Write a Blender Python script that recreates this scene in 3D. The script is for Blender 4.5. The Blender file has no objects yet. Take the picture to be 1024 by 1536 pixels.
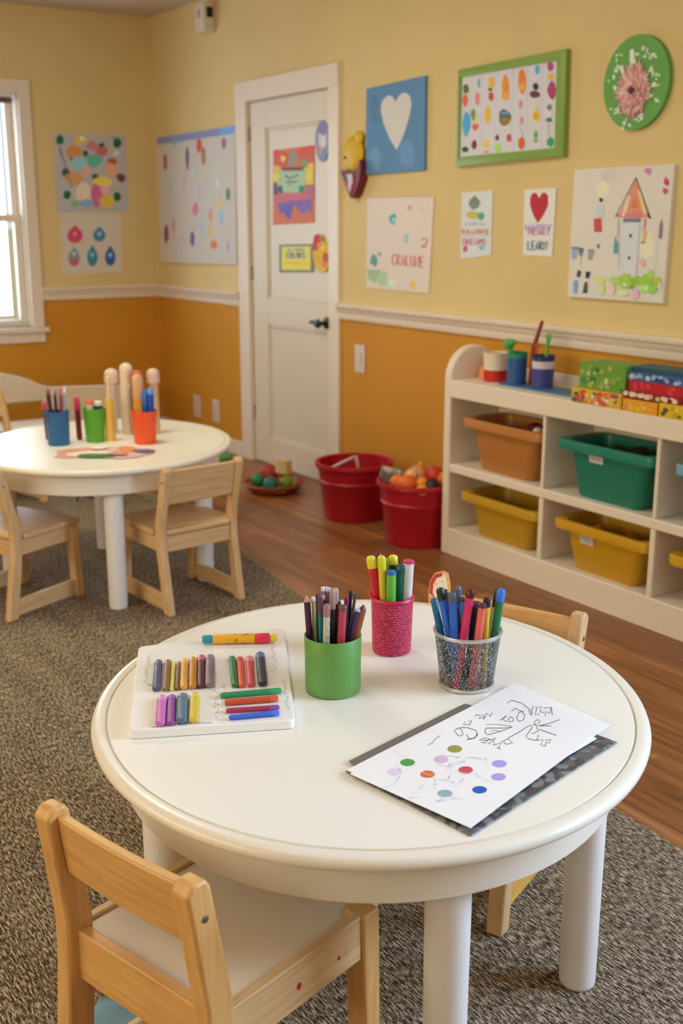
import bpy, bmesh, math, random
from mathutils import Vector, Matrix
ART = {
 'collage': {'c':(2.7733,1.6638),'q':[(-.2295,.2302),(.2331,.2341),(.2346,-.2288),(-.2382,-.2355)],'t':.006,'base':(.564,.569,.629),'marks':[((.022,.134,.071),[(-.1694,.1937),(-.1738,.1761),(-.1883,.1659),(-.2048,.1638),(-.2178,.1742),(-.2183,.1919),(-.2125,.2073),(-.2014,.2226),(-.185,.2194),(-.1732,.2098)]),((.022,.134,.071),[(.2091,.1887),(.1992,.1706),(.1852,.1567),(.1672,.1585),(.1528,.1683),(.1515,.1866),(.1548,.205),(.1696,.2185),(.1877,.2168),(.2026,.2072)]),((.022,.134,.071),[(.0945,.1639),(.0871,.1515),(.078,.1401),(.0644,.1405),(.0552,.1497),(.0535,.1625),(.0545,.1772),(.067,.1846),(.0806,.1864),(.092,.1785)]),((.022,.134,.071),[(-.1423,.0013),(-.1476,-.017),(-.1631,-.0252),(-.1793,-.0282),(-.1904,-.016),(-.1971,.0001),(-.1903,.0182),(-.1746,.0246),(-.1604,.0252),(-.1489,.0165)]),((.022,.134,.071),[(-.1445,-.1312),(-.1531,-.1467),(-.1652,-.1575),(-.1797,-.1557),(-.1915,-.1474),(-.1944,-.1318),(-.1888,-.1167),(-.177,-.1058),(-.162,-.1056),(-.1488,-.1141)]),((.022,.134,.071),[(.1863,-.1377),(.1815,-.1554),(.1669,-.1661),(.1498,-.1671),(.138,-.1549),(.1369,-.1382),(.1389,-.1208),(.1529,-.1093),(.17,-.1094),(.1816,-.1214)]),((.022,.134,.071),[(.0432,-.0242),(.0356,-.0381),(.0253,-.0503),(.0105,-.0491),(.0008,-.039),(-.0013,-.0251),(.0,-.0092),(.0128,.0016),(.0267,-.0032),(.0399,-.0086)]),((.022,.134,.071),[(-.0167,.119),(-.022,.1075),(-.0311,.0995),(-.0433,.0968),(-.0535,.1044),(-.0529,.1179),(-.051,.1307),(-.0399,.1362),(-.0281,.1398),(-.0199,.1308)]),((.022,.134,.071),[(-.1082,.087),(-.1119,.0754),(-.1217,.0699),(-.1323,.0677),(-.1385,.0763),(-.1399,.0861),(-.1381,.0966),(-.129,.1011),(-.12,.1021),(-.1123,.0969)]),((.9,.627,.071),[(-.0235,.1963),(-.0389,.1798),(-.0556,.1711),(-.0791,.1574),(-.0916,.1763),(-.109,.1931),(-.0979,.2165),(-.0722,.2236),(-.0499,.2258),(-.0313,.2155)]),((.803,.341,.1),[(-.0513,.1296),(-.0644,.1067),(-.0928,.0926),(-.1263,.0905),(-.1597,.1001),(-.1589,.1262),(-.1461,.1471),(-.1224,.1657),(-.0913,.1584),(-.0681,.1484)]),((.678,.26,.314),[(.063,.1657),(.044,.1454),(.0221,.1321),(-.0006,.1398),(-.0231,.1442),(-.0331,.1624),(-.0144,.1777),(-.0012,.1966),(.0265,.1979),(.0381,.18)]),((.601,.191,.202),[(.1116,.1349),(.1003,.1174),(.0819,.1033),(.0582,.1072),(.0354,.1133),(.0279,.1322),(.0479,.146),(.0627,.1552),(.0853,.1646),(.1102,.1563)]),((.319,.714,.9),[(-.0276,.0599),(-.0343,.0365),(-.0648,.0187),(-.1024,.0231),(-.131,.0351),(-.1391,.0569),(-.1284,.0793),(-.1004,.098),(-.0631,.0935),(-.0336,.0821)]),((.135,.585,.539),[(.0814,.0807),(.0517,.0616),(.0339,.0393),(-.0029,.0352),(-.0228,.0562),(-.0286,.0776),(-.0308,.1048),(.0058,.112),(.0349,.1119),(.0632,.1033)]),((.564,.117,.071),[(.172,.0728),(.1566,.0592),(.1441,.0478),(.1258,.0472),(.1048,.0518),(.1051,.071),(.1067,.0903),(.1292,.0938),(.1468,.0965),(.1655,.0903)]),((.894,.471,.347),[(.1818,.0207),(.1629,-.0067),(.1396,-.0187),(.1174,-.0169),(.0933,-.0092),(.0938,.0186),(.0918,.0501),(.1175,.0709),(.1434,.0571),(.1626,.0447)]),((.205,.064,.085),[(.2249,-.0205),(.2152,-.0385),(.1989,-.0521),(.1796,-.0462),(.1688,-.0352),(.1624,-.0218),(.1624,-.0028),(.1826,.0024),(.1997,.0037),(.2142,-.0048)]),((.76,.403,.178),[(-.0612,-.0367),(-.0736,-.0598),(-.0984,-.0842),(-.1343,-.07),(-.1539,-.0564),(-.1882,-.0392),(-.1715,-.0107),(-.1367,.0095),(-.0976,-.0002),(-.0576,-.0074)]),((.848,.508,.456),[(-.0035,.0163),(-.0209,-.0028),(-.0332,-.0239),(-.0557,-.0259),(-.0708,-.0087),(-.0736,.0146),(-.0634,.0342),(-.0489,.0474),(-.0316,.0459),(-.0208,.0329)]),((.894,.76,.178),[(.1356,-.0554),(.1138,-.0735),(.0891,-.0933),(.0514,-.0816),(.0045,-.0814),(-.002,-.0578),(.0068,-.0338),(.0466,-.0187),(.0941,-.0177),(.1235,-.035)]),((.9,.76,.678),[(-.0132,-.1176),(-.0064,-.157),(-.0455,-.1654),(-.0774,-.1694),(-.1117,-.1566),(-.1174,-.119),(-.1014,-.0855),(-.0759,-.0497),(-.0351,-.0582),(-.012,-.0853)]),((.76,.151,.417),[(.0798,-.1314),(.0816,-.1784),(.0443,-.1954),(.0071,-.2055),(-.0127,-.1692),(-.016,-.1326),(-.0123,-.0924),(.0154,-.0582),(.0484,-.0782),(.0852,-.0858)]),((.803,.585,.1),[(.1397,-.1579),(.1255,-.1965),(.0993,-.221),(.0749,-.1991),(.0482,-.1941),(.0365,-.1589),(.0617,-.133),(.0781,-.111),(.1016,-.1107),(.1245,-.1243)]),((.247,.508,.836),[(-.0005,-.1803),(-.0117,-.1934),(-.0408,-.205),(-.0773,-.197),(-.102,-.1914),(-.113,-.1813),(-.1025,-.1705),(-.076,-.1643),(-.0359,-.1542),(-.0002,-.1647)]),((.9,.508,.678),[(.1078,-.1009),(.1074,-.1175),(.0898,-.1255),(.0717,-.1257),(.0571,-.117),(.0476,-.1018),(.0559,-.0845),(.0742,-.0765),(.0918,-.0785),(.1069,-.0858)]),((.247,.585,.283),[(-.1028,-.1856),(-.1031,-.1992),(-.118,-.2093),(-.1363,-.2059),(-.1459,-.1963),(-.1511,-.1861),(-.148,-.1738),(-.1347,-.1636),(-.1148,-.1615),(-.1035,-.1733)]),((.9,.9,.9),[(-.0353,.206),(-.0407,.1968),(-.0503,.1921),(-.0601,.1922),(-.0684,.1963),(-.0728,.2046),(-.0669,.213),(-.0592,.2203),(-.0486,.2191),(-.0423,.2132)]),((.76,.857,.894),[(.1867,.1254),(.1839,.1157),(.1727,.1139),(.1632,.1111),(.1551,.116),(.1485,.1242),(.1526,.135),(.1647,.138),(.1764,.1421),(.1856,.1354)]),((.247,.285,.678),'strip',[(-.1946,.1022),(-.1975,.1519),(-.1993,.1135),(-.1942,.1391)],[(-.1993,.1016),(-.2023,.1515),(-.1947,.1149),(-.1989,.1387)]),((.247,.285,.678),'strip',[(-.1877,.0948),(-.1861,.121),(-.1928,.107),(-.193,.072)],[(-.1924,.0946),(-.1909,.1205),(-.1881,.1072),(-.1883,.0724)]),((.247,.285,.678),'strip',[(-.177,.0719),(-.1794,.0879),(-.1861,.1012),(-.1842,.0841)],[(-.1817,.071),(-.1841,.0869),(-.1813,.1015),(-.1795,.0849)]),((.247,.285,.678),'strip',[(-.1741,.0239),(-.1718,.0435),(-.1718,.0748),(-.1764,.0678)],[(-.1788,.024),(-.1766,.0433),(-.1765,.0744),(-.1716,.0683)]),((.247,.285,.678),'strip',[(-.1654,-.0094),(-.1613,.038),(-.1667,.0024),(-.1682,-.0037)],[(-.1701,-.0094),(-.1659,.0388),(-.162,.0025),(-.1635,-.0043)]),((.247,.285,.678),'strip',[(-.1593,-.024),(-.1582,-.0357),(-.151,.0122),(-.1592,-.02)],[(-.1548,-.0249),(-.163,-.0357),(-.1557,.0128),(-.1545,-.0201)]),((.247,.285,.678),'strip',[(-.1524,-.0366),(-.1536,-.0598),(-.1485,-.0535),(-.1543,-.0567)],[(-.1476,-.0365),(-.1489,-.0597),(-.1531,-.0551),(-.1498,-.0579)]),((.247,.285,.678),'strip',[(-.1408,-.0597),(-.1443,-.0857),(-.1374,-.0612),(-.1404,-.0511)],[(-.1361,-.06),(-.1406,-.0883),(-.1422,-.0615),(-.145,-.0526)]),((.345,.372,.781),'strip',[(.1146,.2038),(.1169,.1982),(.1205,.2009),(.1103,.2139)],[(.1193,.2056),(.1217,.1996),(.1164,.1981),(.1062,.2112)]),((.345,.372,.781),'strip',[(.1465,.2087),(.1464,.2255),(.1351,.2208),(.1355,.2101)],[(.1415,.2083),(.142,.2231),(.1396,.2194),(.1404,.2108)]),((.345,.372,.781),'strip',[(.1499,.2211),(.1557,.1988),(.1664,.2231),(.1666,.2231)],[(.1548,.222),(.1551,.2032),(.1618,.2243),(.1627,.2255)]),((.345,.372,.781),'strip',[(.1817,.2262),(.1723,.205),(.1774,.2204),(.1862,.2024)],[(.1863,.2247),(.1742,.201),(.1776,.2248),(.1907,.2047)]),((.345,.372,.781),'strip',[(.202,.2006),(.2053,.2119),(.196,.2013),(.2056,.1992)],[(.1975,.2021),(.2028,.2079),(.2009,.2025),(.2064,.2036)]),((.345,.372,.781),'strip',[(.2337,.2242),(.2258,.2278),(.2187,.2288),(.2202,.2124)],[(.2312,.2202),(.2229,.224),(.2236,.2287),(.2252,.2132)]),((.76,.508,.178),'strip',[(-.1062,-.2114),(-.115,-.2023),(-.1305,-.2105),(-.1167,-.2142)],[(-.1101,-.2143),(-.1159,-.2068),(-.1257,-.2107),(-.1158,-.2097)]),((.76,.508,.178),'strip',[(-.0828,-.2108),(-.0839,-.2154),(-.0725,-.2098),(-.0797,-.21)],[(-.0821,-.2152),(-.0863,-.2116),(-.0736,-.2055),(-.0767,-.2134)]),((.76,.508,.178),'strip',[(-.0499,-.2129),(-.0349,-.2085),(-.0368,-.2141),(-.0311,-.2077)],[(-.051,-.2086),(-.034,-.2041),(-.033,-.2111),(-.0359,-.2069)]),((.76,.508,.178),'strip',[(-.0159,-.2175),(.0046,-.2099),(-.0147,-.2043),(-.0025,-.2098)],[(-.0172,-.2132),(-.0003,-.2099),(-.0174,-.2082),(-.0017,-.2053)]),((.76,.508,.178),'strip',[(.0428,-.2106),(.0225,-.2119),(.0273,-.2204),(.0427,-.2138)],[(.0428,-.2152),(.024,-.2162),(.0269,-.2159),(.0408,-.2098)]),((.76,.508,.178),'strip',[(.0699,-.2171),(.0768,-.2176),(.0584,-.2095),(.0711,-.2118)],[(.0738,-.214),(.0749,-.2219),(.0538,-.2115),(.071,-.2073)]),((.76,.508,.178),'strip',[(.1064,-.2089),(.1141,-.212),(.0964,-.2138),(.1029,-.2101)],[(.1101,-.2056),(.117,-.2156),(.0944,-.2181),(.0989,-.2076)]),((.76,.508,.178),'strip',[(.1409,-.2077),(.1359,-.2221),(.1504,-.2086),(.1507,-.2093)],[(.1451,-.21),(.1344,-.2178),(.1471,-.2053),(.1511,-.2047)])]},
 'drops': {'c':(2.7481,1.2405),'q':[(-.2005,.1849),(.2052,.1867),(.1976,-.1844),(-.2023,-.1872)],'t':.002,'base':(.726,.669,.601),'marks':[((.718,.075,.178),[(-.1027,.1122),(-.0771,.0897),(-.0573,.0658),(-.0575,.0348),(-.0778,.0092),(-.1097,-.0004),(-.1403,.0098),(-.1572,.0355),(-.1536,.0663),(-.1311,.0898)]),((.07,.26,.583),[(.0568,.1015),(.0783,.0827),(.0949,.0628),(.0948,.037),(.078,.0157),(.0515,.0077),(.026,.0161),(.0118,.0375),(.0146,.0632),(.0333,.0829)]),((.27,.341,.456),[(-.1176,-.0228),(-.0987,-.047),(-.0843,-.0726),(-.0851,-.1057),(-.1009,-.1329),(-.1251,-.1429),(-.1479,-.1319),(-.1601,-.1044),(-.1568,-.0715),(-.1394,-.0465)]),((.05,.285,.496),[(.0041,-.0111),(.0215,-.0382),(.0347,-.0668),(.0337,-.1039),(.0189,-.1344),(-.0038,-.1458),(-.025,-.1335),(-.0362,-.1027),(-.0329,-.0658),(-.0165,-.0377)]),((.042,.134,.583),[(.1236,-.0159),(.1415,-.0419),(.1552,-.0694),(.1545,-.1049),(.1396,-.1342),(.1165,-.145),(.0948,-.1333),(.0832,-.1037),(.0864,-.0683),(.1029,-.0414)]),((.9,.313,.417),[(-.0939,.0579),(-.0962,.05),(-.1032,.0462),(-.1113,.0442),(-.1175,.0498),(-.1202,.0581),(-.1168,.0665),(-.1094,.0714),(-.101,.0716),(-.095,.066)]),((.401,.76,.9),[(.0663,.057),(.0648,.0488),(.0572,.0456),(.0499,.0452),(.0424,.0486),(.0425,.0572),(.045,.0644),(.0513,.0689),(.0596,.0713),(.0646,.0645)]),((.294,.669,.9),[(.0122,-.0724),(.0115,-.0811),(.0035,-.0841),(-.0048,-.0863),(-.0111,-.0804),(-.0138,-.072),(-.0108,-.063),(-.0029,-.0588),(.0057,-.0582),(.0104,-.0651)]),((.401,.669,.9),[(.1348,-.0742),(.1309,-.0824),(.124,-.088),(.116,-.0859),(.1084,-.0825),(.1056,-.0738),(.1111,-.0666),(.1171,-.0613),(.1254,-.0607),(.1327,-.0654)]),((.564,.76,.9),[(-.1079,-.0629),(-.1108,-.0703),(-.1171,-.075),(-.125,-.076),(-.1317,-.0711),(-.1327,-.0626),(-.1297,-.0548),(-.1232,-.05),(-.1154,-.0503),(-.1093,-.055)]),((.564,.134,.156),[(-.1548,-.1001),(-.0899,-.1012),(-.105,-.1345),(-.1249,-.1402),(-.144,-.1337)])]},
 'dabs': {'c':(-6.345,1.508),'q':[(-.5099,.381),(.522,.3871),(.5048,-.3766),(-.5169,-.3915)],'t':.02,'base':(.68,.633,.609),'marks':[((.269,.303,.592),[(-.5029,.3776),(.5218,.3845),(.5139,.3416),(-.4996,.3357)]),((.188,.418,.9),[(.3509,.3823),(.5218,.3845),(.5139,.3416),(.3425,.3412)]),((.484,.134,.176),[(-.3639,.2253),(-.3693,.1977),(-.3864,.1759),(-.4068,.1827),(-.4236,.1981),(-.4228,.2278),(-.4178,.2568),(-.3992,.2747),(-.3783,.2729),(-.3642,.2533)]),((.154,.151,.247),[(-.0588,.2342),(-.0657,.1928),(-.0796,.1634),(-.0934,.1757),(-.1021,.1995),(-.107,.2363),(-.0995,.2804),(-.0843,.3008),(-.07,.2989),(-.059,.2765)]),((.696,.104,.088),[(.1161,.2963),(.1084,.2735),(.0891,.2607),(.0655,.2581),(.049,.2761),(.0443,.3),(.0497,.3256),(.0705,.3428),(.0945,.3352),(.115,.322)]),((.484,.23,.119),[(.1622,.2385),(.1567,.2032),(.1376,.1854),(.1185,.1902),(.105,.2104),(.1029,.2412),(.1077,.2736),(.1251,.2916),(.1435,.288),(.1581,.2702)]),((.188,.45,.78),[(-.2144,.3423),(-.2187,.3227),(-.2353,.3158),(-.2533,.3106),(-.2648,.3264),(-.2693,.3454),(-.2615,.3635),(-.2473,.3768),(-.2289,.3756),(-.2166,.3613)]),((.367,.151,.303),[(.4177,.2967),(.4128,.277),(.3983,.2644),(.3813,.2687),(.367,.2793),(.3612,.2997),(.3706,.3181),(.3849,.3271),(.4004,.3262),(.4149,.3167)]),((.62,.716,.509),[(.3171,.1494),(.3121,.1245),(.2975,.1104),(.2824,.1162),(.2719,.13),(.2684,.1512),(.2744,.1719),(.2859,.1889),(.3022,.1896),(.3148,.1742)]),((.074,.277,.088),[(.4518,.016),(.449,-.0067),(.4328,-.016),(.4166,-.0166),(.4024,-.0052),(.4023,.0169),(.4079,.0357),(.4196,.053),(.4362,.0483),(.4486,.0361)]),((.819,.674,.198),[(.3431,-.0276),(.3367,-.0462),(.3188,-.0529),(.3011,-.055),(.2863,-.0446),(.2811,-.0268),(.2897,-.0101),(.3039,.0026),(.3243,.0048),(.3371,-.0101)]),((.367,.593,.9),[(.3624,-.1138),(.3543,-.1376),(.3425,-.154),(.3272,-.158),(.3182,-.1376),(.3107,-.1137),(.3175,-.0848),(.333,-.0754),(.3487,-.067),(.3583,-.0885)]),((.736,.23,.365),[(.0481,-.0624),(.0383,-.0857),(.0152,-.0962),(-.0096,-.0993),(-.0293,-.0848),(-.037,-.0617),(-.023,-.0409),(-.0044,-.024),(.0224,-.0226),(.041,-.0394)]),((.777,.329,.247),[(.2268,-.0993),(.2193,-.1219),(.2088,-.1396),(.1954,-.1382),(.1839,-.1255),(.1813,-.0991),(.1878,-.0737),(.2005,-.0619),(.2142,-.0575),(.2245,-.0736)]),((.819,.555,.156),[(.2157,-.1915),(.2133,-.2154),(.1981,-.2283),(.183,-.224),(.1679,-.216),(.1689,-.1918),(.1738,-.1708),(.1863,-.1546),(.2026,-.1556),(.2145,-.1695)]),((.819,.23,.041),[(.2775,-.2691),(.2663,-.2843),(.2435,-.2931),(.2178,-.2927),(.1987,-.284),(.185,-.2706),(.1946,-.2544),(.2195,-.2453),(.2479,-.2438),(.2672,-.2548)]),((.188,.134,.433),[(-.0184,-.2371),(-.0252,-.2641),(-.0404,-.2863),(-.0584,-.2776),(-.0739,-.2656),(-.0757,-.2378),(-.0711,-.2081),(-.0529,-.1942),(-.0349,-.1943),(-.0211,-.2101)]),((.269,.078,.176),[(-.3813,-.2107),(-.3899,-.2472),(-.4121,-.2646),(-.4361,-.2715),(-.4482,-.2425),(-.4531,-.2113),(-.4424,-.1801),(-.424,-.1608),(-.4008,-.1519),(-.3838,-.1747)]),((.62,.387,.433),[(-.2814,-.154),(-.288,-.1803),(-.3008,-.1992),(-.3169,-.2029),(-.329,-.1848),(-.3311,-.1541),(-.3227,-.125),(-.3079,-.1121),(-.2931,-.1093),(-.2835,-.1278)]),((.424,.674,.509),[(-.3072,.0603),(-.3136,.032),(-.3263,.0185),(-.3387,.0182),(-.3499,.0312),(-.3478,.0612),(-.3447,.0913),(-.3316,.1104),(-.317,.1107),(-.3096,.0875)]),((.736,.45,.592),[(-.1132,.0923),(-.1191,.0663),(-.1307,.0498),(-.1446,.0467),(-.1533,.0664),(-.1534,.0933),(-.1496,.1211),(-.1369,.1342),(-.1241,.1349),(-.1143,.1192)]),((.62,.519,.73),[(.0828,.0373),(.0805,.0088),(.0688,-.0076),(.0566,-.0056),(.0478,.0109),(.0462,.038),(.0527,.0628),(.0626,.0814),(.0737,.076),(.0833,.064)]),((.484,.45,.78),[(.433,-.2736),(.4271,-.2916),(.4162,-.3037),(.4021,-.3068),(.3912,-.2942),(.3917,-.2743),(.3938,-.2549),(.406,-.2439),(.4184,-.2478),(.4286,-.2563)]),((.424,.633,.9),[(.1025,-.1634),(.0964,-.1833),(.0858,-.1996),(.0706,-.203),(.0619,-.1847),(.0562,-.1636),(.0633,-.1404),(.0769,-.1309),(.0915,-.1248),(.1016,-.1409)]),((.484,.555,.682),[(-.1757,-.2389),(-.1814,-.2557),(-.1914,-.2663),(-.2021,-.264),(-.2115,-.2564),(-.2143,-.2394),(-.2089,-.222),(-.1982,-.2139),(-.187,-.2118),(-.1796,-.2232)]),((.696,.674,.303),[(.1645,.1409),(.1603,.1219),(.1525,.1101),(.1434,.1094),(.1369,.1221),(.1342,.1419),(.1381,.1642),(.1474,.1763),(.1571,.175),(.1648,.163)]),((.55,.593,.886),[(-.2733,-.3236),(-.2772,-.3379),(-.2865,-.3485),(-.2977,-.3468),(-.3049,-.3375),(-.31,-.3244),(-.3043,-.3091),(-.2938,-.3015),(-.2831,-.3013),(-.2745,-.3092)]),((.585,.76,.682),[(.0049,.1462),(-.0007,.1307),(-.0093,.1228),(-.0186,.1217),(-.0276,.1293),(-.0271,.1473),(-.024,.1638),(-.0149,.172),(-.0054,.1718),(.0014,.1618)]),((.696,.852,.9),[(.3178,.0807),(.3132,.0622),(.3054,.0519),(.2968,.0514),(.2903,.0627),(.2875,.0815),(.2928,.0995),(.3004,.1102),(.3095,.1133),(.3162,.1005)])]},
 'heart': {'c':(-4.3266,1.784),'q':[(-.2234,.1876),(.2217,.201),(.2264,-.1914),(-.2247,-.1973)],'t':.015,'base':(.118,.287,.575),'marks':[((.154,.358,.682),[(-.1005,-.1277),(-.1158,-.1552),(-.1359,-.1764),(-.1655,-.1752),(-.1862,-.1523),(-.2061,-.123),(-.1887,-.094),(-.1655,-.0784),(-.137,-.0752),(-.1156,-.098)]),((.147,.341,.682),[(.1603,-.1219),(.1464,-.1553),(.1171,-.1723),(.0835,-.17),(.0479,-.1546),(.0414,-.1164),(.0455,-.0782),(.079,-.0609),(.1178,-.0566),(.1441,-.0875)]),((.097,.239,.47),[(-.1164,.0861),(-.1229,.0524),(-.1398,.0245),(-.1662,.0289),(-.1852,.0561),(-.1907,.0917),(-.1887,.1297),(-.1688,.1555),(-.1422,.1479),(-.1259,.1187)]),((.736,.716,.73),[(.0192,-.0961),(-.0329,-.0468),(-.0813,.0221),(-.1076,.0854),(-.0986,.1197),(-.0721,.1367),(-.0442,.143),(-.0131,.1334),(.0073,.1094),(.0297,.1332),(.0596,.1443),(.0896,.1417),(.1167,.1233),(.1265,.0887),(.1128,.0432),(.0815,-.0188),(.0462,-.0687)])]},
 'pinkcard': {'c':(-4.3015,1.2712),'q':[(-.2475,.2142),(.2632,.2113),(.2362,-.214),(-.2519,-.2115)],'t':.006,'base':(.827,.742,.73),'marks':[((.696,.387,.433),'strip',[(-.244,.2099),(.2606,.2067)],[(-.2442,.2146),(.2603,.211)]),((.097,.418,.47),[(-.0175,.1085),(-.0207,.0959),(-.0315,.0869),(-.0456,.0887),(-.0569,.0961),(-.07,.1086),(-.0673,.1279),(-.0471,.1306),(-.029,.1405),(-.0169,.1243)]),((.269,.76,.886),[(-.0197,.1085),(-.022,.0983),(-.0304,.0917),(-.0392,.098),(-.0463,.1009),(-.0511,.1086),(-.0504,.119),(-.0398,.1195),(-.0324,.1209),(-.0228,.1185)]),((.367,.674,.73),[(.0828,.0253),(.0821,.0143),(.072,.0079),(.0587,.0044),(.0446,.0107),(.0474,.0249),(.0456,.0379),(.0575,.046),(.0727,.0471),(.083,.0372)]),((.819,.277,.365),[(.1016,.1615),(.0955,.1557),(.0893,.1519),(.0816,.1529),(.0726,.1546),(.0715,.1618),(.0751,.1673),(.0813,.1701),(.0895,.1728),(.0965,.1681)]),((.9,.593,.682),[(.1943,.1518),(.1895,.1441),(.1829,.1387),(.1746,.141),(.1651,.143),(.1668,.1521),(.166,.1602),(.1724,.167),(.1825,.1664),(.1873,.1584)]),((.9,.716,.9),[(.081,.1306),(.0823,.1233),(.0739,.1198),(.0643,.1186),(.056,.1233),(.0556,.1307),(.0555,.1383),(.0641,.142),(.0727,.14),(.0793,.1365)]),((.138,.358,.398),[(-.1603,-.0777),(-.1607,-.0934),(-.1747,-.1111),(-.1979,-.1004),(-.2198,-.0966),(-.2188,-.0792),(-.2128,-.0659),(-.2016,-.0498),(-.1795,-.0548),(-.1663,-.065)]),((.226,.45,.592),[(-.1311,-.0488),(-.1304,-.0547),(-.1392,-.0583),(-.1484,-.056),(-.1562,-.0542),(-.165,-.0496),(-.1562,-.0447),(-.1501,-.0401),(-.1399,-.0405),(-.1296,-.0426)]),((.367,.593,.365),[(-.1337,-.1474),(-.1405,-.1718),(-.1749,-.1839),(-.2078,-.1793),(-.232,-.1691),(-.2386,-.1514),(-.2476,-.1268),(-.2078,-.1225),(-.1801,-.1231),(-.1372,-.1216)]),((.484,.674,.433),[(-.0822,-.1642),(-.0768,-.1904),(-.1074,-.1937),(-.1308,-.2015),(-.1479,-.1861),(-.1684,-.1677),(-.1553,-.1436),(-.133,-.1279),(-.1041,-.1247),(-.0781,-.138)]),((.9,.674,.156),[(.1394,-.1825),(.1382,-.1971),(.1267,-.2049),(.1148,-.2017),(.0999,-.2006),(.0972,-.1844),(.0992,-.1681),(.1136,-.1644),(.1258,-.1602),(.1363,-.169)]),((.736,.9,.682),[(-.0093,-.1798),(-.0243,-.19),(-.0354,-.199),(-.0544,-.2012),(-.0652,-.1918),(-.078,-.1828),(-.0743,-.1691),(-.0548,-.163),(-.0347,-.16),(-.0179,-.1676)]),((.9,.76,.509),[(.1912,-.1982),(.1891,-.2052),(.1817,-.2137),(.1675,-.2104),(.1569,-.207),(.1565,-.1998),(.1584,-.1933),(.1675,-.1893),(.1807,-.1841),(.1918,-.1899)]),((.777,.118,.156),'strip',[(.1839,.0179),(.2096,.0269),(.219,.0126),(.1948,-.0039),(.1744,-.0117),(.2196,-.011)],[(.1798,.0226),(.2125,.0319),(.2276,.0114),(.2,-.0082),(.176,-.0065),(.2195,-.0057)]),((.736,.151,.198),'strip',[(-.0109,-.0486),(-.0295,-.0442),(-.045,-.0607),(-.0446,-.0811),(-.0284,-.0968),(-.01,-.0915)],[(-.0157,-.0534),(-.0244,-.0488),(-.0356,-.0617),(-.0353,-.0796),(-.0236,-.0919),(-.015,-.0869)]),((.736,.151,.198),'strip',[(.0014,-.0954),(.0002,-.0485),(.0134,-.0537),(.0137,-.0649),(-.0085,-.0721),(.0197,-.0963)],[(-.0081,-.0957),(-.0089,-.0472),(.0212,-.0505),(.0216,-.0677),(.0009,-.0712),(.0275,-.0931)]),((.736,.151,.198),'strip',[(.0372,-.0966),(.0449,-.0512),(.0547,-.096)],[(.028,-.096),(.0448,-.0458),(.0638,-.0949)]),((.736,.151,.198),'strip',[(.0376,-.0799),(.0536,-.0794)],[(.0375,-.0744),(.0535,-.074)]),((.736,.151,.198),'strip',[(.0624,-.0499),(.0638,-.098),(.0946,-.0989)],[(.0716,-.0497),(.0725,-.096),(.0945,-.0935)]),((.736,.151,.198),'strip',[(.0975,-.0509),(.0986,-.0889),(.1164,-.1),(.1336,-.0879),(.1327,-.0501)],[(.1067,-.0507),(.1076,-.0878),(.1163,-.0946),(.1246,-.0873),(.1236,-.0503)]),((.736,.151,.198),'strip',[(.1426,-.0983),(.1369,-.0545),(.164,-.1003),(.1671,-.0511)],[(.1335,-.0986),(.1368,-.0491),(.1638,-.095),(.1581,-.0513)]),((.736,.151,.198),'strip',[(.1966,-.0495),(.1669,-.052),(.1683,-.1002),(.1981,-.101)],[(.1967,-.0548),(.1754,-.0535),(.1767,-.0982),(.1979,-.0957)]),((.736,.151,.198),'strip',[(.1719,-.0786),(.1923,-.078)],[(.1718,-.0733),(.1922,-.0727)])]},
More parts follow.
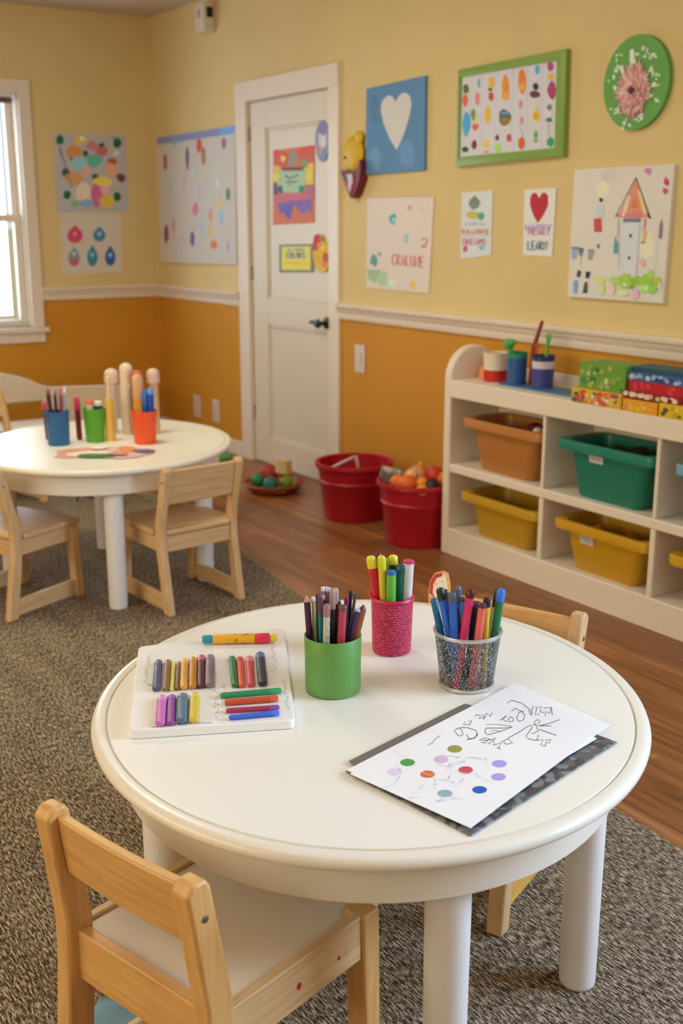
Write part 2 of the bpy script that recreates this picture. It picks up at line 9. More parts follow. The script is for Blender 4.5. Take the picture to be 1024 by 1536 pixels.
 'veg': {'c':(-3.5718,1.7985),'q':[(-.2813,.1552),(.2774,.1597),(.2866,-.1532),(-.2828,-.1617)],'t':.004,'base':(.736,.742,.886),'marks':[((.585,.609,.78),'strip',[(-.2258,.1557),(-.2233,-.1533)],[(-.2226,.1553),(-.2201,-.1535)]),((.585,.609,.78),'strip',[(-.1521,.1561),(-.1483,-.1522)],[(-.149,.1557),(-.1451,-.1524)]),((.585,.609,.78),'strip',[(-.0691,.1565),(-.0638,-.1509)],[(-.0661,.1561),(-.0608,-.1511)]),((.585,.609,.78),'strip',[(.0331,.157),(.0402,-.1493)],[(.036,.1566),(.0431,-.1495)]),((.585,.609,.78),'strip',[(.1178,.1574),(.1263,-.148)],[(.1206,.1571),(.1291,-.1481)]),((.585,.609,.78),'strip',[(.1999,.1578),(.2098,-.1467)],[(.2026,.1575),(.2126,-.1469)]),((.085,.208,.041),[(-.2289,.1045),(-.2319,.0934),(-.2429,.0888),(-.2555,.0886),(-.2649,.0974),(-.2685,.1081),(-.2674,.1193),(-.257,.1252),(-.2439,.1241),(-.2347,.1152)]),((.819,.169,.137),[(-.233,.0614),(-.2376,.0479),(-.2457,.0366),(-.2589,.0381),(-.2677,.0507),(-.2747,.0649),(-.2684,.0776),(-.2597,.0845),(-.2482,.087),(-.2393,.0755)]),((.188,.519,.73),[(-.158,.1195),(-.1591,.1081),(-.1645,.104),(-.1705,.1015),(-.1753,.1105),(-.178,.1214),(-.1764,.132),(-.1723,.14),(-.1657,.1394),(-.1608,.1304)]),((.819,.303,.303),[(-.1604,.0578),(-.1618,.0432),(-.1686,.034),(-.1778,.0367),(-.1854,.0457),(-.1911,.0604),(-.1885,.0764),(-.1812,.0875),(-.1704,.0865),(-.1616,.0747)]),((.9,.555,.025),[(-.0712,.1137),(-.0749,.1009),(-.0832,.0927),(-.095,.0929),(-.1054,.1025),(-.11,.1174),(-.1062,.1309),(-.098,.1414),(-.0855,.137),(-.0752,.1283)]),((.123,.118,.041),[(-.0814,.0889),(-.0846,.085),(-.0932,.084),(-.102,.0849),(-.1109,.0874),(-.1113,.0916),(-.1093,.0949),(-.103,.0972),(-.0935,.0963),(-.0868,.0929)]),((.658,.067,.088),[(-.0742,.0624),(-.076,.0528),(-.0826,.045),(-.0933,.0471),(-.1035,.0531),(-.1069,.0652),(-.1047,.0768),(-.0944,.0793),(-.0851,.0791),(-.0776,.072)]),((.862,.329,.033),[(.0178,.0892),(.0145,.0635),(.0034,.0513),(-.0101,.0471),(-.0211,.0681),(-.0277,.0934),(-.0245,.1187),(-.0155,.1395),(-.0004,.1339),(.0112,.1154)]),((.9,.45,.051),[(.0209,.0567),(.0191,.0472),(.0076,.0414),(-.0084,.0426),(-.0229,.0496),(-.0281,.0608),(-.0207,.0695),(-.009,.0737),(.006,.0748),(.0197,.0672)]),((.862,.253,.033),[(.1137,.0986),(.1124,.07),(.0998,.0562),(.085,.0603),(.0731,.0778),(.0683,.1029),(.0678,.1306),(.0787,.1492),(.095,.1476),(.1074,.1256)]),((.9,.45,.088),[(.1098,.0809),(.1077,.071),(.0978,.0661),(.0858,.068),(.0766,.075),(.0722,.0843),(.0765,.0923),(.0847,.0968),(.0958,.0975),(.1068,.0913)]),((.097,.519,.9),[(.1872,.1362),(.1849,.1262),(.1785,.1208),(.1702,.1212),(.1621,.1275),(.1598,.139),(.1603,.1506),(.1685,.1536),(.1764,.1535),(.1838,.147)]),((.038,.047,.074),[(.185,.0762),(.1837,.0684),(.1743,.0643),(.1622,.0651),(.1531,.0716),(.1516,.0793),(.1523,.0868),(.1612,.0905),(.1723,.0893),(.1808,.0836)]),((.138,.047,.062),[(.1956,.0462),(.1915,.0379),(.1741,.0365),(.1567,.0362),(.1428,.043),(.1359,.0514),(.1388,.0598),(.1544,.0641),(.1737,.0614),(.1865,.0543)]),((.55,.067,.247),[(.2635,.1393),(.258,.1309),(.2506,.1253),(.2397,.1247),(.2316,.1333),(.2279,.143),(.2281,.1539),(.2373,.1596),(.2485,.156),(.2574,.1495)]),((.9,.555,.062),[(.267,.1039),(.2633,.0972),(.2547,.0933),(.2421,.0923),(.2339,.1002),(.2293,.1076),(.2325,.1145),(.2418,.1177),(.2535,.1179),(.2646,.1123)]),((.453,.056,.222),[(.2811,.0543),(.277,.0338),(.2666,.0202),(.2524,.0278),(.2405,.0386),(.2313,.0587),(.2389,.0762),(.248,.0882),(.2615,.0886),(.2727,.0741)]),((.074,.45,.9),[(-.2123,-.0348),(-.219,-.0587),(-.23,-.0751),(-.2469,-.0818),(-.2589,-.0568),(-.2698,-.031),(-.2612,-.0063),(-.2513,.0172),(-.233,.0125),(-.2182,-.0063)]),((.188,.329,.119),[(-.1832,-.0005),(-.1856,-.013),(-.1913,-.0243),(-.2011,-.0204),(-.2088,-.0118),(-.2146,.0018),(-.2122,.0172),(-.2029,.0215),(-.1934,.0258),(-.1854,.014)]),((.819,.169,.119),[(-.1608,-.0479),(-.1661,-.0553),(-.176,-.0604),(-.1911,-.0614),(-.2015,-.0534),(-.2053,-.045),(-.2016,-.0374),(-.1909,-.0333),(-.1773,-.0335),(-.1632,-.0384)]),((.736,.76,.365),[(-.1659,-.0186),(-.1673,-.029),(-.1719,-.0385),(-.1806,-.0382),(-.1879,-.0297),(-.189,-.017),(-.1875,-.0061),(-.1824,.0029),(-.1742,.0003),(-.1671,-.0066)]),((.9,.593,.051),[(-.0878,-.0074),(-.0917,-.0249),(-.0993,-.038),(-.1116,-.0403),(-.1229,-.0265),(-.127,-.0045),(-.1237,.0153),(-.1146,.0275),(-.1023,.0258),(-.0916,.0131)]),((.085,.151,.222),[(.0369,-.0258),(.0259,-.0418),(.0106,-.054),(-.0135,-.0548),(-.0341,-.0406),(-.0369,-.0205),(-.0371,-.0002),(-.0167,.0099),(.0063,.0034),(.0244,-.0078)]),((.367,.208,.041),[(.0295,-.0392),(.023,-.0466),(.0107,-.0538),(-.0114,-.0504),(-.0314,-.0447),(-.0329,-.035),(-.0267,-.0276),(-.0142,-.0207),(.0085,-.0225),(.0281,-.0293)]),((.188,.387,.592),[(.0316,-.0091),(.0244,-.0119),(.0089,-.0131),(-.0109,-.0108),(-.0285,-.008),(-.0342,-.0042),(-.0263,-.0018),(-.0126,-.0004),(.0072,-.0022),(.0239,-.0053)]),((.736,.277,.433),[(.0971,.0182),(.0956,.0095),(.0912,.0043),(.0851,.0039),(.079,.0094),(.0764,.0198),(.078,.0296),(.0831,.0353),(.0895,.0328),(.0958,.0285)]),((.819,.277,.433),[(.1067,-.0422),(.1047,-.0495),(.1002,-.0549),(.093,-.0552),(.0875,-.0487),(.0841,-.0407),(.0867,-.0331),(.0911,-.0265),(.0986,-.0287),(.1046,-.034)]),((.9,.633,.051),[(.1992,-.0305),(.1973,-.0449),(.1861,-.0537),(.1714,-.0503),(.1601,-.0409),(.1541,-.0273),(.1601,-.0157),(.1689,-.0072),(.1829,-.006),(.1951,-.0161)]),((.696,.387,.062),[(.1894,-.0321),(.1896,-.039),(.1819,-.0416),(.173,-.0425),(.1666,-.0367),(.1642,-.0303),(.1653,-.0239),(.1717,-.0195),(.1807,-.0213),(.1888,-.0251)]),((.696,.805,.365),[(.1914,.0129),(.1883,.009),(.1825,.0071),(.175,.0073),(.1688,.0105),(.1663,.0149),(.1677,.0192),(.1737,.0218),(.1819,.0207),(.1873,.0171)]),((.226,.23,.198),[(.2625,-.0061),(.2607,-.0126),(.2542,-.0168),(.2452,-.0149),(.2383,-.0104),(.2345,-.004),(.2369,.0023),(.244,.0051),(.2526,.0057),(.2614,.0014)]),((.777,.852,.886),[(.2612,-.0306),(.2598,-.0371),(.2538,-.041),(.2457,-.0405),(.2387,-.0359),(.237,-.0288),(.2383,-.0223),(.245,-.0201),(.2524,-.0188),(.2581,-.0242)]),((.074,.23,.176),[(.269,-.0512),(.2674,-.0568),(.2564,-.0584),(.2455,-.0575),(.2342,-.0545),(.231,-.0486),(.2362,-.0442),(.2447,-.042),(.2554,-.0421),(.2635,-.0462)]),((.054,.078,.041),[(-.2191,-.1349),(-.2263,-.141),(-.2363,-.1447),(-.2497,-.1444),(-.2615,-.1398),(-.2657,-.1326),(-.2626,-.1255),(-.2511,-.1216),(-.237,-.1229),(-.2272,-.1282)]),((.226,.025,.051),[(-.1692,-.1178),(-.1728,-.1302),(-.1816,-.1348),(-.1907,-.136),(-.1998,-.1291),(-.2045,-.116),(-.1987,-.1054),(-.1919,-.0994),(-.1828,-.0977),(-.1748,-.1057)]),((.9,.674,.119),[(-.0916,-.1195),(-.0955,-.1309),(-.1067,-.1355),(-.1187,-.1352),(-.1295,-.1285),(-.1355,-.1172),(-.1291,-.1075),(-.1204,-.101),(-.1087,-.1029),(-.0973,-.1081)]),((.862,.329,.303),[(-.0884,-.151),(-.0881,-.1542),(-.1015,-.155),(-.1159,-.1544),(-.1256,-.1518),(-.1306,-.149),(-.1276,-.1463),(-.1169,-.1446),(-.1019,-.1457),(-.0913,-.1482)]),((.226,.067,.119),[(-.0313,-.099),(-.0342,-.1063),(-.0403,-.1103),(-.0475,-.109),(-.0536,-.1046),(-.0579,-.0974),(-.0539,-.091),(-.049,-.0861),(-.0415,-.0863),(-.0357,-.0917)]),((.453,.805,.156),[(-.0166,-.1402),(-.0194,-.1511),(-.0298,-.1573),(-.0428,-.1562),(-.0515,-.1478),(-.0548,-.1382),(-.0534,-.1284),(-.0439,-.1232),(-.0325,-.1242),(-.0207,-.129)]),((.62,.09,.088),[(.0395,-.103),(.0392,-.1131),(.0318,-.1194),(.0225,-.1159),(.0134,-.1119),(.0115,-.1014),(.0143,-.0928),(.0209,-.0879),(.0292,-.0889),(.0372,-.0935)]),((.819,.76,.886),[(.047,-.1316),(.0467,-.1418),(.0423,-.1478),(.0368,-.1447),(.032,-.14),(.0299,-.1307),(.0314,-.1221),(.0351,-.1167),(.0402,-.1169),(.0453,-.1217)]),((.819,.118,.041),[(.1194,-.1285),(.1157,-.1411),(.1073,-.1493),(.0955,-.1499),(.0846,-.1411),(.0814,-.1264),(.0823,-.1115),(.0932,-.1056),(.1053,-.1038),(.116,-.1137)]),((.154,.45,.156),[(.1902,-.1003),(.1901,-.11),(.1842,-.1143),(.1775,-.1145),(.1714,-.1085),(.1685,-.099),(.1706,-.0901),(.1761,-.0862),(.1827,-.0841),(.1891,-.0903)]),((.367,.45,.303),[(.198,-.1236),(.1956,-.1273),(.1876,-.1287),(.1781,-.1291),(.1701,-.126),(.1685,-.1219),(.1692,-.1179),(.1771,-.1156),(.187,-.1171),(.1963,-.1193)]),((.038,.387,.176),[(.2825,-.1327),(.2781,-.1418),(.2702,-.1492),(.2575,-.1471),(.2458,-.1414),(.2417,-.1305),(.247,-.1216),(.2551,-.1148),(.268,-.1143),(.278,-.1225)]),((.226,.23,.198),'strip',[(.1011,-.1069),(.1107,-.0884),(.0842,-.0656)],[(.0984,-.1061),(.1079,-.0887),(.082,-.0666)]),((.226,.329,.303),'strip',[(.2626,-.1155),(.2454,-.0877),(.2527,-.066)],[(.2602,-.116),(.2427,-.0877),(.2501,-.0654)])]},
 'vegframe': {'c':(-3.5555,1.7968),'q':[(-.3157,.187),(.311,.1969),(.3213,-.1857),(-.3166,-.1982)],'t':.03,'base':(.207,.519,.103),'marks':[]},
 'veginner': {'c':(-3.5673,1.798),'q':[(-.281,.155),(.2771,.1594),(.2863,-.153),(-.2824,-.1615)],'t':.03,'base':(.207,.519,.103),'marks':[]},
 'disc': {'c':(-2.898,1.8435),'q':[(.1473,-.0129),(.1471,.011),(.1434,.0347),(.1363,.0575),(.126,.079),(.1128,.0987),(.0969,.1161),(.0786,.1308),(.0583,.1425),(.0366,.1508),(.0138,.1556),(-.0095,.1566),(-.0327,.1538),(-.0553,.1472),(-.0767,.1369),(-.0963,.1231),(-.1136,.1061),(-.1282,.0863),(-.1396,.0641),(-.1475,.0403),(-.1516,.0153),(-.1518,-.0102),(-.1481,-.0354),(-.1406,-.0598),(-.1295,-.0826),(-.115,-.1032),(-.0976,-.1211),(-.0778,-.1358),(-.0561,-.147),(-.0331,-.1545),(-.0095,-.1579),(.0143,-.1574),(.0375,-.1531),(.0596,-.1449),(.0801,-.1333),(.0985,-.1186),(.1144,-.1011),(.1274,-.0812),(.1374,-.0596),(.1441,-.0367)],'t':.02,'base':(.147,.418,.093),'marks':[((.484,.805,.433),[(-.0232,.072),(-.0343,.0807),(-.0281,.0848),(-.0186,.0842),(-.0075,.0778),(-.0018,.0689),(-.0132,.0701)]),((.736,.852,.832),[(-.0101,.0913),(-.0233,.096),(-.022,.1008),(-.0119,.0998),(.0019,.0967),(.0095,.089),(.0011,.0872)]),((.736,.852,.832),[(-.0091,.0851),(-.0171,.0894),(-.0185,.0951),(-.0121,.0966),(-.007,.0948),(-.0002,.0922),(-.0017,.0873)]),((.484,.805,.433),[(-.0775,.0598),(-.0789,.0646),(-.0753,.067),(-.0701,.0635),(-.0652,.0588),(-.0677,.0549),(-.0731,.0559)]),((.736,.852,.832),[(-.0666,.0518),(-.0723,.0538),(-.0706,.059),(-.0666,.0637),(-.0615,.0594),(-.0585,.0554),(-.062,.0519)]),((.736,.852,.832),[(-.082,.0581),(-.0879,.0562),(-.0939,.0609),(-.0957,.0646),(-.0951,.069),(-.0878,.0666),(-.0811,.0627)]),((.484,.805,.433),[(-.0853,-.0311),(-.0934,-.0288),(-.1006,-.0249),(-.0943,-.0212),(-.077,-.0235),(-.0705,-.0285),(-.0745,-.0317)]),((.736,.852,.832),[(-.105,-.0092),(-.106,-.0034),(-.0997,-.0011),(-.0885,-.0024),(-.0911,-.0108),(-.0906,-.0202),(-.1017,-.016)]),((.736,.852,.832),[(-.0839,-.0145),(-.0885,-.0162),(-.0957,-.0172),(-.0953,-.0116),(-.0949,-.0073),(-.0887,-.0069),(-.0853,-.0105)]),((.484,.805,.433),[(.0569,.0276),(.051,.0298),(.0539,.0355),(.0599,.0376),(.0659,.0357),(.0632,.0305),(.0618,.0258)]),((.736,.852,.832),[(.076,.0231),(.0672,.0252),(.0607,.0282),(.0574,.0354),(.0675,.036),(.0765,.0357),(.0761,.0294)]),((.736,.852,.832),[(.0805,.0185),(.0775,.0124),(.074,.0094),(.0712,.0159),(.0696,.026),(.0739,.0315),(.0782,.027)]),((.484,.805,.433),[(.1017,-.0225),(.0924,-.0231),(.0853,-.0218),(.0936,-.0177),(.1017,-.0145),(.1096,-.0149),(.108,-.0184)]),((.736,.852,.832),[(.0882,.0031),(.0876,.0062),(.0895,.0093),(.0933,.0055),(.097,.0013),(.0943,-.0016),(.0898,-.0026)]),((.736,.852,.832),[(.0861,-.0231),(.0725,-.0234),(.0679,-.0171),(.0728,-.0121),(.0792,-.0067),(.0911,-.0082),(.0957,-.0159)]),((.484,.805,.433),[(.0198,.1069),(.0183,.1103),(.0179,.1164),(.0264,.1168),(.0306,.1126),(.0314,.1072),(.0245,.1063)]),((.736,.852,.832),[(.0452,.0982),(.0411,.0903),(.0362,.0901),(.0365,.0976),(.0384,.1035),(.0425,.1101),(.0472,.1081)]),((.736,.852,.832),[(.0171,.107),(.0183,.1105),(.0223,.1123),(.0312,.113),(.0321,.1068),(.0287,.1025),(.0197,.1)]),((.484,.805,.433),[(.0558,.0867),(.0515,.0847),(.0461,.0835),(.0454,.0883),(.045,.0917),(.0489,.0946),(.0527,.0906)]),((.736,.852,.832),[(.042,.079),(.0417,.0751),(.0333,.0766),(.0228,.0801),(.0297,.0832),(.0336,.087),(.0419,.0827)]),((.736,.852,.832),[(.0642,.0754),(.0591,.0799),(.0572,.0845),(.0633,.0855),(.0687,.0837),(.0727,.0802),(.072,.0756)]),((.484,.805,.433),[(-.0845,-.0816),(-.0837,-.0783),(-.0799,-.0759),(-.0755,-.0781),(-.0726,-.0808),(-.0742,-.0845),(-.0807,-.0848)]),((.736,.852,.832),[(-.1148,-.0846),(-.1159,-.0794),(-.1121,-.0761),(-.1078,-.0751),(-.1026,-.0762),(-.1037,-.0806),(-.1075,-.0853)]),((.736,.852,.832),[(-.0712,-.0908),(-.0776,-.0912),(-.0813,-.0846),(-.0799,-.079),(-.0735,-.0778),(-.0678,-.0831),(-.067,-.0887)]),((.484,.805,.433),[(-.0485,-.1358),(-.0467,-.1319),(-.0438,-.1267),(-.0383,-.1322),(-.0386,-.1376),(-.0385,-.1451),(-.0456,-.1418)]),((.736,.852,.832),[(-.0207,-.1453),(-.0253,-.1396),(-.0219,-.1369),(-.0169,-.1328),(-.011,-.1398),(-.0079,-.1443),(-.0101,-.1498)]),((.736,.852,.832),[(-.0296,-.1248),(-.0348,-.1258),(-.0388,-.122),(-.0366,-.1185),(-.0323,-.1146),(-.0269,-.1188),(-.0276,-.1224)]),((.484,.805,.433),[(.1111,-.0763),(.1045,-.0746),(.0962,-.0733),(.0967,-.0667),(.1058,-.0629),(.111,-.0684),(.1171,-.072)]),((.736,.852,.832),[(.0769,-.0555),(.0671,-.0568),(.0627,-.0522),(.0652,-.0471),(.0735,-.0454),(.084,-.0451),(.0809,-.0511)]),((.736,.852,.832),[(.0922,-.0714),(.0925,-.0642),(.0882,-.0561),(.0994,-.0608),(.1046,-.0649),(.111,-.0718),(.1032,-.0733)]),((.484,.805,.433),[(.0173,-.1316),(.0133,-.1254),(.0144,-.1211),(.0221,-.1244),(.03,-.1274),(.0308,-.1326),(.0273,-.1364)]),((.736,.852,.832),[(.0325,-.122),(.0267,-.1194),(.0204,-.1134),(.0276,-.1079),(.0387,-.1127),(.0466,-.1185),(.0419,-.1242)]),((.736,.852,.832),[(.0101,-.1267),(.0007,-.126),(-.0039,-.1224),(.0047,-.1204),(.0119,-.1191),(.0218,-.1207),(.0168,-.1245)]),((.484,.805,.433),[(-.0952,.0484),(-.0994,.0532),(-.0995,.0581),(-.0938,.0617),(-.0848,.0589),(-.0798,.0517),(-.0874,.0481)]),((.736,.852,.832),[(-.0994,.0482),(-.1034,.0549),(-.0991,.0557),(-.0936,.0541),(-.086,.0472),(-.0854,.0403),(-.093,.043)]),((.736,.852,.832),[(-.0963,.0404),(-.1022,.0434),(-.1046,.048),(-.1017,.053),(-.0931,.0508),(-.0829,.0464),(-.0874,.04)]),((.484,.805,.433),[(.0555,.0691),(.0501,.0739),(.0542,.0775),(.0589,.0823),(.0682,.0778),(.0677,.0713),(.0643,.0658)]),((.736,.852,.832),[(.0781,.0715),(.0708,.0745),(.0692,.0775),(.0749,.0781),(.085,.0769),(.0922,.0724),(.0896,.0691)]),((.736,.852,.832),[(.0745,.0793),(.0629,.0831),(.0649,.0881),(.073,.0887),(.0831,.0856),(.0874,.0799),(.082,.0778)]),((.484,.805,.433),[(-.0778,.0947),(-.0858,.0987),(-.0866,.103),(-.0795,.1042),(-.0718,.0991),(-.0634,.0942),(-.0683,.0917)]),((.736,.852,.832),[(-.0916,.0753),(-.0989,.0772),(-.0983,.0834),(-.099,.0891),(-.0923,.0896),(-.0898,.0834),(-.0873,.0784)]),((.736,.852,.832),[(-.0881,.0958),(-.095,.0948),(-.1015,.0939),(-.1031,.0995),(-.0973,.1035),(-.0927,.1031),(-.0899,.101)]),((.484,.805,.433),[(-.0889,-.0916),(-.0948,-.0863),(-.0945,-.0822),(-.0895,-.0798),(-.0796,-.0805),(-.0793,-.0862),(-.083,-.0883)]),((.736,.852,.832),[(-.0658,-.1014),(-.0728,-.0963),(-.077,-.0914),(-.0797,-.0837),(-.0724,-.0862),(-.0684,-.0901),(-.0624,-.0965)]),((.736,.852,.832),[(-.0807,-.0986),(-.089,-.0995),(-.0998,-.099),(-.0889,-.0942),(-.079,-.0893),(-.0731,-.0921),(-.0734,-.0954)]),((.484,.805,.433),[(.0225,-.1154),(.015,-.1178),(.0105,-.1156),(.0142,-.1114),(.0214,-.1083),(.0268,-.1094),(.0313,-.1121)]),((.736,.852,.832),[(.032,-.1287),(.0297,-.1209),(.0347,-.1153),(.043,-.1195),(.048,-.1227),(.047,-.1271),(.0417,-.1284)]),((.736,.852,.832),[(.0414,-.1132),(.03,-.1092),(.0274,-.1045),(.0371,-.1035),(.0454,-.1061),(.0521,-.1088),(.0473,-.1104)]),((.484,.805,.433),[(.0944,.0113),(.0972,.0167),(.101,.019),(.109,.0196),(.1093,.013),(.111,.0064),(.1026,.0088)]),((.736,.852,.832),[(.0755,.0362),(.0684,.0346),(.0603,.0315),(.0599,.0393),(.0632,.0445),(.0699,.0479),(.0754,.0433)]),((.736,.852,.832),[(.0958,.0141),(.0909,.0128),(.0847,.0128),(.0871,.0176),(.0884,.0237),(.0951,.0216),(.0971,.018)]),((.484,.805,.433),[(-.0536,-.1527),(-.0545,-.1465),(-.0526,-.1425),(-.0454,-.1453),(-.0403,-.1542),(-.0414,-.1598),(-.0471,-.1589)]),((.736,.852,.832),[(-.0344,-.14),(-.0447,-.1401),(-.0483,-.1328),(-.0478,-.1256),(-.0376,-.1254),(-.0323,-.1304),(-.0309,-.1351)]),((.736,.852,.832),[(-.0452,-.1588),(-.0527,-.1554),(-.0549,-.1509),(-.0522,-.1469),(-.0442,-.1452),(-.04,-.1504),(-.0404,-.1546)]),((.484,.805,.433),[(-.1321,.0136),(-.1328,.0176),(-.1333,.0223),(-.1262,.0215),(-.1204,.0173),(-.1204,.0125),(-.1256,.0107)]),((.736,.852,.832),[(-.1106,.029),(-.1073,.0334),(-.1041,.0388),(-.0983,.0329),(-.0915,.0283),(-.0983,.0262),(-.1044,.0237)]),((.736,.852,.832),[(-.1082,.0241),(-.1066,.0269),(-.1034,.0296),(-.097,.0274),(-.095,.0215),(-.0991,.0176),(-.1066,.0183)]),((.819,.9,.9),[(-.0332,.1094),(-.0163,.1115),(-.0025,.057),(-.013,.0458),(-.0332,.0684)]),((.819,.9,.9),[(-.0873,.0618),(-.0575,.0545),(-.0499,.033),(-.0679,.039)])],'flower':(-.0068,-.0264)},
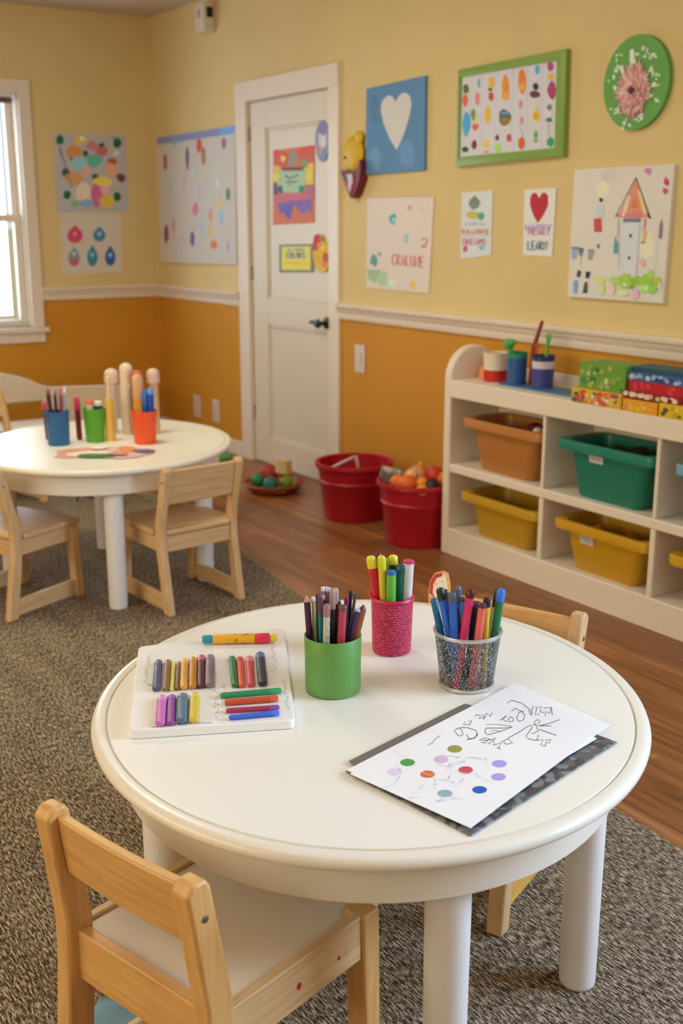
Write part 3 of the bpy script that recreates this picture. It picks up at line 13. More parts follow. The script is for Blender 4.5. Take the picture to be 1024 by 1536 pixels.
 'card1': {'c':(-3.751,1.3593),'q':[(-.1005,.1327),(.0971,.1366),(.1007,-.1228),(-.0973,-.1464)],'t':.004,'base':(.76,.815,.9),'marks':[((.138,.387,.398),[(.017,.0849),(.0138,.071),(-.0038,.0641),(-.0253,.0607),(-.0427,.0714),(-.0527,.0857),(-.0464,.1011),(-.0282,.1114),(-.0043,.1093),(.0159,.1004)]),((.188,.277,.198),[(-.0571,.0858),(-.0131,.1208),(.0303,.0847)]),((.62,.593,.156),[(.0234,.0392),(.0111,.0296),(-.0061,.0202),(-.0344,.0237),(-.0554,.0298),(-.072,.0397),(-.058,.0499),(-.0379,.0577),(-.0106,.0549),(.0113,.0493)]),((.109,.45,.365),[(.053,.034),(.046,.0256),(.0372,.0186),(.0227,.017),(.013,.0253),(.0059,.0342),(.0098,.0443),(.0216,.05),(.0361,.0505),(.048,.044)]),((.367,.23,.198),[(.0032,.085),(.0018,.0784),(-.0037,.0734),(-.0121,.0723),(-.0177,.0786),(-.0215,.0853),(-.0181,.0918),(-.0131,.0978),(-.0048,.0966),(.0019,.0922)]),((.123,.519,.9),'strip',[(-.0694,-.0018),(-.0625,-.0019),(-.0657,.008),(-.0727,-.0037)],[(-.065,.0013),(-.0687,-.0003),(-.0603,.0054),(-.0665,-.0052)]),((.123,.519,.9),'strip',[(-.0523,.0029),(-.0441,-.0003),(-.041,.0022),(-.0432,.0065)],[(-.0489,.0064),(-.04,.0028),(-.0467,.0002),(-.0494,.0053)]),((.123,.519,.9),'strip',[(-.0266,-.0032),(-.0276,-.0023),(-.027,.0063),(-.0315,-.0002)],[(-.0325,-.0049),(-.0342,-.0022),(-.0322,.0088),(-.025,.0001)]),((.123,.519,.9),'strip',[(-.0203,.0073),(-.014,.0016),(-.0155,-.0035),(-.0155,-.0043)],[(-.0149,.0095),(-.0077,.0025),(-.009,-.0041),(-.009,-.0045)]),((.123,.519,.9),'strip',[(-.0029,-.0026),(.004,-.0048),(.0084,.0083),(-.0042,.0081)],[(.0034,-.0019),(-.0022,-.0035),(.0021,.0074),(-.002,.0042)]),((.123,.519,.9),'strip',[(.0245,.005),(.0193,.0073),(.0144,.005),(.0127,.002)],[(.0206,.0018),(.0181,.0033),(.0203,.0032),(.0188,.0005)]),((.123,.519,.9),'strip',[(.0333,-.0047),(.0341,-.005),(.0409,-.0041),(.0383,.0079)],[(.036,-.0011),(.0374,-.0015),(.0345,-.0041),(.0319,.0074)]),((.123,.519,.9),'strip',[(.0569,-.0034),(.0571,.0025),(.0511,.0094),(.05,.0019)],[(.0505,-.0032),(.0508,.0021),(.052,.0054),(.0562,.0026)]),((.696,.118,.119),'strip',[(-.0931,-.0205),(-.092,-.038),(-.0742,-.0367),(-.0745,-.0289),(-.0869,-.0287),(-.0742,-.0265),(-.0769,-.0188),(-.0903,-.0186)],[(-.0873,-.0204),(-.087,-.0362),(-.0779,-.0339),(-.078,-.0318),(-.0928,-.0288),(-.0787,-.0242),(-.0798,-.0219),(-.0901,-.0223)]),((.696,.118,.119),'strip',[(-.0642,-.0375),(-.0592,-.0221),(-.053,-.0374)],[(-.0698,-.0364),(-.0594,-.0185),(-.0475,-.0362)]),((.696,.118,.119),'strip',[(-.0638,-.0321),(-.0538,-.032)],[(-.064,-.0284),(-.0539,-.0284)]),((.696,.118,.119),'strip',[(-.0483,-.0202),(-.0471,-.0377),(-.0279,-.0384)],[(-.0425,-.0202),(-.0423,-.0358),(-.0281,-.0348)]),((.696,.118,.119),'strip',[(-.0261,-.0201),(-.0249,-.0376),(-.0059,-.0382)],[(-.0204,-.0201),(-.0201,-.0356),(-.0061,-.0346)]),((.696,.118,.119),'strip',[(.0051,-.0212),(.0128,-.0256),(.0131,-.0306),(.0076,-.0345),(.0018,-.0307),(.0016,-.0256),(.009,-.0212)],[(.0088,-.0186),(.0179,-.024),(.0183,-.0321),(.0078,-.0381),(-.0033,-.0322),(-.0036,-.0242),(.0049,-.0186)]),((.696,.118,.119),'strip',[(.0268,-.0211),(.0345,-.0254),(.0348,-.0305),(.0294,-.0344),(.0236,-.0306),(.0234,-.0255),(.0307,-.0211)],[(.0306,-.0185),(.0396,-.0239),(.04,-.0319),(.0296,-.0379),(.0186,-.0321),(.0182,-.024),(.0267,-.0185)]),((.696,.118,.119),'strip',[(.0458,-.036),(.0423,-.0215),(.0592,-.0377),(.0612,-.0196)],[(.0402,-.0361),(.0422,-.018),(.0591,-.0341),(.0556,-.0197)]),((.696,.118,.119),'strip',[(.0805,-.0195),(.0694,-.0179),(.0615,-.0246),(.0779,-.0317),(.0732,-.0341),(.0651,-.0325)],[(.0792,-.0229),(.0709,-.0213),(.0663,-.0228),(.0827,-.0301),(.0751,-.0375),(.0638,-.036)]),((.696,.45,.509),'strip',[(-.0944,-.0499),(.0936,-.0409)],[(-.0948,-.0473),(.0932,-.0384)]),((.696,.188,.433),'strip',[(-.0823,-.061),(-.0698,-.0628),(-.0645,-.0712),(-.0691,-.0799),(-.0774,-.0832),(-.0782,-.0589)],[(-.0807,-.0569),(-.0652,-.0598),(-.0579,-.0711),(-.0643,-.0827),(-.0835,-.0848),(-.0848,-.059)]),((.696,.188,.433),'strip',[(-.0508,-.0835),(-.0521,-.0594),(-.0416,-.0624),(-.0414,-.067),(-.0579,-.0715),(-.0368,-.0848)],[(-.0574,-.0836),(-.0582,-.0578),(-.0371,-.0595),(-.0366,-.0698),(-.0514,-.0707),(-.0322,-.0818)]),((.696,.188,.433),'strip',[(-.0097,-.056),(-.032,-.0574),(-.0309,-.0841),(-.0084,-.0849)],[(-.0095,-.0602),(-.0261,-.0592),(-.0251,-.0822),(-.0086,-.0808)]),((.696,.188,.433),'strip',[(-.0284,-.0728),(-.0129,-.0726)],[(-.0286,-.0687),(-.0131,-.0685)]),((.696,.188,.433),'strip',[(.0011,-.0832),(.0065,-.06),(.0141,-.083)],[(-.0053,-.0823),(.0064,-.0559),(.0203,-.0819)]),((.696,.188,.433),'strip',[(.0014,-.0749),(.013,-.0747)],[(.0012,-.0707),(.0128,-.0706)]),((.696,.188,.433),'strip',[(.0268,-.0824),(.0272,-.0587),(.0328,-.0744),(.037,-.0586),(.0395,-.0822)],[(.0204,-.0823),(.0216,-.0567),(.0326,-.0703),(.0423,-.0564),(.0459,-.0819)]),((.696,.188,.433),'strip',[(.0678,-.0577),(.0544,-.0554),(.0453,-.0644),(.0647,-.0751),(.0591,-.0799),(.0499,-.0775)],[(.066,-.0616),(.0565,-.0593),(.0511,-.0627),(.0705,-.0735),(.0617,-.0836),(.048,-.0815)]),((.696,.118,.247),[(-.0501,-.1002),(-.0543,-.1076),(-.0602,-.114),(-.0701,-.1145),(-.0785,-.1094),(-.0799,-.1008),(-.0774,-.0932),(-.0705,-.0887),(-.0612,-.0863),(-.0541,-.0924)]),((.226,.593,.9),[(.0591,-.093),(.0562,-.0985),(.047,-.1025),(.0351,-.1019),(.0256,-.0989),(.0198,-.0937),(.0234,-.0879),(.0343,-.0851),(.0453,-.0854),(.0572,-.0871)])]},
 'card2': {'c':(-3.3721,1.3672),'q':[(-.0887,.1264),(.0895,.1298),(.0834,-.13),(-.0841,-.1262)],'t':.005,'base':(.845,.852,.9),'marks':[((.55,.014,.041),[(-.0049,-.001),(-.0325,.0297),(-.0535,.0683),(-.0538,.097),(-.0405,.1139),(-.0205,.1135),(-.0024,.0942),(.0133,.1128),(.0327,.1143),(.0475,.0999),(.0497,.067),(.027,.0295)]),((.484,.277,.886),'strip',[(-.077,-.0068),(-.0756,-.0302)],[(-.0697,-.0068),(-.0683,-.0301)]),((.484,.277,.886),'strip',[(-.0535,-.0068),(-.0521,-.03)],[(-.0463,-.0068),(-.0448,-.03)]),((.484,.277,.886),'strip',[(-.0725,-.0209),(-.049,-.0208)],[(-.0728,-.0161),(-.0493,-.016)]),((.484,.277,.886),'strip',[(-.0372,-.0307),(-.0303,-.0092),(-.0208,-.0306)],[(-.0441,-.0292),(-.0306,-.0044),(-.0141,-.029)]),((.484,.277,.886),'strip',[(-.0364,-.0231),(-.0225,-.023)],[(-.0367,-.0183),(-.0228,-.0182)]),((.484,.277,.886),'strip',[(-.0061,-.0298),(-.0081,-.0081),(.0077,-.0109),(.0081,-.015),(-.0109,-.0159)],[(-.0133,-.0298),(-.0142,-.0054),(.0117,-.0071),(.0123,-.019),(-.01,-.0206)]),((.484,.277,.886),'strip',[(.0244,-.0296),(.0224,-.008),(.0381,-.0108),(.0385,-.0149),(.0197,-.0158)],[(.0174,-.0296),(.0164,-.0054),(.042,-.007),(.0426,-.0189),(.0206,-.0205)]),((.484,.277,.886),'strip',[(.0469,-.008),(.0619,-.0203),(.0751,-.0079)],[(.0525,-.0053),(.0615,-.0156),(.0692,-.0053)]),((.484,.277,.886),'strip',[(.0582,-.018),(.059,-.0294)],[(.0652,-.018),(.0659,-.0293)]),((.62,.23,.433),'strip',[(-.0591,-.0223),(-.0576,-.0475)],[(-.0519,-.0223),(-.0504,-.0475)]),((.62,.23,.433),'strip',[(-.0396,-.0222),(-.0381,-.0474)],[(-.0324,-.0222),(-.0309,-.0473)]),((.62,.23,.433),'strip',[(-.0546,-.0373),(-.0351,-.0372)],[(-.0549,-.0325),(-.0354,-.0323)]),((.62,.23,.433),'strip',[(-.0104,-.0197),(-.0328,-.0211),(-.0312,-.0484),(-.0086,-.0495)],[(-.0101,-.0245),(-.0263,-.0233),(-.0249,-.0461),(-.0089,-.0447)]),((.62,.23,.433),'strip',[(-.0287,-.0371),(-.0132,-.037)],[(-.029,-.0323),(-.0135,-.0322)]),((.62,.23,.433),'strip',[(.0012,-.0476),(.0059,-.0244),(.0134,-.0475)],[(-.0058,-.0465),(.0056,-.0196),(.0202,-.0462)]),((.62,.23,.433),'strip',[(.0011,-.0394),(.0125,-.0393)],[(.0008,-.0346),(.0122,-.0345)]),((.62,.23,.433),'strip',[(.0267,-.0468),(.0249,-.0229),(.0346,-.0261),(.0349,-.0301),(.0189,-.0348),(.0398,-.0484)],[(.0197,-.0468),(.0183,-.021),(.0392,-.0226),(.0399,-.0335),(.0258,-.0339),(.0445,-.0449)]),((.62,.23,.433),'strip',[(.047,-.0242),(.0658,-.0241)],[(.0467,-.0195),(.0655,-.0194)]),((.62,.23,.433),'strip',[(.0528,-.0218),(.0544,-.0465)],[(.0597,-.0218),(.0613,-.0465)]),((.188,.277,.398),'strip',[(-.0601,-.0719),(-.0578,-.106),(-.0362,-.1076)],[(-.0514,-.0718),(-.0497,-.1039),(-.0365,-.1017)]),((.188,.277,.398),'strip',[(-.0155,-.0684),(-.0367,-.0706),(-.0346,-.1056),(-.0132,-.1071)],[(-.0152,-.0742),(-.0285,-.0724),(-.0266,-.1035),(-.0135,-.1013)]),((.188,.277,.398),'strip',[(-.0314,-.0909),(-.0176,-.0907)],[(-.0318,-.0851),(-.018,-.0849)]),((.188,.277,.398),'strip',[(-.0034,-.1045),(-.0009,-.074),(.0053,-.1043)],[(-.0119,-.1037),(-.0013,-.0682),(.0137,-.1032)]),((.188,.277,.398),'strip',[(-.0048,-.0938),(.0054,-.0936)],[(-.0052,-.088),(.0051,-.0878)]),((.188,.277,.398),'strip',[(.0194,-.1035),(.0172,-.0717),(.0235,-.0757),(.0239,-.0822),(.0099,-.0877),(.0288,-.105)],[(.0109,-.1037),(.009,-.0701),(.0302,-.0723),(.0311,-.0854),(.0183,-.0869),(.0355,-.1016)]),((.188,.277,.398),'strip',[(.042,-.1031),(.0359,-.0735),(.0548,-.1057),(.0567,-.0703)],[(.0336,-.1033),(.0355,-.0677),(.0544,-.1),(.0483,-.0704)])]},
 'house': {'c':(-2.9434,1.3264),'q':[(-.2328,.2347),(.239,.2354),(.2312,-.2342),(-.2375,-.2359)],'t':.018,'base':(.81,.796,.78),'marks':[((.9,.9,.682),[(-.0503,.1612),(-.0569,.1436),(-.0747,.1342),(-.0974,.1308),(-.1148,.1454),(-.121,.1628),(-.115,.1785),(-.1003,.1895),(-.0786,.1906),(-.0612,.1782)]),((.9,.9,.73),[(.1759,-.031),(.17,-.0638),(.1542,-.0821),(.1337,-.0851),(.115,-.0646),(.1056,-.0321),(.1102,-.0003),(.1249,.0197),(.1453,.0194),(.1652,.0027)]),((.736,.716,.73),[(-.013,.2061),(-.0145,.1905),(-.0404,.1843),(-.0696,.1819),(-.0891,.1952),(-.1029,.2089),(-.0947,.2233),(-.0731,.2331),(-.0443,.2292),(-.0216,.2201)]),((.819,.329,.222),[(.0703,.1952),(.1453,.059),(-.0033,.0595)]),((.819,.23,.103),[(.0703,.1296),(.093,.0922),(.0566,.0926)]),((.9,.716,.592),[(.0362,.1343),(.0531,.134),(.0336,.0636),(.0136,.0637)]),((.862,.76,.365),[(.0821,.154),(.0963,.1496),(.1306,.0714),(.1171,.0694)]),((.736,.277,.303),[(.0297,.0761),(.1138,.0756),(.1154,.0571),(.0313,.0573)]),((.269,.23,.176),'strip',[(.0689,.1982),(-.0163,.0625)],[(.0735,.1963),(-.0115,.0608)]),((.17,.134,.137),'strip',[(.0686,.1966),(.1486,.0551)],[(.0738,.1979),(.1536,.0564)]),((.074,.056,.074),[(.1326,.0796),(.1582,.0549),(.1401,.057)]),((.138,.151,.156),[(-.018,.0617),(-.0022,.0806),(-.0008,.0637)]),((.736,.805,.9),[(.0123,.0447),(.1109,.0447),(.1051,-.1456),(.0221,-.1445)]),((.247,.23,.333),[(.0228,.0561),(.1056,.0559),(.1067,.0427),(.0239,.0426)]),((.736,.45,.303),'strip',[(.0005,.0554),(-.0013,-.0081)],[(.0051,.0551),(.0034,-.0083)]),((.736,.23,.247),'strip',[(.1227,.0554),(.1188,-.0066)],[(.1326,.0546),(.1287,-.0073)]),((.367,.418,.592),'strip',[(.1014,.0427),(.1009,-.1457)],[(.1042,.0426),(.1037,-.1457)]),((.484,.519,.682),'strip',[(.0073,.0427),(.0159,-.1189)],[(.0096,.0426),(.0182,-.1188)]),((.736,.593,.303),[(.124,.022),(.1415,.0098),(.1349,-.0275),(.1172,-.0278)]),((.269,.387,.365),[(.1328,-.0275),(.132,-.03),(.1266,-.0317),(.1201,-.0312),(.1147,-.0301),(.1125,-.0278),(.1126,-.0251),(.1191,-.0238),(.1259,-.0236),(.131,-.0253)]),((.074,.104,.156),[(.0707,-.0041),(.07,-.0089),(.0665,-.0116),(.0624,-.0105),(.0587,-.0086),(.0569,-.0043),(.0585,-.0003),(.0608,.0035),(.0651,.0027),(.0686,.0001)]),((.085,.118,.176),[(.071,-.082),(.07,-.0855),(.0666,-.0877),(.0623,-.0883),(.0588,-.0858),(.0575,-.0823),(.0588,-.0791),(.0614,-.0765),(.0656,-.0766),(.0693,-.0785)]),((.109,.45,.592),[(-.0084,-.0062),(.0089,-.0336),(.01,-.0677),(-.0114,-.0703),(-.0148,-.0425)]),((.085,.025,.088),[(-.0794,.1216),(-.0815,.1172),(-.0854,.1145),(-.0907,.1143),(-.0952,.1173),(-.0989,.1219),(-.0969,.1269),(-.0919,.1293),(-.0862,.1302),(-.0811,.1267)]),((.658,.76,.9),[(-.1102,.1071),(-.0803,.1067),(-.0661,.0768),(-.0796,.0598),(-.1159,.0642)]),((.696,.078,.088),[(-.1195,.0564),(-.0836,.0581),(-.0767,.0083),(-.1145,.0071)]),((.097,.23,.274),[(-.0825,-.0436),(-.0824,-.0485),(-.0867,-.0507),(-.0916,-.0521),(-.095,-.0481),(-.0969,-.0439),(-.0958,-.0396),(-.0927,-.0357),(-.0875,-.0357),(-.0834,-.039)]),((.292,.253,.303),[(.2012,.0548),(.2091,.0265),(.2083,-.0122),(.1923,-.0124),(.1945,.0345)]),((.585,.593,.73),'strip',[(.1894,-.0185),(.1886,-.1299)],[(.191,-.0186),(.1902,-.1299)]),((.736,.253,.682),[(.1393,.2141),(.1386,.2071),(.1289,.2025),(.1208,.2096),(.108,.2151),(.1136,.2241),(.1266,.2281),(.1393,.2225)]),((.696,.067,.274),[(.223,.1787),(.2225,.1653),(.2105,.1671),(.2025,.1705),(.2001,.1794),(.2017,.1872),(.2078,.1964),(.2151,.1862)]),((.696,.09,.303),[(.2218,.1489),(.217,.1422),(.2107,.136),(.2015,.1407),(.1975,.1495),(.1994,.1586),(.2088,.1563),(.2152,.1552)]),((.367,.484,.9),[(-.2283,-.0483),(-.1968,-.0478),(-.2028,-.0946),(-.2231,-.0943)]),((.188,.23,.365),[(-.1933,-.0522),(-.162,-.0538),(-.1736,-.0828),(-.1818,-.0808)]),((.367,.418,.55),[(-.1401,-.0578),(-.1096,-.0581),(-.1208,-.0947),(-.1375,-.0929)]),((.074,.067,.088),[(-.1875,-.1321),(-.1695,-.1382),(-.176,-.1608),(-.1931,-.1592)]),((.026,.025,.041),[(-.1465,-.1374),(-.1217,-.1388),(-.1291,-.1634),(-.1447,-.1618)]),((.247,.45,.9),[(-.2086,-.1733),(-.1846,-.1723),(-.1861,-.2206),(-.2052,-.2197)]),((.074,.09,.137),[(-.148,-.1753),(-.1343,-.1769),(-.1324,-.2179),(-.1573,-.2182)]),((.097,.118,.198),'strip',[(-.2285,-.0519),(-.1622,-.0569)],[(-.2279,-.0475),(-.1617,-.0525)]),((.138,.151,.198),'strip',[(-.1372,-.0595),(-.1096,-.0607)],[(-.137,-.056),(-.1094,-.0572)]),((.316,.358,.47),'strip',[(-.1747,-.0805),(-.1755,-.1205)],[(-.1728,-.0806),(-.1736,-.1206)]),((.696,.9,.303),[(-.0428,-.1643),(-.0464,-.1719),(-.0579,-.1785),(-.0768,-.1806),(-.0919,-.175),(-.101,-.1667),(-.0928,-.1578),(-.0767,-.1541),(-.0606,-.1525),(-.0442,-.1557)]),((.736,.9,.303),[(-.0428,-.1949),(-.0466,-.2072),(-.0516,-.2147),(-.0588,-.2178),(-.0641,-.2071),(-.0709,-.1962),(-.0646,-.1863),(-.0623,-.1734),(-.0545,-.1748),(-.0492,-.1843)]),((.517,.76,.247),[(.0272,-.1615),(.0223,-.1692),(.0132,-.1772),(-.0043,-.1775),(-.016,-.1712),(-.0247,-.1636),(-.0202,-.1543),(-.0037,-.1524),(.0103,-.1478),(.0244,-.1527)]),((.424,.716,.119),[(.0927,-.1673),(.0829,-.1847),(.0621,-.1918),(.0428,-.1904),(.0213,-.1867),(.0205,-.1704),(.0171,-.1533),(.037,-.1443),(.0601,-.1403),(.0747,-.1541)]),((.484,.716,.088),[(.0721,-.1469),(.0741,-.1543),(.0617,-.1582),(.0491,-.1573),(.0379,-.1547),(.0346,-.1483),(.0361,-.1415),(.047,-.1376),(.0589,-.1383),(.0735,-.1391)]),((.316,.633,.062),[(.1397,-.1611),(.133,-.1726),(.1155,-.1765),(.1003,-.1764),(.082,-.1747),(.0737,-.1639),(.0811,-.1528),(.0979,-.149),(.1146,-.1443),(.1285,-.1515)]),((.367,.716,.088),[(.1814,-.1552),(.1795,-.1681),(.1623,-.1754),(.1415,-.1784),(.1215,-.1716),(.1093,-.1581),(.1281,-.1474),(.1382,-.1363),(.1609,-.1317),(.1781,-.1421)]),((.517,.76,.198),[(.1849,-.1342),(.1847,-.1458),(.175,-.1467),(.1675,-.1531),(.1599,-.1456),(.1565,-.1353),(.1599,-.1263),(.1648,-.1181),(.173,-.1218),(.181,-.1245)]),((.55,.674,.041),[(.2171,-.1579),(.2201,-.1684),(.2085,-.1747),(.1954,-.1729),(.1832,-.1693),(.1817,-.1594),(.1833,-.1504),(.194,-.147),(.2056,-.1416),(.2169,-.148)]),((.367,.76,.119),[(.2062,-.1875),(.1937,-.1959),(.1869,-.2069),(.1702,-.2013),(.1535,-.2002),(.1482,-.1902),(.1576,-.1821),(.1661,-.174),(.1839,-.1696),(.198,-.1775)]),((.484,.852,.198),[(.1622,-.1854),(.1638,-.1968),(.1498,-.2009),(.1356,-.2059),(.1259,-.1965),(.1246,-.1871),(.1188,-.1751),(.1357,-.174),(.1469,-.172),(.1614,-.1742)]),((.819,.9,.886),[(.1603,-.1855),(.1608,-.1895),(.1571,-.1932),(.1509,-.1926),(.1469,-.1898),(.1432,-.1863),(.1445,-.1816),(.1498,-.1793),(.1555,-.1789),(.1594,-.1819)]),((.862,.9,.78),[(.0596,-.1773),(.0605,-.1823),(.055,-.1856),(.0491,-.1827),(.0448,-.1814),(.0429,-.178),(.0419,-.1734),(.048,-.1722),(.0528,-.1721),(.0589,-.1728)]),((.9,.555,.78),[(.1214,-.2043),(.1261,-.2195),(.1123,-.2245),(.0991,-.2298),(.0867,-.2206),(.0872,-.206),(.0845,-.1917),(.0969,-.1861),(.1084,-.1875),(.1163,-.1949)]),((.819,.9,.592),[(.0734,-.2067),(.0664,-.2148),(.0508,-.2189),(.0326,-.2231),(.0225,-.2157),(.0136,-.2097),(.0228,-.2031),(.0326,-.1973),(.0512,-.1931),(.0645,-.1995)]),((.9,.76,.73),[(.0077,-.1969),(.0057,-.2081),(-.0021,-.2196),(-.0167,-.2165),(-.0333,-.2142),(-.0301,-.1987),(-.0356,-.1838),(-.0212,-.1763),(-.0052,-.1735),(.005,-.1852)]),((.9,.593,.592),[(.1402,-.0982),(.1392,-.1044),(.1348,-.111),(.1263,-.1077),(.1201,-.1047),(.1125,-.099),(.1143,-.0901),(.1225,-.0846),(.1329,-.0844),(.1402,-.0906)]),((.819,.76,.886),[(.2252,-.1741),(.2234,-.1823),(.2189,-.1866),(.2135,-.1861),(.2102,-.1804),(.2082,-.1749),(.2084,-.1685),(.2114,-.1631),(.2163,-.1649),(.2228,-.1652)]),((.226,.555,.088),[(.0975,-.1841),(.0965,-.1898),(.0908,-.1942),(.0834,-.1918),(.0753,-.1912),(.0718,-.1853),(.0773,-.1806),(.0824,-.1782),(.089,-.1752),(.0962,-.1782)]),((.62,.9,.247),[(.0405,-.1867),(.0369,-.1917),(.0326,-.1957),(.0264,-.194),(.0215,-.192),(.0185,-.1878),(.0186,-.182),(.0254,-.1809),(.0316,-.1772),(.0346,-.1831)])]},
 'rainbow': {'c':(-5.2661,1.5529),'q':[(-.1987,.1905),(.2076,.1949),(.2065,-.1872),(-.2154,-.1982)],'t':.004,'base':(.736,.23,.156),'marks':[((.736,.118,.074),[(-.1987,.1905),(-.0271,.1719),(-.0535,.1019),(-.197,.1074)]),((.736,.134,.074),[(.0504,.1882),(.2076,.1949),(.2062,.092),(.0685,.0872)]),((.819,.593,.088),[(-.1968,.1126),(-.1267,.1047),(-.1402,.0015),(-.2003,.003)]),((.9,.674,.088),[(.1284,.105),(.2065,.1117),(.2051,.003),(.1268,.0051)]),((.316,.329,.274),[(-.0353,.1723),(.0339,.171),(.0446,.1032),(-.0432,.1016)]),((.269,.387,.156),[(.0792,.1269),(.1484,.1289),(.1478,.0893),(.0845,.0867)]),((.453,.674,.47),[(-.1379,.0845),(.1281,.085),(.1162,-.035),(-.1518,-.0295)]),((.269,.047,.041),[(-.1058,.0988),(.1085,.0938),(.1081,.0758),(-.1063,.0813)]),((.038,.151,.156),[(-.1507,.007),(-.1083,.0059),(-.103,-.0326),(-.1519,-.0316)]),((.054,.277,.247),[(.0628,.0016),(.1168,.0003),(.1161,-.037),(.062,-.0359)]),((.696,.169,.247),[(-.2013,-.0306),(.2084,-.0368),(.2079,-.0767),(-.2028,-.076)]),((.269,.134,.509),[(-.1641,-.0818),(.1847,-.0664),(.1876,-.1367),(.105,-.1057),(-.0168,-.0941),(-.1338,-.1452)]),((.154,.118,.509),[(-.1326,-.1032),(.0038,-.0943),(-.0354,-.177),(-.0807,-.1455)]),((.226,.169,.592),[(.0244,-.0894),(.1449,-.096),(.1242,-.1465),(.0643,-.1257)]),((.123,.09,.198),[(-.1996,.024),(-.161,.0229),(-.1521,-.04),(-.2016,-.039)]),((.484,.151,.303),[(.1366,.0048),(.2051,.003),(.2044,-.0467),(.1358,-.0454)]),((.038,.067,.062),'strip',[(-.0787,.0541),(-.0312,.0389),(.0194,.0437),(.0609,.0547)],[(-.0722,.0592),(-.0291,.0449),(.0148,.0494),(.0548,.0601)]),((.054,.078,.074),'strip',[(-.0634,.0175),(-.0306,.0245),(.0062,.0153),(.0455,.0226)],[(-.0686,.0232),(-.0304,.0306),(.0063,.0214),(.0406,.0283)]),((.054,.078,.074),'strip',[(-.0357,.0202),(-.0443,.005)],[(-.0257,.0186),(-.0344,.0034)]),((.9,.067,.062),[(-.1185,.1763),(-.139,.1675),(-.1569,.1585),(-.1819,.1654),(-.1943,.1799),(-.1767,.1905),(-.1558,.1965),(-.1377,.1874)]),((.9,.76,.088),[(-.0591,.143),(-.0785,.135),(-.0946,.1244),(-.1163,.1332),(-.1157,.1454),(-.1199,.1603),(-.0937,.159),(-.0785,.1524)]),((.9,.067,.062),[(.1334,.1742),(.1237,.1666),(.1096,.1615),(.0876,.1637),(.074,.1771),(.089,.1885),(.1102,.1945),(.1333,.1875)]),((.9,.067,.062),[(.2089,.1802),(.1961,.1706),(.1783,.1684),(.1631,.1737),(.1505,.1832),(.1628,.1917),(.1787,.1997),(.1957,.1908)]),((.9,.76,.088),[(.1757,.0337),(.1667,.0224),(.1467,.0173),(.1313,.026),(.1234,.0352),(.1254,.0478),(.1472,.0477),(.1685,.0463)]),((.9,.76,.088),[(-.1326,.0533),(-.1513,.0429),(-.1714,.0332),(-.1938,.0426),(-.2089,.0557),(-.1919,.0671),(-.1701,.0736),(-.1469,.0667)]),((.9,.76,.088),[(.1988,.0528),(.1959,.0416),(.1764,.0369),(.1575,.0431),(.1466,.0545),(.1527,.0683),(.1769,.0722),(.1996,.066)])]},
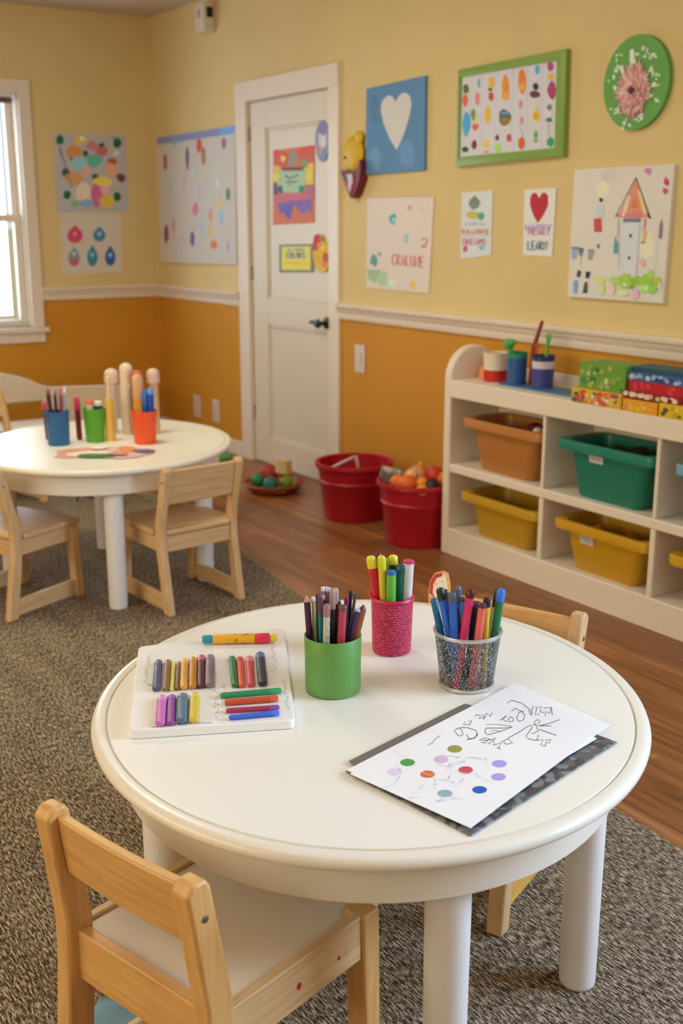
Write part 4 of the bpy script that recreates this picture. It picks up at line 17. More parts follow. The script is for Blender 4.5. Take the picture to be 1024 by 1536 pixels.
 'sign': {'c':(-5.2422,1.182),'q':[(-.1711,.0685),(.1691,.077),(.1731,-.0667),(-.171,-.0788)],'t':.006,'base':(.226,.303,.274),'marks':[((.9,.805,.103),[(-.1456,.0583),(.1492,.0654),(.1494,-.0561),(-.149,-.0662)]),((.736,.76,.365),[(-.0968,.0517),(.1092,.0554),(.1023,-.0016),(-.0961,-.0067)]),((.074,.104,.156),'strip',[(-.0635,.0277),(-.0799,.0301),(-.0951,.0198),(-.0955,.0072),(-.0807,-.0024),(-.0641,.0008)],[(-.0679,.0227),(-.0756,.0253),(-.0851,.0185),(-.0853,.009),(-.0762,.0026),(-.0684,.0055)]),((.074,.104,.156),'strip',[(-.0498,.0267),(-.0387,.0195),(-.0389,.0101),(-.0461,.0036),(-.053,.0098),(-.0528,.0192),(-.0414,.0269)],[(-.0413,.03),(-.0287,.0213),(-.029,.0088),(-.0463,-.0017),(-.0631,.0079),(-.0628,.0206),(-.0497,.0299)]),((.074,.104,.156),'strip',[(-.0308,.0287),(-.031,.0002),(-.0024,-.0006)],[(-.0204,.0289),(-.0214,.0026),(-.0022,.0046)]),((.074,.104,.156),'strip',[(.0139,.0281),(.0248,.021),(.0246,.0116),(.0175,.0051),(.0107,.0113),(.0109,.0206),(.0221,.0283)],[(.0222,.0314),(.0346,.0227),(.0343,.0103),(.0174,-.0001),(.0009,.0095),(.0011,.022),(.0139,.0312)]),((.074,.104,.156),'strip',[(.0423,.0031),(.0424,.0293),(.0525,.0261),(.0525,.0214),(.0323,.0161),(.0568,.0018)],[(.032,.0029),(.0329,.031),(.0602,.0297),(.06,.0181),(.0425,.0171),(.0645,.0054)]),((.074,.104,.156),'strip',[(.0939,.0311),(.0766,.0335),(.064,.0231),(.087,.0115),(.0803,.0065),(.0703,.009)],[(.0903,.0262),(.0798,.0286),(.0735,.0251),(.0966,.0135),(.0844,.0018),(.0666,.004)]),((.188,.188,.119),'strip',[(-.071,.0362),(-.0696,.0481),(-.0645,.0402),(-.0591,.0483),(-.0582,.0365)],[(-.0763,.0363),(-.0735,.0498),(-.0645,.0428),(-.0551,.0502),(-.053,.0368)]),((.188,.188,.119),'strip',[(-.0515,.0486),(-.0406,.0419),(-.0294,.049)],[(-.0472,.0502),(-.0405,.0446),(-.0336,.0505)]),((.188,.188,.119),'strip',[(-.0431,.0432),(-.0433,.0369)],[(-.0379,.0433),(-.0381,.037)]),((.188,.188,.119),'strip',[(-.0044,.0502),(-.0043,.037),(.0135,.0382),(.0136,.0441),(.0006,.044),(.014,.0459),(.0117,.0517),(-.0018,.0516)],[(.0007,.0503),(.0001,.0385),(.0106,.0403),(.0106,.0419),(-.0046,.0439),(.0104,.0477),(.0093,.0493),(-.0019,.049)]),((.188,.188,.119),'strip',[(.0288,.0499),(.0369,.0467),(.0368,.0428),(.0302,.0397),(.0238,.0426),(.0239,.0464),(.0321,.0499)],[(.0321,.0519),(.0414,.0479),(.0413,.0417),(.0302,.0371),(.0192,.0413),(.0193,.0475),(.0288,.0519)]),((.188,.188,.119),'strip',[(.0521,.0503),(.0602,.0471),(.0601,.0433),(.0536,.0401),(.0472,.043),(.0472,.0469),(.0554,.0504)],[(.0554,.0523),(.0647,.0484),(.0646,.0422),(.0535,.0375),(.0426,.0418),(.0427,.048),(.0522,.0523)]),((.188,.188,.119),'strip',[(.0658,.0515),(.0655,.0391)],[(.0708,.0516),(.0706,.0392)]),((.188,.188,.119),'strip',[(.0842,.0529),(.0656,.0453),(.0839,.0384)],[(.087,.0509),(.0707,.0454),(.0869,.0406)]),((.736,.45,.088),'strip',[(-.0881,-.0241),(.0574,-.02)],[(-.088,-.0209),(.0575,-.0168)]),((.736,.45,.088),'strip',[(-.0253,-.0329),(.0409,-.0309)],[(-.0252,-.0297),(.0409,-.0278)])]},
 'oval': {'c':(-4.9546,1.7614),'q':[(.0649,-.0034),(.0634,.0183),(.0588,.0391),(.0513,.0579),(.0412,.0738),(.0291,.0862),(.0155,.0943),(.0011,.0977),(-.0134,.0963),(-.0272,.09),(-.0398,.0792),(-.0504,.0644),(-.0584,.0462),(-.0636,.0257),(-.0655,.0038),(-.0641,-.0183),(-.0594,-.0394),(-.0517,-.0586),(-.0414,-.0748),(-.0289,-.0872),(-.0151,-.0951),(-.0005,-.0982),(.014,-.0963),(.0278,-.0896),(.0402,-.0784),(.0505,-.0634),(.0583,-.0452),(.0632,-.0249)],'t':.005,'base':(.292,.329,.636),'marks':[((.696,.633,.73),[(.0375,-.0066),(.0346,-.0419),(.0129,-.0618),(-.0143,-.0647),(-.0293,-.033),(-.0377,-.0025),(-.0365,.0353),(-.0116,.0492),(.014,.0519),(.0342,.028)]),((.269,.253,.592),[(.0532,.0543),(.0452,.0394),(.0238,.0304),(-.0056,.0296),(-.0265,.0435),(-.0378,.0601),(-.0242,.0743),(-.0042,.0847),(.0243,.0821),(.048,.0712)]),((.226,.358,.592),[(.0508,-.0552),(.0399,-.0699),(.0285,-.0846),(.0088,-.0814),(-.0044,-.0686),(-.0111,-.0522),(-.0032,-.0372),(.0101,-.0275),(.0286,-.0245),(.0438,-.0371)]),((.55,.277,.365),[(-.0115,-.0425),(-.0181,-.0547),(-.0268,-.0618),(-.0378,-.0627),(-.0473,-.0545),(-.0518,-.0405),(-.0463,-.0278),(-.0378,-.0179),(-.0258,-.0193),(-.0174,-.0293)]),((.819,.805,.9),[(.0294,-.0062),(.0229,-.021),(.0152,-.0334),(.004,-.0302),(-.004,-.0195),(-.009,-.0041),(-.0054,.0127),(.0039,.0233),(.0153,.0211),(.0262,.0126)])]},
 'flame': {'c':(-4.9635,1.2227),'q':[(-.0781,.0216),(-.0618,.0776),(-.0328,.0879),(-.008,.0781),(.0147,.0533),(.0618,.0439),(.0859,.0095),(.0856,-.0554),(.0516,-.0947),(.0039,-.1024),(-.0481,-.0848),(-.0748,-.0345)],'t':.012,'base':(.862,.555,.051),'marks':[((.62,.031,.051),[(-.0781,.0216),(-.0618,.0776),(-.0328,.0879),(-.008,.0781),(.007,.0482),(-.0336,.0072),(-.0744,.0013)]),((.585,.067,.062),[(.0843,-.0304),(.0732,-.0469),(.0573,-.0564),(.0363,-.0636),(.021,-.0495),(.0173,-.0321),(.0228,-.0156),(.0374,-.0016),(.058,-.0047),(.0748,-.0136)]),((.819,.277,.062),[(.0738,-.0608),(.0658,-.0701),(.0519,-.0773),(.0318,-.079),(.0159,-.0727),(.0109,-.0626),(.017,-.0527),(.0335,-.0473),(.0521,-.0456),(.0677,-.0512)]),((.9,.329,.088),[(.0189,.0333),(.0131,.0261),(.0003,.0208),(-.0162,.022),(-.0313,.025),(-.0384,.0324),(-.0276,.0389),(-.0161,.0435),(.001,.0458),(.0111,.0395)]),((.736,.329,.041),'strip',[(-.055,-.0205),(-.0179,-.029),(-.0091,-.0585)],[(-.0514,-.0168),(-.0114,-.0267),(-.0015,-.0576)]),((.9,.852,.198),[(.0348,.0185),(.03,.0136),(.0196,.0114),(.0083,.0101),(.0008,.0137),(-.0063,.0178),(-.0002,.0224),(.008,.0265),(.0209,.0266),(.0285,.0227)])]},
 'paper': {'c':(-1.2401,1.1189),'q':[(-.0505,-.2394),(.174,-.1887),(.0486,.2214),(-.1721,.2067)],'t':.0006,'base':(.76,.806,.9),'marks':[((.341,.351,.072),[(-.019,-.0434),(-.0163,-.0465),(-.0142,-.0502),(-.0137,-.0542),(-.0141,-.0581),(-.0156,-.0615),(-.0179,-.0645),(-.0214,-.0658),(-.0251,-.0662),(-.0288,-.0653),(-.0324,-.0633),(-.0352,-.0601),(-.0374,-.0565),(-.0379,-.0523),(-.0376,-.0483),(-.0362,-.0447),(-.0334,-.0422),(-.03,-.0407),(-.0263,-.04),(-.0225,-.0413)]),((.082,.376,.083),[(-.0241,-.1344),(-.0213,-.1373),(-.0197,-.1409),(-.0189,-.1447),(-.0194,-.1484),(-.0206,-.1519),(-.0232,-.1544),(-.0265,-.156),(-.0301,-.1564),(-.0338,-.1557),(-.0373,-.1541),(-.0399,-.1511),(-.042,-.1477),(-.0428,-.1439),(-.0424,-.14),(-.0409,-.1366),(-.0383,-.134),(-.035,-.1325),(-.0314,-.1318),(-.0276,-.1325)]),((.753,.515,.72),[(-.003,-.0846),(-.0003,-.0877),(.0018,-.0912),(.0022,-.0951),(.0018,-.0989),(.0004,-.1024),(-.002,-.1051),(-.0053,-.1066),(-.009,-.1068),(-.0127,-.1064),(-.016,-.104),(-.0188,-.1012),(-.0209,-.0977),(-.0216,-.0937),(-.0212,-.0898),(-.0194,-.0865),(-.0171,-.0836),(-.0137,-.0822),(-.0101,-.082),(-.0063,-.0825)]),((.414,.376,.888),[(.0588,-.0178),(.0611,-.0212),(.0629,-.0248),(.0638,-.0288),(.063,-.0326),(.0615,-.0359),(.0592,-.0387),(.056,-.04),(.0525,-.0406),(.0489,-.0396),(.0456,-.0375),(.043,-.0344),(.0415,-.0306),(.0406,-.0266),(.0411,-.0226),(.0427,-.0192),(.0451,-.0166),(.0483,-.0152),(.0519,-.015),(.0555,-.0156)]),((.682,.07,.121),[(.0455,-.075),(.048,-.078),(.05,-.0814),(.0505,-.0853),(.0501,-.0891),(.0484,-.0923),(.046,-.0948),(.0429,-.0964),(.0395,-.097),(.036,-.0959),(.0326,-.0943),(.0302,-.0911),(.0282,-.0877),(.0278,-.0838),(.0281,-.0799),(.0298,-.0767),(.0322,-.0741),(.0352,-.0724),(.0388,-.0721),(.0423,-.0729)]),((.753,.171,.045),[(.0233,-.1326),(.0259,-.1353),(.0277,-.1387),(.0286,-.1424),(.0278,-.146),(.0264,-.1493),(.0242,-.1521),(.021,-.1536),(.0175,-.1539),(.0139,-.1535),(.0108,-.1513),(.0081,-.1486),(.0065,-.1452),(.0056,-.1415),(.0058,-.1377),(.0075,-.1345),(.01,-.132),(.013,-.1302),(.0166,-.1301),(.0201,-.1308)]),((.79,.679,.888),[(-.01,-.1702),(-.0075,-.1731),(-.0056,-.1763),(-.005,-.18),(-.0052,-.1837),(-.0066,-.1871),(-.0092,-.1895),(-.0123,-.1911),(-.0159,-.1918),(-.0195,-.1912),(-.0227,-.1892),(-.0255,-.1866),(-.0273,-.1833),(-.0282,-.1796),(-.0277,-.1759),(-.0263,-.1725),(-.0237,-.17),(-.0207,-.1681),(-.017,-.1679),(-.0134,-.1686)]),((.467,.351,.76),[(.0901,-.0483),(.0926,-.0512),(.0942,-.0547),(.095,-.0585),(.0943,-.0622),(.0928,-.0655),(.0906,-.0682),(.0875,-.0698),(.0841,-.07),(.0807,-.0689),(.0776,-.067),(.0751,-.0642),(.0735,-.0606),(.0729,-.0567),(.0734,-.053),(.0749,-.0497),(.0772,-.0469),(.0803,-.0455),(.0837,-.0452),(.0871,-.0461)]),((.319,.456,.538),[(.0845,-.1483),(.087,-.1509),(.0883,-.1543),(.0892,-.1578),(.0886,-.1614),(.087,-.1645),(.0849,-.1672),(.0819,-.1687),(.0786,-.169),(.0753,-.1682),(.0722,-.1667),(.0698,-.164),(.0682,-.1608),(.0678,-.1572),(.068,-.1536),(.0696,-.1504),(.0718,-.1477),(.0749,-.1463),(.0782,-.1459),(.0816,-.1464)]),((.015,.114,.506),[(.1048,-.0985),(.107,-.1014),(.1086,-.1047),(.109,-.1083),(.1087,-.1119),(.1074,-.1153),(.105,-.1178),(.102,-.1192),(.0987,-.1194),(.0954,-.1187),(.0925,-.1169),(.09,-.1142),(.0884,-.1109),(.0881,-.1071),(.0883,-.1035),(.0899,-.1002),(.0921,-.0976),(.0951,-.096),(.0985,-.0959),(.1018,-.0966)]),((.01,.01,.012),'strip',[(-.1107,.1355),(-.1158,.1496),(-.0969,.156),(-.0749,.1513),(-.0528,.1352)],[(-.1127,.1365),(-.1177,.1514),(-.0984,.1579),(-.0756,.153),(-.0528,.1365)]),((.01,.01,.012),'strip',[(-.0803,.118),(-.0874,.1317),(-.0708,.1318),(-.058,.1276),(-.0453,.1121),(-.0465,.1024),(-.058,.1095),(-.0704,.1264),(-.0706,.1381)],[(-.082,.1185),(-.0893,.1334),(-.072,.1337),(-.0578,.1288),(-.0436,.1115),(-.045,.1006),(-.0588,.1088),(-.0721,.1271),(-.0725,.1395)]),((.01,.01,.012),'strip',[(-.0674,.1034),(-.0618,.0924),(-.0515,.0873),(-.0507,.0949),(-.059,.1034),(-.0672,.104)],[(-.0657,.1028),(-.0609,.0929),(-.053,.0891),(-.0524,.0956),(-.0585,.1018),(-.0659,.1022)]),((.01,.01,.012),'strip',[(-.0644,.0767),(-.0721,.0987),(-.0653,.084),(-.0539,.0838)],[(-.0662,.0775),(-.0741,.1),(-.065,.0851),(-.0553,.0856)]),((.01,.01,.012),'strip',[(-.0708,.152),(-.0482,.1352),(-.0757,.163),(-.0697,.1661),(-.0482,.1419),(-.0458,.1503)],[(-.0706,.1532),(-.0498,.1357),(-.0771,.1632),(-.0697,.1675),(-.0483,.1433),(-.0477,.1518)]),((.01,.01,.012),'strip',[(-.0679,.1672),(-.0672,.1758),(-.0539,.1583),(-.0469,.1609)],[(-.0698,.1688),(-.0675,.1774),(-.0538,.1596),(-.0486,.1628)]),((.01,.01,.012),'strip',[(-.0596,.1733),(-.0563,.1876),(-.0405,.1683),(-.0496,.1673),(-.0364,.1542)],[(-.0615,.1749),(-.0573,.1895),(-.0387,.1675),(-.0478,.1662),(-.0358,.1551)]),((.01,.01,.012),'strip',[(-.0559,.187),(-.032,.1666)],[(-.0556,.1881),(-.0317,.1677)]),((.01,.01,.012),'strip',[(-.0128,.0717),(-.0216,.1024),(-.0186,.1163),(.0006,.1035),(.0012,.0882)],[(-.0145,.0725),(-.0234,.1036),(-.0199,.1182),(.0019,.1036),(.003,.087)]),((.01,.01,.012),'strip',[(-.02,.1167),(-.0285,.1227),(-.0315,.1327),(-.0253,.132),(-.0194,.1207)],[(-.0201,.1154),(-.0298,.1227),(-.0333,.1343),(-.0248,.1328),(-.0179,.1203)]),((.01,.01,.012),'strip',[(-.0121,.1164),(-.0099,.1375),(-.0107,.1638)],[(-.014,.1178),(-.0117,.1389),(-.0125,.1652)]),((.01,.01,.012),'strip',[(-.002,.1083),(.0299,.1159)],[(-.0034,.1101),(.0285,.1177)]),((.01,.01,.012),'strip',[(.0126,.0708),(.0042,.0731),(-.0154,.1065)],[(.0133,.0691),(.0031,.0728),(-.0169,.1067)]),((.01,.01,.012),'strip',[(.0137,.0691),(.0245,.0741),(.0222,.0822)],[(.0122,.0708),(.0229,.0756),(.0206,.083)]),((.01,.01,.012),'strip',[(.0101,.0945),(.0256,.0763),(.0294,.0877),(.0395,.0704),(.0484,.0736)],[(.0111,.0949),(.0248,.078),(.0288,.0893),(.0396,.0716),(.047,.0753)]),((.01,.01,.012),'strip',[(.0337,.0879),(.0356,.0988),(.0426,.0883),(.0373,.0857),(.0481,.0733)],[(.032,.0893),(.0345,.1005),(.0443,.0873),(.0389,.0851),(.049,.0738)]),((.01,.01,.012),'strip',[(-.0132,.1172),(-.0004,.1339)],[(-.0149,.1189),(-.0021,.1356)]),((.01,.01,.012),'strip',[(-.0735,-.0152),(-.0817,-.0015),(-.0743,.0008),(-.0589,-.0085),(-.0582,-.0174),(-.0707,-.014)],[(-.0751,-.0149),(-.0836,-.0004),(-.0751,.0024),(-.0578,-.0083),(-.0566,-.019),(-.0699,-.0156)]),((.01,.01,.012),'strip',[(-.0812,.0015),(-.0734,.0132),(-.0584,.0185),(-.0434,.0091),(-.0387,-.0053),(-.0417,-.0152)],[(-.083,.003),(-.0751,.0148),(-.0595,.0202),(-.0422,.0093),(-.0369,-.0064),(-.0399,-.0165)]),((.01,.01,.012),'strip',[(-.0551,-.0045),(-.0402,-.0113),(-.037,-.0007),(-.0494,.0155)],[(-.0555,-.003),(-.0416,-.0096),(-.0387,-.0),(-.0507,.0154)]),((.01,.01,.012),'strip',[(-.095,.0253),(-.0852,.0136),(-.0826,.0229)],[(-.0937,.0253),(-.0863,.0153),(-.0845,.0243)]),((.01,.01,.012),'strip',[(-.0918,.0307),(-.0917,.0373),(-.0783,.0205)],[(-.0937,.032),(-.0915,.0384),(-.0771,.0206)]),((.01,.01,.012),'strip',[(-.0995,.0525),(-.1045,.0601),(-.0971,.0626),(-.0912,.0522),(-.088,.0634),(-.101,.071)],[(-.1011,.0528),(-.1064,.0616),(-.0974,.064),(-.0926,.054),(-.0897,.0639),(-.1007,.0695)]),((.01,.01,.012),'strip',[(-.0828,.0571),(-.0985,.0779),(-.0849,.0735),(-.0955,.0872)],[(-.0842,.0571),(-.1004,.0791),(-.0868,.075),(-.0968,.0871)]),((.01,.01,.012),'strip',[(-.0653,.0471),(-.0584,.0597),(-.0377,.0789)],[(-.0665,.0481),(-.0596,.0608),(-.0388,.08)]),((.01,.01,.012),'strip',[(-.052,.034),(-.0543,.0394),(-.0378,.064),(-.0359,.0787),(-.034,.0529),(-.0358,.0251),(-.0432,.0266),(-.0525,.0348)],[(-.0537,.0347),(-.0561,.0409),(-.0396,.0655),(-.0342,.0781),(-.0322,.0517),(-.034,.0237),(-.0429,.0252),(-.0531,.0339)]),((.01,.01,.012),'strip',[(-.0426,.0367),(-.0412,.0446),(-.0351,.0503)],[(-.0438,.0376),(-.0424,.0456),(-.0362,.0513)]),((.01,.01,.012),'strip',[(-.026,-.0012),(-.0285,.0117),(-.024,.0178),(-.0154,.0017),(-.0214,-.0017)],[(-.0278,-.0002),(-.0303,.0129),(-.0237,.0189),(-.0136,.0007),(-.0199,-.0033)]),((.01,.01,.012),'strip',[(-.023,.0032),(-.0161,.019),(-.0178,.0279)],[(-.0247,.0046),(-.0179,.0203),(-.0195,.0289)]),((.01,.01,.012),'strip',[(-.009,.0022),(-.0124,.0191),(-.0004,.0062)],[(-.0108,.0031),(-.0138,.0207),(.0004,.0068)]),((.01,.01,.012),'strip',[(-.0006,.0091),(.0004,.022),(.0108,.0072)],[(-.0024,.0103),(-.0005,.0237),(.012,.0073)]),((.01,.01,.012),'strip',[(-.0015,.0244),(-.0047,.0416),(.0098,.0382),(.0074,.0272),(-.0005,.0292)],[(-.0032,.0254),(-.0063,.0432),(.0108,.0385),(.009,.0256),(.0004,.0275)]),((.01,.01,.012),'strip',[(-.006,.0432),(-.0134,.0741)],[(-.0078,.0441),(-.0152,.075)]),((.01,.01,.012),'strip',[(.0076,.0058),(.0186,.0061)],[(.0068,.0069),(.0178,.0072)]),((.01,.01,.012),'strip',[(-.06,-.0811),(-.061,-.0715),(-.0711,-.0565),(-.0762,-.0419)],[(-.0612,-.0805),(-.0622,-.0711),(-.0722,-.0562),(-.0774,-.0414)]),((.689,.737,.9),'strip',[(.0197,-.1264),(.022,-.1407),(.0073,-.1451)],[(.0208,-.127),(.0231,-.1415),(.0082,-.1461)]),((.689,.737,.9),'strip',[(.0273,-.0387),(.0299,-.0386),(.0103,-.0521)],[(.0268,-.0376),(.031,-.0396),(.0114,-.0531)]),((.689,.737,.9),'strip',[(.0517,-.1012),(.0472,-.0894),(.0312,-.0999)],[(.0507,-.1008),(.0478,-.0904),(.0322,-.1008)]),((.689,.737,.9),'strip',[(.0844,-.1693),(.0905,-.1711),(.0884,-.1788)],[(.0841,-.1684),(.0914,-.1713),(.0894,-.1794)]),((.689,.737,.9),'strip',[(-.0222,-.1696),(-.015,-.1684),(-.0393,-.161)],[(-.023,-.1687),(-.0149,-.1692),(-.039,-.1619)]),((.689,.737,.9),'strip',[(-.0175,-.1388),(-.0141,-.149),(-.0119,-.1605)],[(-.0164,-.1392),(-.0129,-.1495),(-.0107,-.161)]),((.689,.737,.9),'strip',[(.0217,-.0377),(.0196,-.0404),(.0066,-.0542)],[(.0228,-.0387),(.0207,-.0414),(.0076,-.0552)]),((.689,.737,.9),'strip',[(.0319,-.0402),(.0248,-.0312),(.0466,-.0489)],[(.031,-.0402),(.0247,-.0303),(.0469,-.0483)]),((.689,.737,.9),'strip',[(-.048,-.1289),(-.0535,-.1393),(-.0757,-.1365)],[(-.0468,-.1297),(-.0526,-.1403),(-.0751,-.1375)]),((.689,.737,.9),'strip',[(.0828,-.1694),(.0804,-.1701),(.0745,-.1549)],[(.0835,-.1703),(.0795,-.17),(.0735,-.1546)]),((.689,.737,.9),'strip',[(.008,-.0923),(.019,-.097),(-.0023,-.1101)],[(.0078,-.0914),(.0201,-.0978),(-.0013,-.1111)]),((.689,.737,.9),'strip',[(.0071,-.0858),(.0154,-.1004),(.0081,-.0559)],[(.0082,-.086),(.0142,-.0997),(.007,-.0553)]),((.689,.737,.9),'strip',[(.1041,-.1447),(.1024,-.1521),(.089,-.1579)],[(.1051,-.1453),(.1033,-.1529),(.0898,-.1588)]),((.689,.737,.9),'strip',[(.0642,-.1178),(.059,-.1042),(.0709,-.1326)],[(.0632,-.1174),(.0599,-.1045),(.0719,-.1329)]),((.689,.737,.9),'strip',[(.0398,-.1173),(.0491,-.1275),(.0265,-.1012)],[(.0406,-.1171),(.0485,-.1277),(.0258,-.1014)]),((.689,.737,.9),'strip',[(.0461,-.0758),(.039,-.0722),(.0384,-.0731)],[(.0463,-.0767),(.0393,-.0731),(.0395,-.0739)]),((.689,.737,.9),'strip',[(.0147,-.1996),(.0147,-.2128),(.0121,-.2239)],[(.0158,-.2001),(.0158,-.2134),(.0132,-.2246)]),((.689,.737,.9),'strip',[(.0662,-.0912),(.0642,-.0822),(.0697,-.0804)],[(.0651,-.0907),(.0632,-.0814),(.0689,-.0794)]),((.689,.737,.9),'strip',[(.064,-.2079),(.0609,-.2089),(.0696,-.1924)],[(.0647,-.2088),(.0598,-.2082),(.0686,-.1917)]),((.689,.737,.9),'strip',[(.0165,-.0798),(.0154,-.0667),(.0199,-.1096)],[(.0153,-.0791),(.0166,-.0673),(.021,-.1102)]),((.689,.737,.9),'strip',[(.0933,-.0765),(.077,-.0798),(.0827,-.0851)],[(.094,-.0775),(.078,-.0808),(.083,-.0846)]),((.689,.737,.9),'strip',[(.0978,-.1582),(.0892,-.1561),(.0889,-.1476)],[(.0981,-.1591),(.0885,-.1562),(.0879,-.147)]),((.689,.737,.9),'strip',[(.0072,-.1941),(.0,-.1827),(.0118,-.2008)],[(.0062,-.1939),(.0008,-.1826),(.0127,-.2008)]),((.689,.737,.9),'strip',[(.0496,-.0865),(.0485,-.072),(.0632,-.0857)],[(.0485,-.0859),(.0477,-.071),(.0636,-.0853)]),((.689,.737,.9),'strip',[(.0716,-.0803),(.0569,-.0818),(.0627,-.0711)],[(.0724,-.0813),(.0563,-.0822),(.0617,-.0702)]),((.689,.737,.9),'strip',[(.0027,-.0766),(-.0001,-.0641),(-.0226,-.0857)],[(.0016,-.076),(.0009,-.0652),(-.0215,-.0867)]),((.689,.737,.9),'strip',[(.0405,-.1437),(.0319,-.1415),(.0545,-.1566)],[(.0408,-.1446),(.0324,-.1411),(.0547,-.1559)]),((.689,.737,.9),'strip',[(.0882,-.1663),(.0918,-.1848),(.1,-.1538)],[(.0892,-.1667),(.0908,-.184),(.099,-.1531)]),((.689,.737,.9),'strip',[(.0448,-.1334),(.0419,-.117),(.0488,-.1289)],[(.0437,-.1329),(.0409,-.1161),(.0497,-.1289)]),((.689,.737,.9),'strip',[(.0453,-.1796),(.0405,-.1686),(.0484,-.1714)],[(.0443,-.1793),(.0394,-.1679),(.0481,-.1705)]),((.689,.737,.9),'strip',[(.0517,-.1461),(.0472,-.1581),(.0613,-.1612)],[(.0527,-.1468),(.048,-.1582),(.0609,-.1603)]),((.689,.737,.9),'strip',[(.0497,-.1973),(.0557,-.1939),(.0443,-.1717)],[(.0488,-.1964),(.0547,-.1935),(.0433,-.1715)]),((.689,.737,.9),'strip',[(.0598,-.1304),(.0596,-.124),(.0379,-.1377)],[(.0587,-.1297),(.0605,-.1249),(.0388,-.1386)])]},
}
TRAY_MARKERS = [
  ('marker', (-1.7773, .7843), .1355, 2.676, .0074, (.088, .098, .191), None, 'navy grey marker, leftmost of the upper left row on the white activity tray'),
  ('marker', (-1.7695, .7994), .1376, 2.668, .0066, (.276, .15, .045), None, 'olive brown marker, second from left in the upper left row on the white activity tray'),
  ('marker', (-1.7629, .8082), .1327, 2.671, .0041, (.79, .679, .121), None, 'thin pale yellow marker beside the olive brown one on the white activity tray'),
  ('marker', (-1.7558, .8159), .1255, 2.662, .005, (.22, .098, .025), None, 'dark brown marker beside the amber one on the white activity tray'),
  ('marker', (-1.7565, .8284), .1355, 2.675, .0071, (.753, .402, .053), None, 'amber marker in the middle of the upper left row on the white activity tray'),
  ('marker', (-1.7513, .8436), .1398, 2.668, .0075, (.597, .223, .015), None, 'orange ochre marker between the amber and maroon ones on the white activity tray'),
  ('marker', (-1.75, .8594), .1497, 2.665, .0071, (.115, .014, .04), (.635, .102, .184), 'maroon marker with pink tip, in the upper left row on the white activity tray'),
  ('marker', (-1.7407, .8729), .1437, 2.659, .0088, (.238, .171, .202), None, 'mauve grey marker, rightmost of the upper left row on the white activity tray'),
  ('marker', (-1.7164, .909), .1401, 2.686, .0067, (.019, .188, .053), None, 'green marker, leftmost of the upper right row on the white activity tray'),
  ('marker', (-1.7073, .9196), .1366, 2.666, .0065, (.731, .102, .038), (.616, .045, .053), 'orange red marker, second from left in the upper right row on the white activity tray'),
  ('marker', (-1.7001, .9349), .1378, 2.658, .0071, (.703, .053, .083), (.79, .262, .221), 'coral red marker, third from left in the upper right row on the white activity tray'),
  ('marker', (-1.6968, .9569), .151, 2.656, .0088, (.027, .03, .044), (.093, .156, .415), 'black marker, rightmost of the upper right row on the white activity tray'),
  ('marker', (-1.6317, .7241), .114, 2.675, .0085, (.616, .156, .506), (.717, .305, .607), 'pink marker, leftmost of the lower left row on the white activity tray'),
  ('marker', (-1.6258, .7398), .1153, 2.679, .0073, (.319, .065, .36), None, 'purple marker, second from left in the lower left row on the white activity tray'),
  ('marker', (-1.6183, .7567), .1088, 2.672, .0097, (.093, .171, .263), None, 'slate blue marker, third from left in the lower left row on the white activity tray'),
  ('marker', (-1.6112, .7757), .11, 2.659, .0085, (.703, .527, .045), None, 'yellow marker with grey end, rightmost of the lower left row on the white activity tray'),
  ('marker', (-1.6101, .8863), .1088, 1.19, .0076, (.019, .262, .095), (.041, .351, .121), 'green marker, farthest of the stack lying crosswise on the white activity tray'),
  ('marker', (-1.5815, .8716), .0935, 1.178, .0079, (.597, .07, .017), None, 'orange red marker, second farthest of the stack lying crosswise on the white activity tray'),
  ('marker', (-1.5515, .8569), .0912, 1.13, .0064, (.414, .023, .107), (.276, .08, .415), 'crimson marker, second nearest of the stack lying crosswise on the white activity tray'),
  ('marker', (-1.5283, .8466), .0857, 1.194, .0063, (.041, .141, .681), None, 'blue marker, nearest of the stack lying crosswise on the white activity tray'),
]
BIG_MARKER = [
  (-1.8795, .928, .567),
  (-1.804, 1.055, .567),
]
